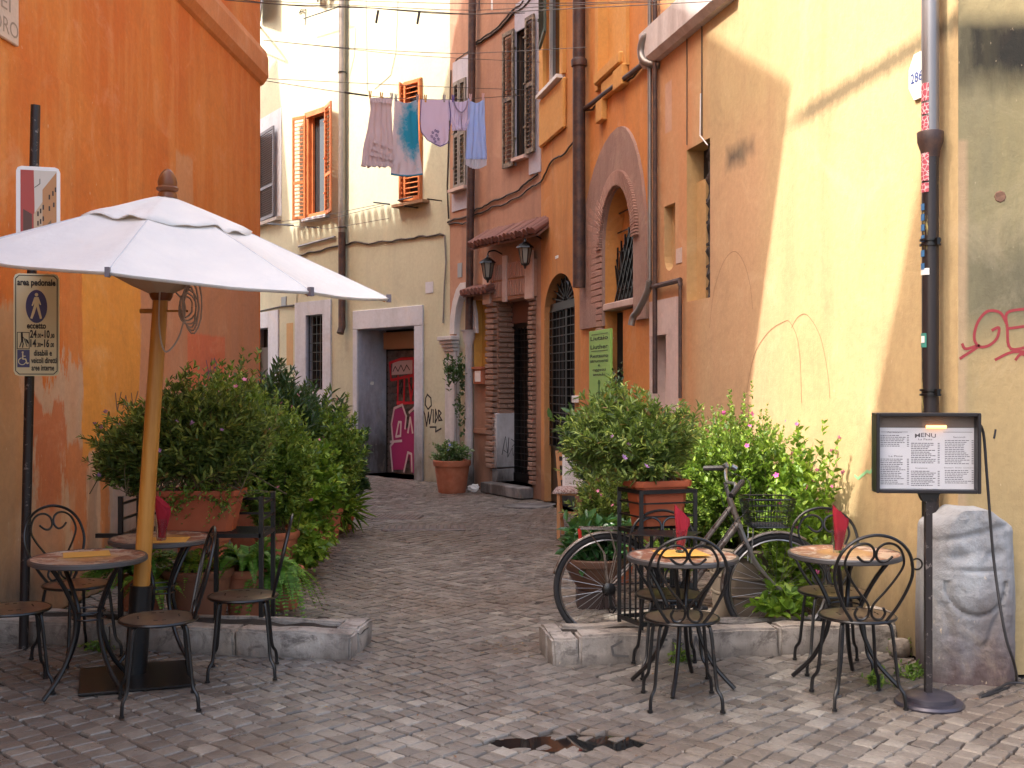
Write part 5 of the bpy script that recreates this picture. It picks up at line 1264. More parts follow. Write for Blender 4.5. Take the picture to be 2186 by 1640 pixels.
def make_chair():
    g = empty('bistro_chair'); tag(g, cat='chair', group='wrought iron cafe chairs'); R0 = .192
    s = MB().lathe([(0, .458), (.06, .457), (R0-.02, .453), (R0-.004, .450), (R0-.002, .444), (0, .442)], 36).build('seat', m_seat, g, True)
    b = MB()
    for q in range(4):
        a = q*PI/2; cx, cy = .10*math.cos(a), .10*math.sin(a)
        for k in (-1, 1): b.obox((cx + k*.02*math.sin(a), cy - k*.02*math.cos(a), .4562), (.011*math.sin(a)+.001, .011*math.cos(a)+.001, 0), (.004*math.cos(a), -.004*math.sin(a), 0), (0, 0, .0006))
    b.build('cut_outs', m_dark, s)
    MB().tube([(R0*math.cos(2*PI*i/32), R0*math.sin(2*PI*i/32), .444) for i in range(32)], .0085, 6, closed=True).build('seat_ring', m_iron, g, True)
    for sx, sy in ((-1, -1), (1, -1), (-1, 1), (1, 1)):
        P = spline([(sx*.085, sy*.085, .434), (sx*.118, sy*.118, .428), (sx*.132, sy*.132, .39), (sx*.148, sy*.148, .22), (sx*.158, sy*.158, .12), (sx*.178, sy*.178, .075), (sx*.183, sy*.183, .004)], 5)
        l = MB().tube(P, .0095, 7).build('leg', m_iron, g, True); MB().lathe([(0, 0), (.014, 0), (.014, .012), (0, .014)], 10, (sx*.183, sy*.183, .001)).build('foot', m_iron, l)
    def yy(z): return -.168 - (z-.45)*.24
    def tb(P, r): return [(p.x, yy(p.z), p.z) for p in spline([(x, 0, z) for x, z in P], 7)]
    out = [(-.085, .445), (-.14, .53), (-.188, .64), (-.198, .72), (-.17, .81), (-.10, .875), (0, .90), (.10, .875), (.17, .81), (.198, .72), (.188, .64), (.14, .53), (.085, .445)]
    MB().tube(tb(out, 0), .0085, 7).build('back_hoop', m_iron, g, True)
    for s_ in (-1, 1):
        P = [(-.012, .485), (-.03, .462), (-.062, .462), (-.078, .490), (-.062, .520), (-.03, .530), (.0, .50)]
        P = [(-.066, .52), (-.078, .490), (-.06, .460), (-.028, .462), (-.008, .49), (-.010, .53), (-.05, .60), (-.115, .68), (-.148, .755), (-.125, .825), (-.065, .862), (-.02, .845), (-.004, .80), (-.022, .765), (-.052, .758), (-.078, .782)]
        P = [(-.066, .52), (-.078, .490), (-.06, .460), (-.028, .462), (-.008, .49), (-.015, .54), (-.07, .61), (-.125, .69), (-.150, .755), (-.130, .82), (-.09, .852), (-.045, .855), (-.012, .83), (-.006, .79), (-.028, .762), (-.060, .765), (-.090, .79)]
        MB().tube(tb([(x*s_, z) for x, z in P], 0), .0068, 6).build('scroll', m_iron, g, True)
    return g
def make_glass(p, label):
    g = tag(empty('drinking_glass', p), label, 'glass', 'glasses holding red napkins')
    m = bpy.data.materials.get('clear_glass') or None
    MB().lathe([(0, 0), (.026, 0), (.028, .006), (.038, .128), (.0365, .128), (.0265, .014), (0, .012)], 20).build('tumbler', m_clear, g, True); return g
m_clear = M('clear_glass', (.95, .96, .95), .03, 0); m_clear.set('Transmission Weight', 1.0); m_clear.set('IOR', 1.35)
m_red = M('red_napkin', (.30, .008, .022), .9); m_red.bump(m_red.noise(14, 4, .6), .5, .01)
def napkin(p, rz, label):
    """a folded square rolled into the glass: points stand up out of it"""
    V = []; Fq = []; n = 22; m = 10
    for j in range(m+1):
        t = j/m; z = .016 + t*.235
        for i in range(n):
            a = 2*PI*i/n; r = .021 + .026*min(1, max(0, t-.1)*1.5)
            zz = z if t < .5 else .016 + .5*.235 + (z-.016-.5*.235)*(.45 + .65*max(0, .5+.5*math.cos(a-PI+.25))**1.1)
            r *= 1 + .10*math.sin(3*a+t*4) ; V.append((r*math.cos(a), r*math.sin(a)*.55, zz))
    Fq = [(j*n+i, j*n+(i+1) % n, (j+1)*n+(i+1) % n, (j+1)*n+i) for j in range(m) for i in range(n)] + [tuple(range(n))[::-1]]
    c = len(V); V.append((0, 0, .17)); Fq += [(m*n+i, m*n+(i+1) % n, c) for i in range(n)]
    o = MB().add(V, Fq).build('napkin', m_red, None, True, 70); o.location = p; o.rotation_euler = (0, .06, rz); tag(o, label, 'napkin', 'red paper napkins in glasses')
    MB().add([(.012, -.022, .03), (.024, -.030, .14), (.030, -.024, .175), (-.018, -.030, .235), (-.030, -.026, .20), (-.010, -.026, .10)], [(0, 1, 2, 3, 4, 5)]).build('fold', m_red, o)
def furniture():
    T = make_table(); C = make_chair(); spots = (((-2.29, 6.08), .25, 'round bistro table with bare worn top, nearest the left wall and the signpost'), ((-2.135, 6.84), .1, 'round bistro table behind the umbrella pole, before the long terracotta planter'),
        ((.94, 6.2), .45, 'round bistro table before the bicycle and the black planter stand'), ((1.835, 6.2), .35, 'round bistro table with plain beige top, next to the menu stand'))
    for i, ((x, y), a, lb) in enumerate(spots):
        t = T if i == 0 else copy_tree(T); t.location = (x, y, gz(x, y)+.006); t.rotation_euler = (0, 0, a); t['label'] = lb
    ch = (((-2.70, 6.08), -PI*.5+.5, 'iron bistro chair cut off by the left edge of the photo'),
          ((-2.62, 6.77), -PI/2-.62, 'iron bistro chair behind the signpost, its scrolled back against the orange wall'),
          ((-1.81, 5.76), PI/2+.35, 'iron bistro chair standing nearest the camera, right of the umbrella tube'),
          ((-1.535, 6.42), PI/2+.18, 'iron bistro chair with its greenish seat before the left stone curb, seen from the side'),
          ((.885, 5.86), -.02, 'iron bistro chair, back to the viewer, at the table by the bicycle'),
          ((.91, 6.50), PI+.03, 'iron bistro chair between the table by the bicycle and the plant stand'),
          ((1.80, 5.86), .05, 'iron bistro chair, back to the viewer, at the table beside the menu stand'),
          ((1.86, 6.52), PI-.06, 'iron bistro chair facing the viewer behind the table beside the menu stand'))
    for i, ((x, y), a, lb) in enumerate(ch):
        c = C if i == 0 else copy_tree(C); c.location = (x, y, gz(x, y)+.006); c.rotation_euler = (0, 0, a); c['label'] = lb
    for (x, y, z, a, nm) in ((-2.09, 6.70, .7275, .1, 'by the umbrella pole'), (.93, 6.22, .7275, .3, 'by the bicycle'), (1.80, 6.20, .7275, .2, 'by the menu stand')):
        make_glass((x, y, z+.002), 'tall clear tumbler holding a red napkin on the table ' + nm); napkin((x, y, z+.002), a, 'folded red napkin standing in the glass on the table ' + nm)
    for (x, y, w, d, a, lb) in ((-2.07, 6.72, .26, .24, .15, 'under the glass behind the umbrella pole'), (-2.33, 6.16, .24, .20, .4, 'alone on the empty table at the left'), (.93, 6.20, .26, .24, .2, 'under the glass on the table by the bicycle'), (1.82, 6.18, .26, .24, .1, 'under the glass on the table by the menu stand')):
        o = MB().box(-w/2, w/2, -d/2, d/2, 0, .0015).build('place_mat', m_mat); o.location = (x, y, .7275); o.rotation_euler = (0, 0, a); tag(o, 'yellow paper place mat ' + lb, 'place mat', 'yellow place mats')

# ------------------------------------------------------------------ umbrella
m_canvas = M('white_canvas', (.74, .74, .76), .85)
def canvas():
    m = m_canvas; m.set('Base Color', m.mix(m.rng(m.noise(4, 5, .6), .35, .7), (.78, .78, .78), (.86, .85, .83)))
    m.bump(m.math('ADD', m.noise(3.2, 4, .6), m.math('MULTIPLY', m.noise(160, 2, .5), .05)), .5, .04)
    t = m.N.new('ShaderNodeBsdfTranslucent'); m.put(t.inputs[0], (.78, .66, .50)); x = m.N.new('ShaderNodeMixShader'); x.inputs[0].default_value = .28
    m.t.links.new(m.b.outputs[0], x.inputs[1]); m.t.links.new(t.outputs[0], x.inputs[2]); m.t.links.new(x.outputs[0], m.N['Material Output'].inputs[0])
canvas()
m_varn = M('varnished_wood', (.62, .27, .045), .35); m_varn.set('Base Color', m_varn.mix(m_varn.rng(m_varn.noise(6, 4, .6, sc=(6, 6, .4)), .35, .65), (.40, .16, .025), (.50, .23, .045)))
m_dwood = M('dark_varnished_wood', (.15, .045, .012), .35); m_dwood.set('Specular IOR Level', .35)
def umbrella():
    b0 = Vector((-2.135, 6.37, 0)); top = Vector((-1.925, 6.30, 2.80)); ax = top - b0
    g = empty('patio_umbrella', tuple(b0), label='white canvas patio umbrella on a varnished wooden pole among the left tables', cat='umbrella')
    def A(z): return ax * (z/ax.z)
    MB().box(-.30, .30, -.29, .29, .0, .014, ch=.004).build('base_plate', m_iron, g).matrix_basis = Matrix.Translation((.03, -.07, .012)) @ Matrix.Rotation(.35, 4, 'Z')
    MB().tube([A(.02), A(.52)], .062, 20).build('base_tube', m_iron, g, True)
    MB().tube([A(.50), A(2.16)], [.047, .042], 20).build('pole', m_varn, g, True)
    MB().tube([A(z) for z in (.515, .525)], .064, 20).build('tube_cap', m_iron, g, True)
    MB().lathe([(.02, -.075), (.05, -.07), (.062, -.05), (.066, -.03), (.052, -.02), (.066, -.01), (.07, .03), (.055, .04), (.075, .05), (.075, .085), (.04, .09)], 20, tuple(A(2.20))).build('hub', m_dwood, g, True)
    MB().tube([A(2.07) + Vector((-.11, 0, 0)), A(2.07) + Vector((.03, 0, 0))], .013, 8).tube([A(2.07) + Vector((.03, 0, 0)), A(2.07) + Vector((.16, 0, .0))], .006, 8).build('peg', m_varn, g, True)
    MB().tube([A(2.28), A(2.72)], .024, 12).build('upper_pole', m_varn, g, True)
    fz = A(2.715); MB().lathe([(0, -.02), (.055, -.015), (.052, .01), (.044, .02), (.058, .03), (.062, .042), (.052, .052), (.054, .075), (.048, .10), (.034, .128), (.018, .146), (0, .152)], 22, tuple(fz)).build('finial', m_dwood, g, True)
    # canopy: eight gores hung from ribs
    Rr = 1.235; zc = 2.712; zr = 2.262; a0 = R(-85); n = 8; sub = 10; rad = 14; cx, cy = A(2.7).x, A(2.7).y
    def surf(th, t, lift=0, ruff=0):
        k = (th - a0) / (2*PI/n); f = k - math.floor(k); e = math.cos(PI/n)/math.cos((f-.5)*2*PI/n)
        sag = 4*f*(1-f); r = Rr*e*t if True else 0; r *= 1 - .02*sag*t
        z = zc - (zc-zr)*(t**1.02) - .045*sag*math.sin(PI*min(1, t))*t*1.2 - (.012*sag*t)
        z += ruff*.009*math.sin(th*11+2*math.sin(th*3))*t/.36 + .006*mnoise.noise(Vector((r*math.cos(th)*4, r*math.sin(th)*4, 2))) + lift
        dx, dy = r*math.cos(th), r*math.sin(th); return (cx + dx, cy + dy, z + .07*dy - .10*dx)
    m = n*sub; V = [surf(a0+2*PI*i/m, .03 + .97*j/rad) for j in range(rad+1) for i in range(m)]
    V += [(x, y, z - .014) for x, y, z in [surf(a0+2*PI*i/m, .995) for i in range(m)]]
    Fq = [(j*m+i, j*m+(i+1) % m, (j+1)*m+(i+1) % m, (j+1)*m+i) for j in range(rad+1) for i in range(m)]
    c = MB().add(V, Fq).build('canopy', m_canvas, g, True, 80); c.modifiers.new('thickness', 'SOLIDIFY').thickness = .004
    m2 = n*12; V = [surf(a0+2*PI*i/m2, .03 + .35*j/8, .012*(j/8)**.7+.006, (j/8)**2*1.0) for j in range(9) for i in range(m2)]
    V = [(x, y, z + (.030*mnoise.noise(Vector((x*9, y*9, 0))) if k > m2*6 else 0)) for k, (x, y, z) in enumerate(V)]
    v = MB().add(V, [(j*m2+i, j*m2+(i+1) % m2, (j+1)*m2+(i+1) % m2, (j+1)*m2+i) for j in range(8) for i in range(m2)]).build('vent_flap', m_canvas, c, True, 80); v.modifiers.new('thickness', 'SOLIDIFY').thickness = .004
    cap = MB()
    for k in range(n):
        th = a0 + 2*PI*k/n; P = [Vector(surf(th, t)) - Vector((0, 0, .022)) for t in (.05, .35, .7, .985)]
        rb = MB().tube(P, .011, 6).build('rib', m_varn, g, True)
        MB().tube([Vector(surf(th, t)) + Vector((0, 0, .003)) for t in (.06, .2, .4, .6, .8, .985)], .0035, 5).build('seam', m_seam, c, True)
        q = Vector(surf(th, .52)) - Vector((0, 0, .03)); h = A(2.20) + Vector((.06*math.cos(th), .06*math.sin(th), .0)); MB().bar(h, q, .016, .022).build('strut', m_varn, rb)
        e = Vector(surf(th, .99)); o_ = Vector((math.cos(th), math.sin(th), 0)); MB().obox(e + o_*.012 + Vector((0, 0, -.005)), o_*.014, (-o_.y*.010, o_.x*.010, 0), (0, 0, .022)).build('rib_tip', m_mauvegrey, rb)
    # inner funnel of lining at the hub, then the knotted cord
    MB().lathe([(.05, -.01), (.17, .045), (.33, .13)], 8, tuple(A(2.17))).build('lining', m_canvas2, g).modifiers.new('thickness', 'SOLIDIFY').thickness = .003
    h = A(2.14); P = [h + Vector((.02, -.07, .08)), h + Vector((.015, -.075, -.15)), h + Vector((.05, -.08, -.30)), h + Vector((.12, -.06, -.22)), h + Vector((.15, -.04, -.05)), h + Vector((.10, -.04, .03))]
    b = MB().tube(spline(P, 7), .005, 6)
    for k in range(6):
        c_ = h + Vector((.15 + .008*k, -.03, -.02)); b.tube([c_ + Vector(((.035+.01*(k % 3))*math.cos(q*PI/7), .02*math.sin(q+k), (.06+.018*k)*math.sin(q*PI/7) - .03)) for q in range(14)], .005, 6, closed=True)
    b.build('cord', m_cord, g, True)
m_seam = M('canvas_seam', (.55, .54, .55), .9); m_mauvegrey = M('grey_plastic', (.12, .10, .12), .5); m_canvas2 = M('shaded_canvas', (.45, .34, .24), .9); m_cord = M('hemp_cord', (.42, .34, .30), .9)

# ------------------------------------------------------------------ street sign on its post
def street_sign():
    b = gnd(50, 1285); b = Vector(((50-CX)/F*7.05, 7.05, 0)); t = ray(76, 225, 7.05); g = empty('sign_post', tuple(b), label='tall dark iron post with a pedestrian area sign and a framed photo panel at left', cat='sign post'); o = t-b
    MB().tube([(0, 0, 0), o], .029, 14).build('post', m_postpaint, g, True)
    def plate(px0, py0, px1, py1, nm, mats, th=.02, rz=.30, ch=.03):
        D = 7.0; z0 = ray(px0, py1, D).z; z1 = ray(px0, py0, D).z; xa = ray(px0, py0, D).x; xb = ray(px1, py0, D).x; w = (xb-xa)/math.cos(rz)
        pl = [(-w/2+ch, z0), (w/2-ch, z0), (w/2-ch*.3, z0+ch*.3), (w/2, z0+ch), (w/2, z1-ch), (w/2-ch*.3, z1-ch*.3), (w/2-ch, z1), (-w/2+ch, z1), (-w/2+ch*.3, z1-ch*.3), (-w/2, z1-ch), (-w/2, z0+ch), (-w/2+ch*.3, z0+ch*.3)]
        p = MB().prism(pl, -th, 0).build(nm, mats, g); p.location = ((xa+xb)/2-b.x, -.045, 0); p.rotation_euler = (0, 0, rz); return p, w, z0, z1
    p, w, z0, z1 = plate(35, 585, 121, 803, 'sign_panel', m_signcream)
    MB().prism([(-w/2-.0, z0+.02), (-w/2-.0, z1-.02), (-w/2+.01, z1-.005), (-w/2+.01, z0+.005)], -.001, .028).build('edge', m_iron, p)
    y = -.0225; t = MB(); h = z1-z0; Z = lambda f: z1 - f*h; ww = lambda f: f*w
    write(t, 'area pedonale', 0, Z(.115), .056, ww(.84), y, .03); write(t, 'eccetto', 0, Z(.535), .052, ww(.42), y, .03)
    write(t, '24', ww(-.07), Z(.625), .066, ww(.15), y, .03); write(t, '.00', ww(.055), Z(.625), .036, ww(.09), y, .03); write(t, '-10', ww(.2), Z(.625), .066, ww(.18), y, .03); write(t, ',00', ww(.35), Z(.625), .036, ww(.09), y, .03)
    write(t, '14', ww(-.07), Z(.715), .066, ww(.13), y, .03); write(t, '.30', ww(.05), Z(.715), .036, ww(.09), y, .03); write(t, '-16', ww(.19), Z(.715), .066, ww(.18), y, .03); write(t, '.00', ww(.34), Z(.715), .036, ww(.09), y, .03)
    write(t, 'disabili e', ww(.14), Z(.80), .050, ww(.40), y, .025); write(t, 'veicoli diretti', ww(.16), Z(.873), .050, ww(.56), y, .025); write(t, 'aree interne', ww(.14), Z(.945), .050, ww(.50), y, .025)
    t.build('lettering', m_ink, p)
    fr = MB(); e = .012; R2 = [(-w/2+e+.02, z0+e), (w/2-e-.02, z0+e), (w/2-e, z0+e+.02), (w/2-e, z1-e-.02), (w/2-e-.02, z1-e), (-w/2+e+.02, z1-e), (-w/2+e, z1-e-.02), (-w/2+e, z0+e+.02), (-w/2+e+.02, z0+e)]
    fr.ribbon(R2, .005, y+.001, 0); q = (ww(-.42), ww(-.16), Z(.735), Z(.575)); fr.ribbon([(q[0], q[2]), (q[1], q[2]), (q[1], q[3]), (q[0], q[3]), (q[0], q[2])], .004, y+.001, 0); fr.build('border', m_ink, p)
    disc = MB().prism([(ww(.0)+ww(.235)*math.cos(2*PI*i/36), Z(.32)+.103*math.sin(2*PI*i/36)) for i in range(36)], -.0222, -.0205).build('blue_disc', m_signblue, p)
    bl = MB().prism([(ww(-.42), Z(.915)), (ww(-.15), Z(.915)), (ww(-.15), Z(.745)), (ww(-.42), Z(.745))], -.0222, -.0205).build('blue_square', m_signblue, p)
    s = MB(); yy = -.0235; c0 = Z(.32)
    s.prism([(.010*math.cos(2*PI*i/14), c0+.073+.011*math.sin(2*PI*i/14)) for i in range(14)], yy, yy+.001)
    for P in ([(-.012, c0+.058), (.012, c0+.058), (.014, c0+.005), (-.014, c0+.005)], [(-.012, c0+.058), (-.016, c0+.045), (-.028, c0+.005), (-.022, c0+.002), (-.008, c0+.03)], [(.012, c0+.058), (.016, c0+.045), (.027, c0+.012), (.021, c0+.008), (.008, c0+.03)],
              [(-.014, c0+.006), (.002, c0+.006), (-.010, c0-.04), (-.024, c0-.078), (-.036, c0-.074)], [(.014, c0+.006), (-.002, c0+.006), (.010, c0-.04), (.020, c0-.078), (.032, c0-.074)]): s.prism(P, yy, yy+.001)
    s.build('walking_figure', m_signcream, disc)
    s = MB(); bx, bz = ww(-.29), Z(.835); s.prism([(bx-.003+.006*math.cos(2*PI*i/10), bz+.042+.006*math.sin(2*PI*i/10)) for i in range(10)], yy, yy+.001)
    s.ribbon([(bx-.003, bz+.034), (bx-.002, bz+.0), (bx+.014, bz+.0), (bx+.022, bz-.028), (bx+.030, bz-.024)], .007, yy+.001, 0); s.ribbon([(bx-.002, bz+.018), (bx+.012, bz+.018)], .005, yy+.001, 0)
    s.ribbon([(bx-.006+.021*math.cos(a), bz-.014+.021*math.sin(a)) for a in [R(100+i*22) for i in range(12)]], .005, yy+.001, 0); s.build('wheelchair_symbol', m_signcream, bl)
    s = MB(); bx, bz = ww(-.32), Z(.655); s.prism([(bx+.006*math.cos(2*PI*i/10), bz+.045+.007*math.sin(2*PI*i/10)) for i in range(10)], yy, yy+.001)
    s.ribbon([(bx, bz+.036), (bx+.002, bz+.0)], .012, yy+.001, 0); s.ribbon([(bx, bz), (bx-.012, bz-.04)], .006, yy+.001, 0); s.ribbon([(bx+.002, bz), (bx+.008, bz-.02), (bx+.004, bz-.042)], .006, yy+.001, 0); s.ribbon([(bx, bz+.03), (bx+.014, bz+.012), (bx+.03, bz-.038)], .004, yy+.001, 0)
    s.prism([(bx+.018, bz+.014), (bx+.034, bz+.004), (bx+.042, bz-.022), (bx+.028, bz-.012)], yy, yy+.001); s.build('porter_symbol', m_ink, p)
    # framed street picture above
    p, w, z0, z1 = plate(40, 357, 123, 560, 'photo_panel', m_whitep); h = z1-z0
    X = lambda f: -w/2 + f*w; Z = lambda f: z1 - f*h; y = -.0215
    for i, (cl, P) in enumerate((((.55, .50, .42), [(.10, .04), (.92, .04), (.92, .97), (.10, .97)]), ((.36, .045, .03), [(.10, .04), (.40, .04), (.42, .42), (.40, .97), (.10, .97)]), ((.10, .035, .02), [(.16, .45), (.36, .5), (.36, .97), (.16, .97)]),
                 ((.50, .36, .22), [(.40, .50), (.70, .30), (.70, .97), (.40, .97)]), ((.42, .20, .07), [(.60, .24), (.92, .05), (.92, .97), (.60, .97)]), ((.16, .10, .05), [(.68, .62), (.80, .55), (.82, .97), (.68, .97)]), ((.20, .14, .07), [(.16, .85), (.40, .80), (.60, .86), (.60, .97), (.16, .97)]))):
        MB().prism([(X(a), Z(b)) for a, b in P], y-.0003*i-.0004, y-.0003*i).build('print', M('print_%d' % i, cl, .4), p)
    s = MB()
    for a, b_ in ((.48, .52), (.54, .49), (.60, .45), (.48, .62), (.54, .60), (.60, .57), (.74, .34), (.82, .30), (.88, .26), (.74, .46), (.84, .42), (.48, .72), (.55, .70)): s.prism([(X(a), Z(b_)), (X(a+.035), Z(b_)), (X(a+.035), Z(b_-.05)), (X(a), Z(b_-.05))], y-.003, y-.0026)
    s.ribbon([(X(.42), Z(.22)), (X(.54), Z(.18)), (X(.54), Z(.13))], .004, y-.002, .0); s.build('print', m_wood_dark, p)
    MB().prism([(X(.26), Z(.99)), (X(.60), Z(.99)), (X(.60), Z(.84)), (X(.26), Z(.84))], y-.0035, y-.003).build('inset_print', M('pinkish_print', (.6, .4, .36), .5), p)
m_signcream = M('cream_sign_face', (.72, .66, .42), .4); m_signblue = M('sign_blue', (.055, .055, .17), .4)
m_postpaint = M('chipped_black_paint', (.03, .025, .025), .45, .3); m_postpaint.set('Base Color', m_postpaint.mix(m_postpaint.rng(m_postpaint.noise(22, 6, .75), .58, .62), (.028, .022, .022), (.17, .14, .13)))

# ------------------------------------------------------------------ menu stand
def menu_stand():
    p = gnd(1983, 1507); g = empty('menu_stand', (p.x, p.y, .006), -.02, 'black menu stand with a lit glass case holding a MENU sheet by the carved stone', 'menu stand')
    MB().lathe([(0, 0), (.172, 0), (.175, .010), (.165, .022), (.13, .026), (.128, .048), (.11, .058), (.05, .062), (.03, .066), (0, .066)], 36).build('base', m_basepaint, g, True)
    MB().box(-.021, .013, -.016, .016, .06, 1.10).build('pole', m_postpaint, g)
    MB().prism([(-.06, 1.10), (.055, 1.10), (.03, 1.05), (-.035, 1.05)], -.02, .02).build('bracket', m_iron, g)
    k = MB().tube([(-.052 + .028*math.cos(2*PI*i/18), .03, .72+.028*math.sin(2*PI*i/18)) for i in range(18)], .005, 6, closed=True).build('hanging_ring', m_iron, g, True)
    z0, z1 = 1.092, 1.505; x0, x1 = -.272, .252; e = .018; c = MB(); rz = .07
    c.box(x0, x1, .0, .075, z0, z0+e, ch=.003).box(x0, x1, .0, .075, z1-e, z1, ch=.003).box(x0, x0+e, .0, .075, z0+e, z1-e).box(x1-e, x1, .0, .075, z0+e, z1-e).box(x0+e, x1-e, .068, .075, z0+e, z1-e)
    c.box(x0, x0+e, -.035, 0, z0, z1, ch=.003).box(x1-e, x1, -.035, 0, z0, z1, ch=.003).box(x0+e, x1-e, -.035, 0, z0, z0+e, ch=.003).box(x0+e, x1-e, -.035, 0, z1-e, z1, ch=.003)
    cs = c.build('case', m_casepaint, g); cs.rotation_euler = (0, 0, -rz)
    sh = MB().box(x0+e, x1-e, .03, .034, z0+e, z1-.078).build('menu_sheet', m_sheet, cs); MB().box(x0+e, x1-e, .03, .05, z1-.076, z1-e).build('lamp_housing', M('brown_housing', (.16, .12, .10), .6), cs)
    MB().tube([(-.01, .012, z1-.072), (.09, .012, z1-.072)], .008, 8).build('lamp', m_warmlamp, cs, True)
    t = MB(); y = .0285
    write(t, 'MENU', -.01, z1-.125, .030, .105, y, .01, arc=2.0)
    for tx, x, z, h, w in (('Per iniziare', -.165, 1.40, .011, .07), ('La Pasta', -.01, 1.363, .013, .07), ('Le Pinse', -.16, 1.275, .013, .07), ('Secondi', .16, 1.375, .013, .06), ('Insalatone', -.03, 1.215, .010, .06), ('Dessert  Dolci  Contorni', .16, 1.218, .009, .15)): write(t, tx, x, z, h, w, y)
    r = random.Random(4)
    for xc, rows in ((-.165, [(1.385, 1.325), (1.262, 1.125)]), (-.01, [(1.345, 1.24), (1.20, 1.125)]), (.16, [(1.36, 1.235), (1.205, 1.135)])):
        for a, b in rows:
            z = a
            while z > b:
                x = xc - .072; xe = xc + r.uniform(.01, .05)
                while x < xe: w = r.uniform(.006, .018); t.box(x, x+w, y, y+.0008, z, z+.0032); x += w + .003
                t.box(xc+.062, xc+.072, y, y+.0008, z, z+.0032); z -= .0092
    t.ribbon([(-.10, 1.405), (-.235, 1.405)], .002, y); t.ribbon([(.08, 1.405), (.225, 1.405)], .002, y); t.build('printing', M('grey_print', (.12, .11, .12), .8), sh)
    MB().box(x0+e, x1-e, -.028, -.026, z0+e, z1-e).build('pane', m_pane, cs)
    # supply cable
    P = [ray(2091, 905, 5.86), ray(2100, 930, 5.9), ray(2108, 1030, 5.9), ray(2122, 1200, 5.9), ray(2145, 1350, 5.85), ray(2166, 1420, 5.9)]
    P += [Vector((gnd(2168, 1462).x, gnd(2168, 1462).y, .012)), Vector((gnd(2140, 1478).x, gnd(2140, 1478).y, .015)), Vector((gnd(2092, 1497).x, gnd(2092, 1497).y, .02)), Vector((gnd(2130, 1478).x, gnd(2130, 1478).y-.02, .03)), Vector((gnd(2160, 1466).x, gnd(2160, 1466).y-.03, .03)), Vector((gnd(2250, 1478).x, gnd(2250, 1478).y, .03))]
    tag(MB().tube(spline(P, 8), .0075, 7).build('power_cable', m_blackrubber, None, True), 'black rubber power cable hanging from the menu case down to the cobbles', 'cable')
m_basepaint = M('worn_blue_black_paint', (.055, .05, .065), .35, .4); m_casepaint = M('black_case_paint', (.018, .016, .018), .35, .2)
m_sheet = M('laminated_sheet', (.64, .62, .64), .4); m_warmlamp = M('warm_lamp', (.9, .5, .2), .4); m_warmlamp.set('Emission Color', (1, .45, .12)); m_warmlamp.set('Emission Strength', 1.1)
m_pane = M('case_pane', (1, 1, 1), .02); m_pane.set('Transmission Weight', 1.0); m_pane.set('IOR', 1.12)
m_blackrubber = M('black_rubber', (.02, .018, .02), .5)

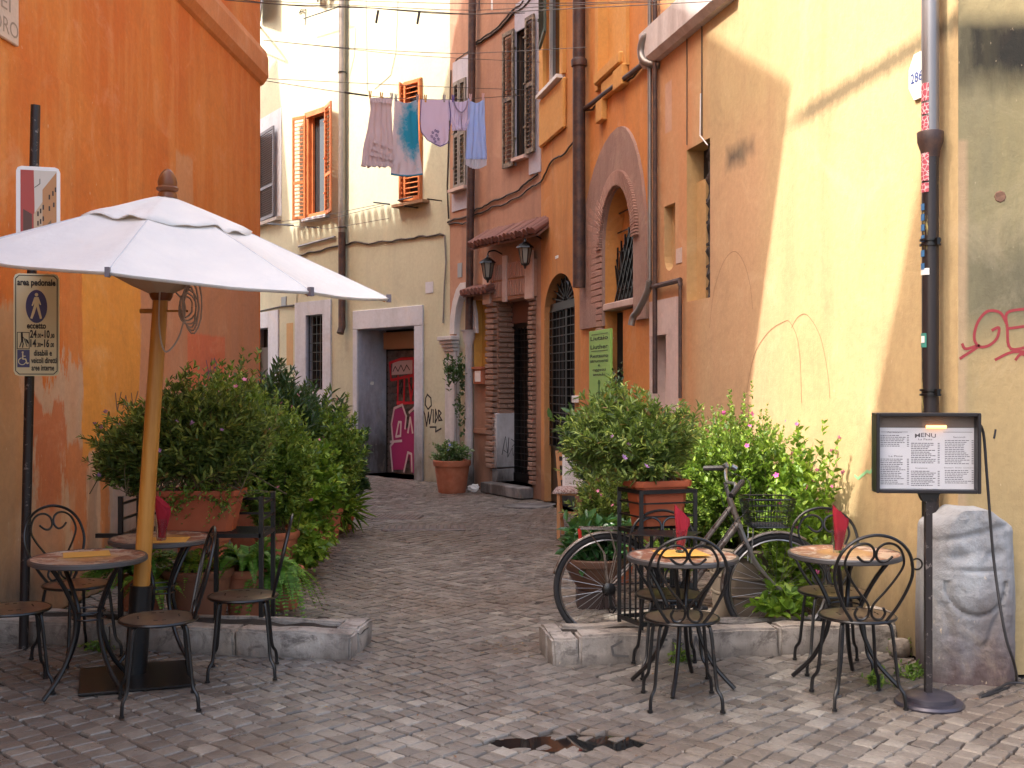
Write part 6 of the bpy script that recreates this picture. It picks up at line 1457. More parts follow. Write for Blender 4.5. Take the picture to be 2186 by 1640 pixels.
# ------------------------------------------------------------------ planter stands
def stands():
    # left: low bench like rack with backrest bars
    g = empty('plant_stand', (0, 0, 0), label='black square bar plant stand with side rails carrying the long terracotta box', cat='plant stand')
    D0, D1 = 7.62, 7.98
    A = ray(282, 1135, 7.52); B = ray(572, 1145, 7.50); zs = .69; xa, xb = A.x, B.x; y0, y1 = 7.30, 7.66
    g.location = (xa, y0, 0); w = xb-xa; d = y1-y0; t = .028
    for nm, x, y, zt in (('post', 0, 0, .93), ('post', w, 0, .93), ('post', 0, d, .93), ('post', w, d, .93), ('leg', w*.68, 0, zs-.03)):
        MB().box(x-t/2, x+t/2, y-t/2, y+t/2, 0, zt).build(nm, m_iron, g)
    MB().box(-.16, w, -t/2, t/2, zs-t, zs).box(-.0, w, d-t/2, d+t/2, zs-t, zs).box(w-t/2, w+t/2, 0, d, zs-t-.002, zs-.002).box(0, .02, 0, d, zs-t-.002, zs-.002).build('shelf_frame', m_iron, g)
    s = MB().box(0, w, -.012, .012, -.008, 0).build('shelf_bar', m_iron, g)
    for i in range(5): q = s if i == 0 else inst(s, 'shelf_bar', g); q.location = (0, d*(i+1)/6, zs)
    r = MB().box(0, w, -.006, .006, -.008, .008).build('rail', m_iron, g)
    for i, (y, z) in enumerate(((d, .78), (d, .88))): q = r if i == 0 else inst(r, 'rail', g); q.location = (0, y, z)
    sr = MB().box(-.006, .006, 0, d, -.008, .008).build('side_rail', m_iron, g)
    for i, (x, z) in enumerate(((0, .78), (0, .88), (w, .78), (w, .88))): q = sr if i == 0 else inst(sr, 'side_rail', g); q.location = (x, 0, z)
    fr = ray(450, 1138, 7.42); trough((xa+.46, 7.475, zs+.002), .02, .46, .56, .20, .25, .27, 'long terracotta coloured planter box on the black stand left of the lane')
    # right: tall square cage
    zb = .185; g = empty('plant_stand', label='tall black square bar plant stand with barred sides standing on the right curb', cat='plant stand')
    P = [ray(1322, 1330, 6.98), ray(1369, 1330, 6.74), ray(1484, 1330, 6.86)]; P = [Vector((p.x, p.y, 0)) for p in P]; P.append(P[0]+P[2]-P[1]); g.location = (P[1].x, P[1].y, zb); o = P[1]; P = [p-o for p in P]
    zs = .60; zt = .835; t = .024
    for i, p in enumerate(P): MB().bar(p, p+Vector((0, 0, zt)), t).build('post', m_iron, g)
    def ring(z, nm, tt=t):
        b = MB()
        for i in range(4): b.bar(P[i]+Vector((0, 0, z-.0005*i)), P[(i+1) % 4]+Vector((0, 0, z-.0005*i)), tt)
        return b.build(nm, m_iron, g)
    ring(.035, 'bottom_frame'); ring(zs-.02, 'shelf_frame'); ring(zt-.01, 'top_rail'); ring(zs+.075, 'rail', .010); ring(zs+.155, 'rail', .010)
    k = 0
    for i in range(4):
        n = 4 if i % 2 == 0 else 5
        for j in range(1, n):
            p = P[i].lerp(P[(i+1) % 4], j/n); MB().bar(p+Vector((0, 0, .035)), p+Vector((0, 0, zs-.02)), .012).build('bar', m_iron, g)
    MB().prism([(p.x, p.y) for p in P], 0, .006).build('shelf', m_iron, g).matrix_basis = Matrix.Translation((0, 0, zs)) @ Matrix(((1, 0, 0, 0), (0, 0, 1, 0), (0, -1, 0, 0), (0, 0, 0, 1))).inverted() @ Matrix.Identity(4)
    c = (P[0]+P[2])/2; an = math.atan2((P[2]-P[1]).y, (P[2]-P[1]).x)
    trough((o.x+c.x, o.y+c.y, zb+zs+.012), an, .29, .345, .18, .22, .275, 'deep terracotta coloured planter box in the black cage stand right of the lane')

def pots_and_plants():
    # ---- left, front to back
    plant('flowering_shrub', 'big grey green flowering shrub overflowing the long planter box on the left stand', (-2.18, 7.48, .93), (-2.16, 7.50, 1.30), (.60, .33, .40), 400, .060, .019, m_lf1, 32, 11, flowers=m_mauve, nfl=6, base_r=(.40, .14), lumps=.5, lowcut=-.35)
    plant('flowering_shrub', 'lighter arching shoots with rose flowers rising behind the long planter shrub', (-2.05, 7.85, .6), (-1.98, 7.85, 1.36), (.36, .30, .40), 150, .060, .024, m_lf2b, 26, 12, flowers=m_rose, nfl=8, lowcut=-.2)
    plant('trailing_plant', 'thin trailing stems hanging over the front of the long terracotta box', (-2.05, 7.42, .95), (-2.0, 7.30, .98), (.36, .06, .10), 34, .030, .014, m_lf2b, 18, 13, droop=.16, base_r=(.45, .04), lumps=.2)
    plant('flowering_shrub', 'leafy arm of the wall side shrub reaching left before the orange wall', (-2.52, 7.6, .9), (-2.62, 7.5, 1.22), (.26, .22, .24), 75, .048, .015, m_lf1, 30, 14, flowers=m_mauve, nfl=5)
    pot((-2.55, 7.75, 0), .17, .34, 'terracotta pot of the drooping fern beside the orange wall', group=None)
    fern((-2.58, 7.66, .36), 34, .62, 'long drooping fern by the orange wall left of the umbrella pole', 21)
    fern((-2.42, 7.50, .30), 20, .40, 'low dark fern under the plant stand', 22, mat=m_lf2)
    pot((-2.16, 7.72, 0), .24, .40, 'wide brown terracotta tub standing under the left plant stand', M('brown_glazed_clay', (.19, .075, .04), .6), bands=0)
    fern((-2.16, 7.68, .40), 26, .34, 'small fern in the brown tub under the stand', 23, mat=m_lf2)
    pot((-1.88, 7.95, 0), .16, .36, 'orange terracotta pot between the legs of the left plant stand', m_terra)
    fern((-1.84, 7.9, .36), 70, .50, 'bright green fern filling the orange pot behind the chair', 24); fern((-1.70, 8.05, .26), 70, .50, 'bright green fern spilling towards the cobbles', 25, droop=1.4)
    pot((-1.72, 8.35, 0), .17, .30, 'terracotta pot hidden by fern fronds left of the lane', m_terra)
    for (x, y, r, h, lb) in ((-1.99, 9.5, .19, .42, 'terracotta pot behind the spilling fern, first of the row along the left'), (-1.98, 10.45, .20, .42, 'terracotta pot with a dark hole in its side, second of the row along the left'), (-1.98, 11.75, .21, .36, 'reddish terracotta pot under the bright vine, third of the row along the left'), (-2.0, 12.9, .22, .34, 'terracotta pot under the glossy dark shrub, last of the row along the left'), (-2.6, 11.2, .25, .5, 'large terracotta pot of the oleander near the house corner'), (-2.5, 9.1, .22, .45, 'terracotta pot against the orange wall behind the plant stand')):
        g = pot((x, y, gz(x, y)), r, h, lb)
        if 'dark hole' in lb: MB().lathe([(0, 0), (.035, 0)], 12).build('hole', m_dark, g).matrix_basis = Matrix.Translation((.09, -r*.88, h*.45)) @ Matrix.Rotation(PI/2, 4, 'X')
    plant('leafy_shrub', 'light green bushy shrub behind the plant stand, second along the left side', (-1.99, 9.5, .4), (-2.03, 9.45, 1.08), (.40, .42, .58), 300, .055, .026, m_lf2b, 30, 31, flowers=m_rose, nfl=6, lumps=.5)
    plant('leafy_shrub', 'tall shrub with small leaves against the end of the orange wall', (-2.5, 9.1, .4), (-2.36, 9.3, 1.40), (.42, .42, .52), 260, .055, .022, m_lf1, 30, 32, flowers=m_rose, nfl=6)
    plant('oleander', 'dark narrow leaved oleander rising beside the corner of the orange house', (-2.6, 11.2, .5), (-2.42, 11.6, 1.34), (.50, .6, .48), 230, .12, .022, m_lf3, 26, 33, flowers=m_rose, nfl=3, lumps=.5)
    plant('climbing_vine', 'bright green vine of broad leaves tumbling over the row of pots', (-1.98, 10.45, .4), (-1.92, 10.5, .76), (.38, .5, .48), 230, .075, .05, m_lf2, 20, 34, flowers=m_pink, nfl=5, droop=.10, lumps=.6)
    plant('climbing_vine', 'broad leaved green creeper trailing on the cobbles by the holed pot', (-1.95, 10.0, .15), (-1.78, 9.6, .26), (.28, .40, .2), 90, .07, .05, m_lf2, 14, 35, lumps=.6)
    plant('leafy_shrub', 'light shrub between oleander and vine, with a few rose flowers', (-1.98, 11.75, .36), (-1.93, 11.8, 1.02), (.46, .45, .5), 230, .06, .03, m_lf2b, 26, 36, flowers=m_rose, nfl=4)
    plant('glossy_shrub', 'dark glossy leaved shrub at the far end of the left plants', (-2.0, 12.9, .34), (-2.02, 12.9, .75), (.40, .5, .55), 260, .085, .042, m_lf3, 26, 37, lumps=.35)
    plant('grassy_plant', 'tuft of strap leaves hanging below the dark glossy shrub', (-1.93, 12.5, .30), (-1.98, 12.4, .34), (.24, .25, .10), 60, .26, .016, m_lf2, 8, 38, droop=.12, stems=False)
    plant('glossy_shrub', 'dark sprays of long leaves before the barred window of the cream house', (-2.35, 13.3, .4), (-2.35, 13.3, 1.30), (.50, .4, .36), 110, .15, .030, m_lf3, 16, 39, flowers=m_rose, nfl=2)
    # ---- right
    plant('flowering_shrub', 'big grey green shrub overflowing the box in the cage stand right of the lane', (.845, 6.98, 1.06), (.74, 7.0, 1.30), (.43, .34, .37), 330, .056, .017, m_lf1, 34, 41, flowers=m_mauve, nfl=4, base_r=(.24, .12), lumps=.5, lowcut=-.55)
    plant('box_shrub', 'sunlit small leaved box shrub behind the bicycle', (1.62, 8.25, .5), (1.56, 8.05, 1.02), (.58, .42, .56), 900, .030, .017, m_lf4, 42, 42, lumps=.4)
    plant('box_shrub', 'sunlit green twigs between the planter shrub and the box shrub', (1.25, 8.4, .3), (1.22, 8.3, .85), (.34, .3, .58), 300, .034, .014, m_lf4, 30, 43, lumps=.5)
    plant('climbing_vine', 'airy sunlit vine with pink flowers against the ochre wall', (1.98, 7.7, .25), (1.98, 7.75, .98), (.27, .30, .52), 190, .050, .030, m_lf2, 15, 44, flowers=m_pink, nfl=12, lumps=.7, droop=.12)
    plant('climbing_vine', 'light vine shoots with pink flowers over the box shrub and bicycle basket', (1.72, 8.0, .4), (1.58, 7.75, 1.12), (.40, .12, .38), 70, .045, .026, m_lf2, 12, 45, flowers=m_pink, nfl=7, lumps=.8)
    plant('climbing_vine', 'green vine tangle behind the right cafe chair, low by the wall', (1.98, 7.6, .1), (1.90, 7.55, .60), (.30, .2, .36), 110, .05, .032, m_lf2, 15, 46, flowers=m_pink, nfl=5, lumps=.6)
    plant('young_plant', 'small light green seedling plant growing in the right curb trough', (1.72, 7.2, .19), (1.70, 7.2, .28), (.20, .1, .09), 20, .07, .045, m_lf2, 9, 47)
    pot((1.72, 7.98, 0), .335, .52, 'large brownish grey tub behind the front bicycle wheel', M('grey_brown_stoneware', (.10, .077, .058), .7), bands=2, taper=.85, rim=.05, n=44)
    b = pot((.62, 8.35, .14), .25, .24, 'low brown clay bowl on a block behind the rear bicycle wheel', M('brown_clay', (.11, .052, .032), .6), taper=.5, bands=0)
    tag(MB().box(.48, .76, 8.25, 8.5, -.02, .138, ch=.01).build('block', M('dark_block', (.05, .03, .025), .8)), 'dark block raising the brown clay bowl off the cobbles', 'block')
    plant('leafy_plant', 'broad leaved low plant in the brown bowl by the rear wheel', (.62, 8.35, .36), (.60, 8.3, .50), (.28, .25, .20), 70, .11, .055, m_lf3b, 9, 48, stems=False)
    pot((.84, 9.4, 0), .2, .34, 'terracotta pot hidden behind the bowl at the right of the lane'); 
    plant('leafy_shrub', 'dull green low shrub with grey green leaves below the planter shrub', (.84, 9.4, .3), (.76, 9.3, .72), (.32, .32, .34), 180, .055, .020, m_lf1, 26, 49, flowers=m_rose, nfl=3)
    pot((.98, 11.2, 0), .22, .42, 'terracotta pot of the round dark shrub by the wooden chair')
    plant('round_shrub', 'dense dark small leaved shrub behind the planter shrub by the barred door', (.90, 11.0, .5), (.76, 10.9, 1.12), (.33, .34, .29), 240, .030, .016, m_lf3, 40, 50, lumps=.3)
    plant('leafy_shrub', 'broad leaved shrub under the green signboard', (.98, 11.4, .6), (.86, 11.2, 1.27), (.42, .3, .17), 110, .14, .06, m_lf2c, 10, 51, lumps=.4)
    plant('leafy_plant', 'thin climbing stem with small leaves beside the green signboard', (1.08, 12.0, .5), (1.10, 12.0, 1.6), (.10, .1, .42), 26, .05, .028, m_lf3, 14, 52)
    # ---- far pot and the climber on the portal
    q = gnd(963, 1054); g = pot((q.x, q.y+.25, gz(q.x, q.y)), .285, .50, 'large ribbed terracotta pot beside the marble portal at the end of the lane', bands=2, rim=.09)
    plant('leafy_plant', 'white edged leafy plant in the large far terracotta pot', (q.x, q.y+.25, .46), (q.x, q.y+.22, .62), (.32, .25, .20), 110, .055, .026, leaf_mat('variegated_leaf', [(0, (.04, .09, .03)), (.5, (.10, .18, .06)), (.85, (.2, .3, .12)), (1, (.62, .64, .50))], .3), 20, 53, flowers=m_blueflower, nfl=6)
    W = B1; c = W.w(W.s(980, -.2), -.25, W.z(975, 770)); b = W.w(W.s(985, -.15), -.18, .3)
    plant('climbing_plant', 'thin climber with dark leaves hugging the column of the marble portal', tuple(b), tuple(c), (.26, .2, .20), 36, .075, .04, m_lf3, 12, 54, start=.75, stems=False)
    plant('climbing_plant', 'lower leaves of the climber against the portal column', (b.x+.05, b.y-.05, .5), (b.x+.04, b.y-.06, 1.35), (.10, .10, .60), 30, .06, .035, m_lf3, 6, 55, start=.7, stems=False)
    # weeds at the curb foot
    for i, (px, py) in enumerate(((205, 1392), (1450, 1412), (1925, 1398), (1880, 1465), (1945, 1448))):
        p = gnd(px, py); plant('weed', ('small tuft of weed at the foot of the left curb', 'small weed growing from the joint under the right curb', 'little weed beside the loose pale stone', 'patch of weed behind the last chair leg', 'weed at the wall foot left of the menu stand')[i], (p.x, p.y, 0), (p.x, p.y, .035), (.09, .04, .03), 22, .03, .014, m_lf2b, 7, 60+i, base_r=(.12, .05), stems=False)
m_lf2b = leaf_mat('mid_green_leaf', [(0, (.055, .11, .018)), (.5, (.14, .24, .035)), (1, (.36, .47, .08))], .35)
m_lf2c = leaf_mat('broad_leaf', [(0, (.03, .09, .03)), (.7, (.08, .17, .05)), (1, (.30, .36, .10))], .3, .3); m_lf3b = leaf_mat('broad_dark_leaf', [(0, (.02, .07, .02)), (1, (.06, .16, .05))], .2, .3)

# ------------------------------------------------------------------ bicycle
def bicycle():
    D = 7.25; k = F/D
    def c(px, py, y=0): return Vector(((px-CX)/k - .62, y, EYE-(py-CY)/k))
    g = empty('bicycle', (.62, D, .0), label='old silver city bicycle with a black wire basket leaning behind the right curb', cat='bicycle')
    m_fr = M('scuffed_silver_paint', (.42, .36, .31), .35, .55); m_fr.set('Base Color', m_fr.mix(m_fr.rng(m_fr.noise(20, 5, .7), .5, .62), (.24, .20, .17), (.10, .06, .045)))
    m_ch = M('chrome', (.30, .29, .29), .3, .9); m_ty = M('tyre_rubber', (.02, .019, .02), .8)
    R0 = .335
    def wheel(cx, turn):
        w = MB(); h = empty('wheel'); bpy.data.objects.remove(h)
        n = 48; T = MB().tube([(R0*math.cos(2*PI*i/n), 0, R0*math.sin(2*PI*i/n)) for i in range(n)], .019, 8, closed=True)
        t = T.build('wheel', m_ty, g, True); t.location = (cx, 0, R0+.01); t.rotation_euler = (0, 0, turn)
        r = MB()
        for yy in (-.010, .010): r.tube([((R0-.025)*math.cos(2*PI*i/n), yy, (R0-.025)*math.sin(2*PI*i/n)) for i in range(n)], .006, 5, closed=True)
        r.lathe([], 4) if False else None; r.build('rim', m_ch, t, True)
        s = MB()
        for i in range(32):
            a = 2*PI*i/32; a2 = a + (.35 if i % 4 < 2 else -.35); s.tube([(.022*math.cos(a2), .025*(-1)**i, .022*math.sin(a2)), ((R0-.028)*math.cos(a), 0, (R0-.028)*math.sin(a))], .0011, 3)
        s.build('spokes', m_ch, t); MB().tube([(0, -.045, 0), (0, .045, 0)], .016, 10).build('hub', m_ch, t, True); return t
    rear = wheel(0, 0); ft = -.0; fx = c(1660, 1254).x; fr_ = wheel(fx, ft)
    rc = Vector((0, 0, R0+.01)); fc = Vector((fx, 0, R0+.01)); bb = c(1462, 1268); st = c(1398, 1125); ht = c(1556, 1062); hb = c(1578, 1122)
    f = MB(); f.tube([bb, st + (st-bb)*.05], .016, 10).tube([hb, ht], .021, 10)
    f.tube([c(1562, 1080), c(1470, 1200), bb + Vector((-.01, 0, .05))], .017, 10).tube([c(1575, 1118), c(1500, 1215), bb + Vector((.02, 0, .02))], .024, 10)
    for yy in (-.045, .045): f.tube([bb + Vector((0, yy*.6, 0)), rc + Vector((0, yy, 0))], .009, 7).tube([st.lerp(bb, .12) + Vector((0, yy*.5, 0)), rc + Vector((0, yy, 0))], .008, 7)
    f.tube([bb + Vector((0, -.06, 0)), bb + Vector((0, .06, 0))], .024, 12); f.build('frame', m_fr, g, True)
    k_ = MB()
    for yy in (-.05, .05): k_.tube(spline([hb + Vector((0, yy*.7, .0)), c(1592, 1160, yy), c(1615, 1205, yy), fc + Vector((0, yy, 0))], 5), [.013]*8+[.012]*4+[.008]*4, 8)
    k_.tube([hb + Vector((0, -.05, .0)), hb + Vector((0, .05, 0))], .015, 8).build('fork', m_ch, g, True)
    h = MB().tube([ht, c(1548, 1030)], .013, 8).tube(spline([c(1575, 1020, .25), c(1560, 1006, .16), c(1552, 1028, .0), c(1560, 1030, -.16), c(1548, 1050, -.26)], 6), .0115, 8).build('handlebar', m_ch, g, True)
    MB().tube([c(1566, 1004, .20), c(1522, 1008, .32)], .018, 8).build('grip', m_blackrubber, h, True); MB().tube([c(1572, 1022, -.20), c(1540, 1048, -.32)], .018, 8).build('grip', m_blackrubber, h, True)
    MB().tube([c(1575, 1000, .2), c(1585, 1006, .2)], .02, 8).tube([c(1558, 1000, .1), c(1553, 992, .1)], .022, 10).build('bell', m_ch, h, True)
    # basket
    b = MB(); x0, x1, y0, y1 = c(1586, 0).x, c(1688, 0).x, -.15, .15; zt, zb = c(0, 1062).z, c(0, 1122).z; sh = .035
    def rg(z, e, r): 
        P = [(x0+e, y0+e, z), (x1-e, y0+e, z), (x1-e, y1-e, z), (x0+e, y1-e, z)]; Q = []
        for i in range(4): a, d_ = Vector(P[i]), Vector(P[(i+1) % 4]); Q += [a.lerp(d_, t) for t in (.12, .5, .88)]
        b.tube(Q, r, 5, closed=True)
    for i in range(6): t = i/5; rg(zb+(zt-zb)*t, sh*(1-t), .005 if i in (0, 5) else .0022)
    for i in range(15): t = i/14; x = x0+(x1-x0)*t; xb_ = x0+sh+(x1-x0-2*sh)*t; b.tube([(x, y0, zt), (xb_, y0+sh, zb), (xb_, y1-sh, zb), (x, y1, zt)], .002, 4)
    for i in range(13): t = i/12; y = y0+(y1-y0)*t; yb = y0+sh+(y1-y0-2*sh)*t; b.tube([(x0, y, zt), (x0+sh, yb, zb), (x1-sh, yb, zb), (x1, y, zt)], .002, 4)
    b.build('basket', m_iron, g)
    MB().tube([Vector((x0+.05, -.08, zb)), c(1600, 1200, -.05)], .005, 5).tube([Vector((x0+.05, .08, zb)), c(1600, 1200, .05)], .005, 5).build('basket_stay', m_ch, g)
    # mudguards
    def guard(cx, a0, a1, nm):
        V = []; n = 22
        for i in range(n+1):
            a = R(a0+(a1-a0)*i/n)
            for yy, dr in ((-.026, -.012), (-.014, .0), (.014, .0), (.026, -.012)): V.append((cx + (R0+.034+dr)*math.cos(a), yy, R0+.01 + (R0+.034+dr)*math.sin(a)))
        o = MB().add(V, [(i*4+j, i*4+j+1, (i+1)*4+j+1, (i+1)*4+j) for i in range(n) for j in range(3)]).build(nm, m_fr, g, True); o.modifiers.new('thickness', 'SOLIDIFY').thickness = .002
    guard(0, 55, 165, 'mudguard'); guard(fx, 60, 185, 'mudguard')
    r = MB(); 
    for yy in (-.06, .06, 0): r.tube([c(1237, 1127, yy), c(1345, 1128, yy), c(1385, 1140, yy)], .004, 5)
    for px in (1240, 1262, 1285, 1310, 1335): r.tube([c(px, 1127, -.06), c(px, 1127, .06)], .004, 5)
    for yy in (-.06, .06): r.tube([c(1252, 1128, yy), c(1290, 1180, yy), rc + Vector((0, yy*.9, 0))], .005, 5).tube([c(1300, 1128, yy), c(1315, 1180, yy), rc + Vector((0, yy*.9, 0))], .004, 5)
    r.build('rear_rack', m_fr, g); MB().tube([c(1237, 1129), c(1239, 1150)], .012, 8).build('reflector', M('red_reflector', (.5, .03, .02), .3), g, True)
    # saddle and post, drive train
    sp = MB().tube([st, c(1390, 1090)], .012, 8).build('seat_post', m_ch, g, True)
    sd_ = [(-.14, .085), (-.10, .095), (-.02, .06), (.06, .03), (.13, .02), (.15, .0)]
    V = []; 
    for i, (x, w_) in enumerate(sd_):
        for q in range(9): a = PI*q/8; V.append((x, w_*math.cos(a)*-1, .03*math.sin(a) + (.015 if i < 2 else 0)))
    s_ = MB().add(V, [(i*9+j, i*9+j+1, (i+1)*9+j+1, (i+1)*9+j) for i in range(5) for j in range(8)] + [tuple(range(9))]).build('saddle', m_blackrubber, g, True); s_.location = c(1388, 1088)
    MB().lathe([(.012, -.003), (.075, -.002), (.088, 0), (.075, .002), (.012, .003)], 28).build('chainring', m_iron, g, True).matrix_basis = Matrix.Translation(bb + Vector((0, -.055, 0))) @ Matrix.Rotation(PI/2, 4, 'X')
    ch = MB(); q1 = rc + Vector((0, -.055, 0)); q2 = bb + Vector((0, -.055, 0)); ch.tube([q1 + Vector((0, 0, .035)), q2 + Vector((0, 0, .085))], .0045, 5).tube([q1 + Vector((.02, 0, -.12)), q2 + Vector((0, 0, -.085))], .0045, 5).build('chain', m_iron, g)
    MB().lathe([(.0, -.015), (.035, -.015), (.045, 0), (.03, .012), (0, .012)], 18).build('sprocket', m_iron, g, True).matrix_basis = Matrix.Translation(q1) @ Matrix.Rotation(PI/2, 4, 'X')
    MB().bar(q1 + Vector((.0, 0, -.01)), q1 + Vector((.02, 0, -.13)), .02).tube([q1 + Vector((.02+.022*math.cos(i), 0, -.13+.022*math.sin(i))) for i in range(6)], .006, 5, closed=True).tube([q1 + Vector((-.01+.03*math.cos(i*.6), -.01, -.07+.06*math.sin(i*.6))) for i in range(8)], .003, 4).build('derailleur', m_iron, g)
    for sg in (-1, 1): cr = MB().bar(bb + Vector((0, sg*.07, 0)), bb + Vector((sg*.12, sg*.075, -sg*.11)), .018).build('crank', m_ch, g); MB().box(-.045, .045, -.04, .04, -.012, .012, ch=.004).build('pedal', m_blackrubber, cr).location = bb + Vector((sg*.12, sg*.12, -sg*.11))
    MB().tube(spline([c(1550, 1032, -.1), c(1535, 1060, -.08), c(1560, 1110, -.05), c(1590, 1170, -.04)], 5), .003, 4).tube(spline([c(1560, 1010, .1), c(1600, 1030, 0), c(1590, 1090, -.03), c(1560, 1120, -.03), c(1500, 1210, -.03)], 5), .003, 4).build('brake_cable', m_blackrubber, g)

# ------------------------------------------------------------------ wooden chair with cushion and notice
def wooden_chair():
    p = gnd(1198, 1143); k = F/12.1; g = empty('wooden_chair', (.50, 12.25, 0), -.12, 'light wooden ladder back chair by the arched barred door', 'chair'); m = M('light_wood', (.50, .24, .10), .55)
    for x, y, zt, dx in ((.02, -.18, .47, 0), (.40, -.18, .47, 0), (.04, .20, .92, -.07), (.40, .20, .92, -.04)): MB().bar((x-.0, y-.0, 0), (x+dx, y+(.05 if zt > .5 else 0), zt), .034).build('leg', m, g)
    for z in (.62, .78, .88): MB().box(-.0-(z-.5)*.1, .38, .21+.04*z, .235+.04*z, z-.025, z+.025).build('back_rail', m, g)
    MB().box(0, .42, -.20, .22, .465, .485, ch=.005).build('seat', m, g)
    MB().bar((.03, -.18, .28), (.40, -.18, .28), .02).bar((.03, -.18, .2), (.03, .2, .2), .02).build('stretcher', m, g)
    V = []; n = 14
    for j in range(n+1):
        for i in range(n+1):
            u, v = i/n*2-1, j/n*2-1; r = (1-abs(u)**5)*(1-abs(v)**5); V.append((u*.235, v*.22, .055*r**.5 + .012*mnoise.noise(Vector((u*3, v*3, 0)))))
    m_c = M('speckled_cushion', (.4, .3, .28), .95); m_c.set('Base Color', m_c.mix(m_c.rng(m_c.noise(60, 3, .6), .45, .55), (.46, .38, .36), (.22, .12, .10)))
    c = MB().add(V, [(j*(n+1)+i, j*(n+1)+i+1, (j+1)*(n+1)+i+1, (j+1)*(n+1)+i) for j in range(n) for i in range(n)]).build('cushion', m_c, None, True, 80); c.location = (.68, 12.23, .488); c.rotation_euler = (0, 0, -.12); tag(c, 'flat speckled cushion lying on the light wooden chair', 'cushion'); c.modifiers.new('t', 'SOLIDIFY').thickness = .006
    # leaning notice board
    D = 12.28; k = D/F; s = tag(MB().box(-.16, .16, -.008, .008, 0, .36).build('notice_board', m_paper), 'white printed notice sheet standing on the wooden chair', 'notice board'); s.location = ((1232-CX)*k, 12.3, .53); s.rotation_euler = (-.12, 0, -.05)
    t = MB(); r = random.Random(9)
    for i in range(20):
        x = -.13
        if i in (3, 9): continue
        while x < .12: w = r.uniform(.01, .03); t.box(x, x+w, -.0095, -.009, .33-i*.0155-(.012 if i < 3 else .004), .33-i*.0155); x += w+.006
    t.build('printing', m_ink2, s)
m_ink2 = M('grey_ink', (.28, .25, .25), .8)

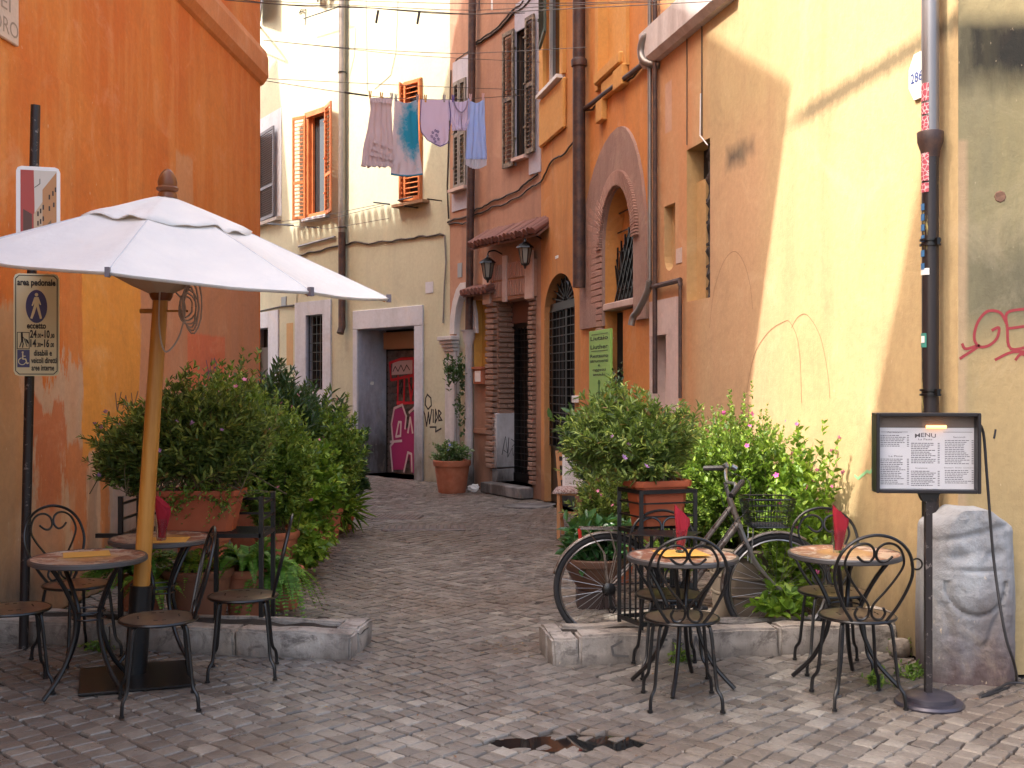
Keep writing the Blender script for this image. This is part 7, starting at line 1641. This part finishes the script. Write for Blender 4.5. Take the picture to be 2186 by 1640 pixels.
# ------------------------------------------------------------------ washing line and wires
def laundry():
    P0 = ray(562, 176, 13.86); P1 = ray(1158, 200, 15.95)
    def at(px, py=None):
        d = (px-CX)/F; e = P1-P0; t = (d*P0.y - P0.x)/(e.x - d*e.y); p = P0 + e*t
        if py is not None: p = Vector((p.x, p.y, EYE-(py-CY)/F*p.y))
        return p
    X = (P1-P0); X.z = 0; X.normalize(); Y = Vector((-X.y, X.x, 0))
    ln = [at(562, 172), at(680, 190), at(787, 205), at(840, 210), at(900, 212), at(960, 213), at(1035, 209), at(1158, 200)]
    g = tag(MB().tube(spline(ln, 6), .0045, 5).build('washing_line', m_wire, None, True), 'washing line carrying the pale clothes across the lane', 'washing line')
    MB().tube([at(735, 197.5), at(785, 204.5)], .012, 6).build('turnbuckle', m_iron, g)
    pegc = [M('wooden_peg', (.55, .30, .06), .6), M('grey_peg', (.30, .28, .30), .5), M('violet_peg', (.12, .07, .35), .5), M('pink_peg', (.60, .40, .40), .5)]
    def peg(px, py, k, dz=0):
        p = at(px, py); b = MB().bar((-.006, 0, -.05), (-.012, 0, .05), .012).bar((.006, 0, -.05), (.016, 0, .05), .012).build('clothes_peg', pegc[k]); b.location = p + Vector((0, 0, .015)); b.rotation_euler = (0, 0, math.atan2(X.y, X.x))
        tag(b, PEGL[px], 'clothes peg', 'pegs on the washing line')
    PEGL = {790: 'yellow wooden peg at the left shoulder of the mauve ruffled dress', 814: 'yellow wooden peg at the middle of the mauve ruffled dress', 836: 'grey peg between the mauve dress and the tie dye cloth', 845: 'grey peg at the left corner of the blue stained slip', 891: 'dark peg at the right corner of the blue stained slip', 908: 'yellow peg at the left of the navy edged cloth', 948: 'grey peg at the right of the navy edged cloth', 967: 'violet peg at the left of the short blouse', 1004: 'pink peg between the blouse and the pale blue slip', 1031: 'pink peg at the right strap of the pale blue slip'}
    for px, py, k in ((790, 205, 0), (814, 208, 0), (836, 209, 1), (845, 211, 1), (891, 212, 1), (908, 213, 0), (948, 213, 1), (967, 213, 2), (1004, 211, 3), (1031, 209, 3)): peg(px, py, k)
    def cloth(name, rows, mat, label, cat, fold=.02, nf=5, seed=0, wav=0):
        """rows: (py, left px, right px) from top to hem"""
        n = 36; m = 40; V = []; o = at(rows[0][1], rows[0][0])
        for j in range(m+1):
            t = j/m*(len(rows)-1); i0 = min(int(t), len(rows)-2); f = t-i0; f = f*f*(3-2*f)*.5+f*.5; a, b = rows[i0], rows[i0+1]; py = a[0]+(b[0]-a[0])*f; l = a[1]+(b[1]-a[1])*f; r = a[2]+(b[2]-a[2])*f
            for i in range(n+1):
                u = i/n; px = l+(r-l)*u; pc = py
                if len(rows[0]) > 3 and j < m*.25: pc += rows[0][3]*math.sin(PI*u)*(1-j/(m*.25))
                if len(rows[-1]) > 3: pc += rows[-1][3]*math.sin(PI*u)*(j/m)**3
                p = at(px, pc); d = fold*(.2+.8*j/m)*(.55*math.sin(u**1.3*nf*2*PI + 2.2*math.sin(j/m*3+seed)) + 1.5*mnoise.noise(Vector((u*6, j/m*4, seed))) + .3*math.sin(u*nf*5.2+seed)) 
                if wav: d += wav*math.sin(u*60)*max(0, j/m-.8)*5; p.z += wav*.6*math.sin(u*41+1)*max(0, j/m-.85)*6
                V.append(p + Y*d)
        V = [v-o for v in V]; q = MB().add(V, [(j*(n+1)+i, j*(n+1)+i+1, (j+1)*(n+1)+i+1, (j+1)*(n+1)+i) for j in range(m) for i in range(n)]).build(name, mat, None, True, 80); q.location = o; tag(q, label, cat); q.modifiers.new('t', 'SOLIDIFY').thickness = .003; return q
    def fab(nm, c, trans=.45, extra=None):
        m = M(nm, c, .9); base = c
        if extra: base = extra(m); m.set('Base Color', base)
        t = m.N.new('ShaderNodeBsdfTranslucent'); m.put(t.inputs[0], base); x = m.N.new('ShaderNodeMixShader'); x.inputs[0].default_value = trans
        m.t.links.new(m.b.outputs[0], x.inputs[1]); m.t.links.new(t.outputs[0], x.inputs[2]); m.t.links.new(x.outputs[0], m.N['Material Output'].inputs[0]); return m
    d = cloth('dress', [(209, 789, 838), (235, 791, 836), (280, 784, 838), (325, 774, 841), (357, 770, 843)], fab('mauve_cotton', (.74, .64, .66)), 'mauve sleeveless dress with ruffles, leftmost on the washing line', 'dress', .022, 4, 1, .02)
    rf = MB(); fb = d.location
    for (a, b_, c_, dd) in ((785, 297, 838, 318), (783, 312, 840, 335), (786, 328, 838, 340), (772, 350, 842, 353), (788, 215, 836, 218)):
        P = [];
        for i in range(25): u = i/24; p = at(a+(c_-a)*u, b_+(dd-b_)*u) - Y*(.028+.010*math.sin(i*2.1)) - fb; P.append(p + Vector((0, 0, .008*math.sin(i*1.7))))
        V = [p + Vector((0, 0, .03)) + Y*.012 for p in P] + [p - Vector((0, 0, .025)) for p in P]; rf.add(V, [(i, i+1, 25+i+1, 25+i) for i in range(24)])
    rf.build('ruffles', d.data.materials[0], d, True, 80)
    def tie(m):
        X_, Y_, Z_ = m.xyz(); r = m.math('SQRT', m.math('ADD', m.math('POWER', m.math('SUBTRACT', X_, .24), 2), m.math('POWER', m.math('MULTIPLY', m.math('ADD', Z_, .38), .45), 2)))
        k = m.rng(m.math('ADD', r, m.math('MULTIPLY', m.math('SUBTRACT', m.noise(7, 5, .7), .5), .35)), .10, .22, 1, 0); return m.mix(k, (.76, .70, .74), (.04, .42, .60))
    d = cloth('slip_dress', [(211, 842, 893, 9), (250, 841, 892), (300, 838, 893), (345, 836, 898), (371, 834, 901, 4)], fab('tie_dye_cotton', (.5, .45, .5), extra=tie), 'pale slip with a blue tie dye stain and blue hem, second on the washing line', 'dress', .018, 3, 2)
    MB().tube([at(834+67*i/16, 372+4*math.sin(PI*i/16)) - Y*.012 - d.location for i in range(17)], .012, 5).build('hem', M('blue_hem', (.03, .22, .38), .9), d, True)
    def navy(m): return m.mix(0, (.56, .50, .62), (.5, .5, .6))
    d = cloth('cloth', [(213, 897, 958), (250, 897, 958), (280, 899, 958), (300, 912, 957), (310, 930, 950, 4)], fab('lilac_cotton', (.80, .72, .86)), 'lilac cloth with navy edging and a small flower print, third on the line', 'cloth', .012, 3, 3)
    e = MB(); e.tube([at(a, b_) - Y*.02 - d.location for a, b_ in ((898, 214), (896, 240), (895, 265), (898, 283), (911, 300), (928, 309), (938, 313), (948, 309), (958, 304))], .006, 5); e.tube([at(a, b_) - Y*.02 - d.location for a, b_ in ((957, 215), (960, 240), (960, 265), (957, 280))], .006, 5); e.build('edging', m_navy, d)
    f = MB()
    for (a, b_) in ((922, 284), (930, 290), (925, 297), (933, 282), (920, 292), (934, 298), (928, 280), (927, 303)):
        q = at(a, b_) - Y*.026 - d.location
        for i in range(5): an = 2*PI*i/5; f.add([q, q + X*.022*math.cos(an) + Vector((0, 0, .022*math.sin(an))), q + X*.022*math.cos(an+.7) + Vector((0, 0, .022*math.sin(an+.7)))], [(0, 1, 2)])
    f.build('flower_print', m_navy, d)
    d = cloth('blouse', [(213, 960, 1001, 5), (232, 957, 1003), (255, 958, 1002), (268, 964, 998), (279, 966, 995)], fab('lilac_muslin', (.76, .70, .86)), 'short gathered lilac blouse with a buttoned front, fourth on the line', 'blouse', .02, 6, 4)
    MB().tube(spline([at(a, b_) - Y*.03 - d.location for a, b_ in ((966, 216), (972, 232), (982, 241), (992, 232), (996, 216))], 5), .010, 5).tube([at(982, 241) - Y*.03 - d.location, at(983, 276) - Y*.03 - d.location], .007, 5).build('neckline', fab('lilac_trim', (.40, .36, .50)), d, True)
    d = cloth('slip_dress', [(210, 999, 1034, 10), (245, 999, 1035), (300, 996, 1038), (340, 994, 1040)], fab('pale_blue_cotton', (.52, .66, .95)), 'pale blue slip dress with a sheer frilled hem, rightmost on the washing line', 'dress', .02, 4, 5)
    n = 24; V = [at(994+46*i/n, 340) - Y*.012*math.sin(i*2) - d.location for i in range(n+1)] + [at(994+46*i/n, 352+9*math.sin(PI*i/n)) - Y*.02*math.sin(i*2.3) - d.location for i in range(n+1)]
    MB().add(V, [(i, i+1, n+2+i, n+1+i) for i in range(n)]).build('frilled_hem', fab('sheer_fabric', (.60, .60, .68), .6), d, True)
    # other lines
    i = 0
    def wire(L, lb, r=.004, D0=13.86, D1=15.95):
        P = [ray(px, py, D0+(D1-D0)*(px-L[0][0])/(L[-1][0]-L[0][0])) for px, py in L]; return tag(MB().tube(spline(P, 5), r, 5).build('overhead_line', m_wire, None, True), lb, 'overhead line', 'lines strung across the lane')
    wire([(562, 86), (745, 105), (900, 120), (1155, 133)], 'lower strand of the upper pulley line from the orange corner to the terracotta house')
    wire([(562, 86), (745, 103), (960, 114), (1090, 110), (1252, 101)], 'pulley line strand from the orange corner to the deep orange house', D1=13.5)
    wire([(565, 168), (900, 184), (1150, 193)], 'straight thin line just above the washing line')
    wire([(430, -12), (620, 12), (800, 18), (1000, 30), (1100, 25), (1640, -3)], 'long rusty line with small hooks across the very top', D0=11, D1=9.5)
    wire([(560, -4), (760, 2), (1000, 8), (1300, 5), (1560, -8)], 'topmost thin line at the upper edge of the photo', D0=13.86, D1=10)
    wire([(560, 2), (820, 15), (1010, 22), (1200, 12), (1400, 4)], 'second thin line from the top, crossing the downpipes', D0=13.86, D1=11)
    w = wire([(480, 0), (610, 10), (760, 15), (960, 30), (1120, 28)], 'dark chain ended line near the top left with two dangling ribbons', .006, D0=12, D1=15)
    for px, py in ((805, 22), (893, 24)):
        p = ray(px, py, 13.4); MB().add([p, p+Vector((.03, 0, 0)), p+Vector((.0, 0, -.16)), p+Vector((-.025, 0, -.15))], [(0, 1, 2, 3)]).build('ribbon', m_black, w)
    p = ray(1050, 5, 12); MB().bar(p+Vector((0, 0, .1)), p-Vector((0, 0, .08)), .02).build('hanging_peg', m_whitep, w)
    for (px, py) in ((1016, 28), (1023, 28)): p = ray(px-60, 4, 12); MB().bar(ray(px-0, -5, 12), ray(px, 20, 12), .012).build('hanging_hook', m_rustpipe, w)
m_navy = M('navy_thread', (.05, .04, .20), .8)

def bits():
    p = gnd(1012, 1050); bm = bmesh.new(); bmesh.ops.create_icosphere(bm, subdivisions=3, radius=.07)
    for v in bm.verts: v.co = Vector((v.co.x*1.3, v.co.y*.8, v.co.z*.8))*(1+.5*mnoise.noise(v.co*25))
    me = bpy.data.meshes.new('crumpled_bag'); bm.to_mesh(me); bm.free(); me.materials.append(m_whitep.mat); o = bpy.data.objects.new('crumpled_bag', me); col.objects.link(o); o.location = (p.x, p.y, .06); tag(o, 'crumpled white plastic bag lying beside the large far terracotta pot', 'plastic bag')
    q = gnd(1130, 1078); P = [(q.x + .36*math.cos(t)*(1+.15*math.sin(2*t)), q.y + .35*math.sin(t)) for t in [2*PI*i/20 for i in range(20)]]
    o = MB().add([(a, b, .012+gz(a, b)) for a, b in P] + [(a, b, -.03) for a, b in P], [tuple(range(20))] + [(i, (i+1) % 20, 20+(i+1) % 20, 20+i) for i in range(20)]).build('stone_slab', m_marble); tag(o, 'flat pale stone slab in the paving before the iron barred doorway', 'stone slab')

build_left(); build_cream(); build_b1(); build_b2(); build_b3(); build_b4(); build_ew()
build_ground(); build_curbs(); build_stele(); street_sign(); umbrella(); furniture(); stands(); pots_and_plants(); bicycle(); wooden_chair(); menu_stand(); laundry(); bits()
bpy.context.view_layer.update()
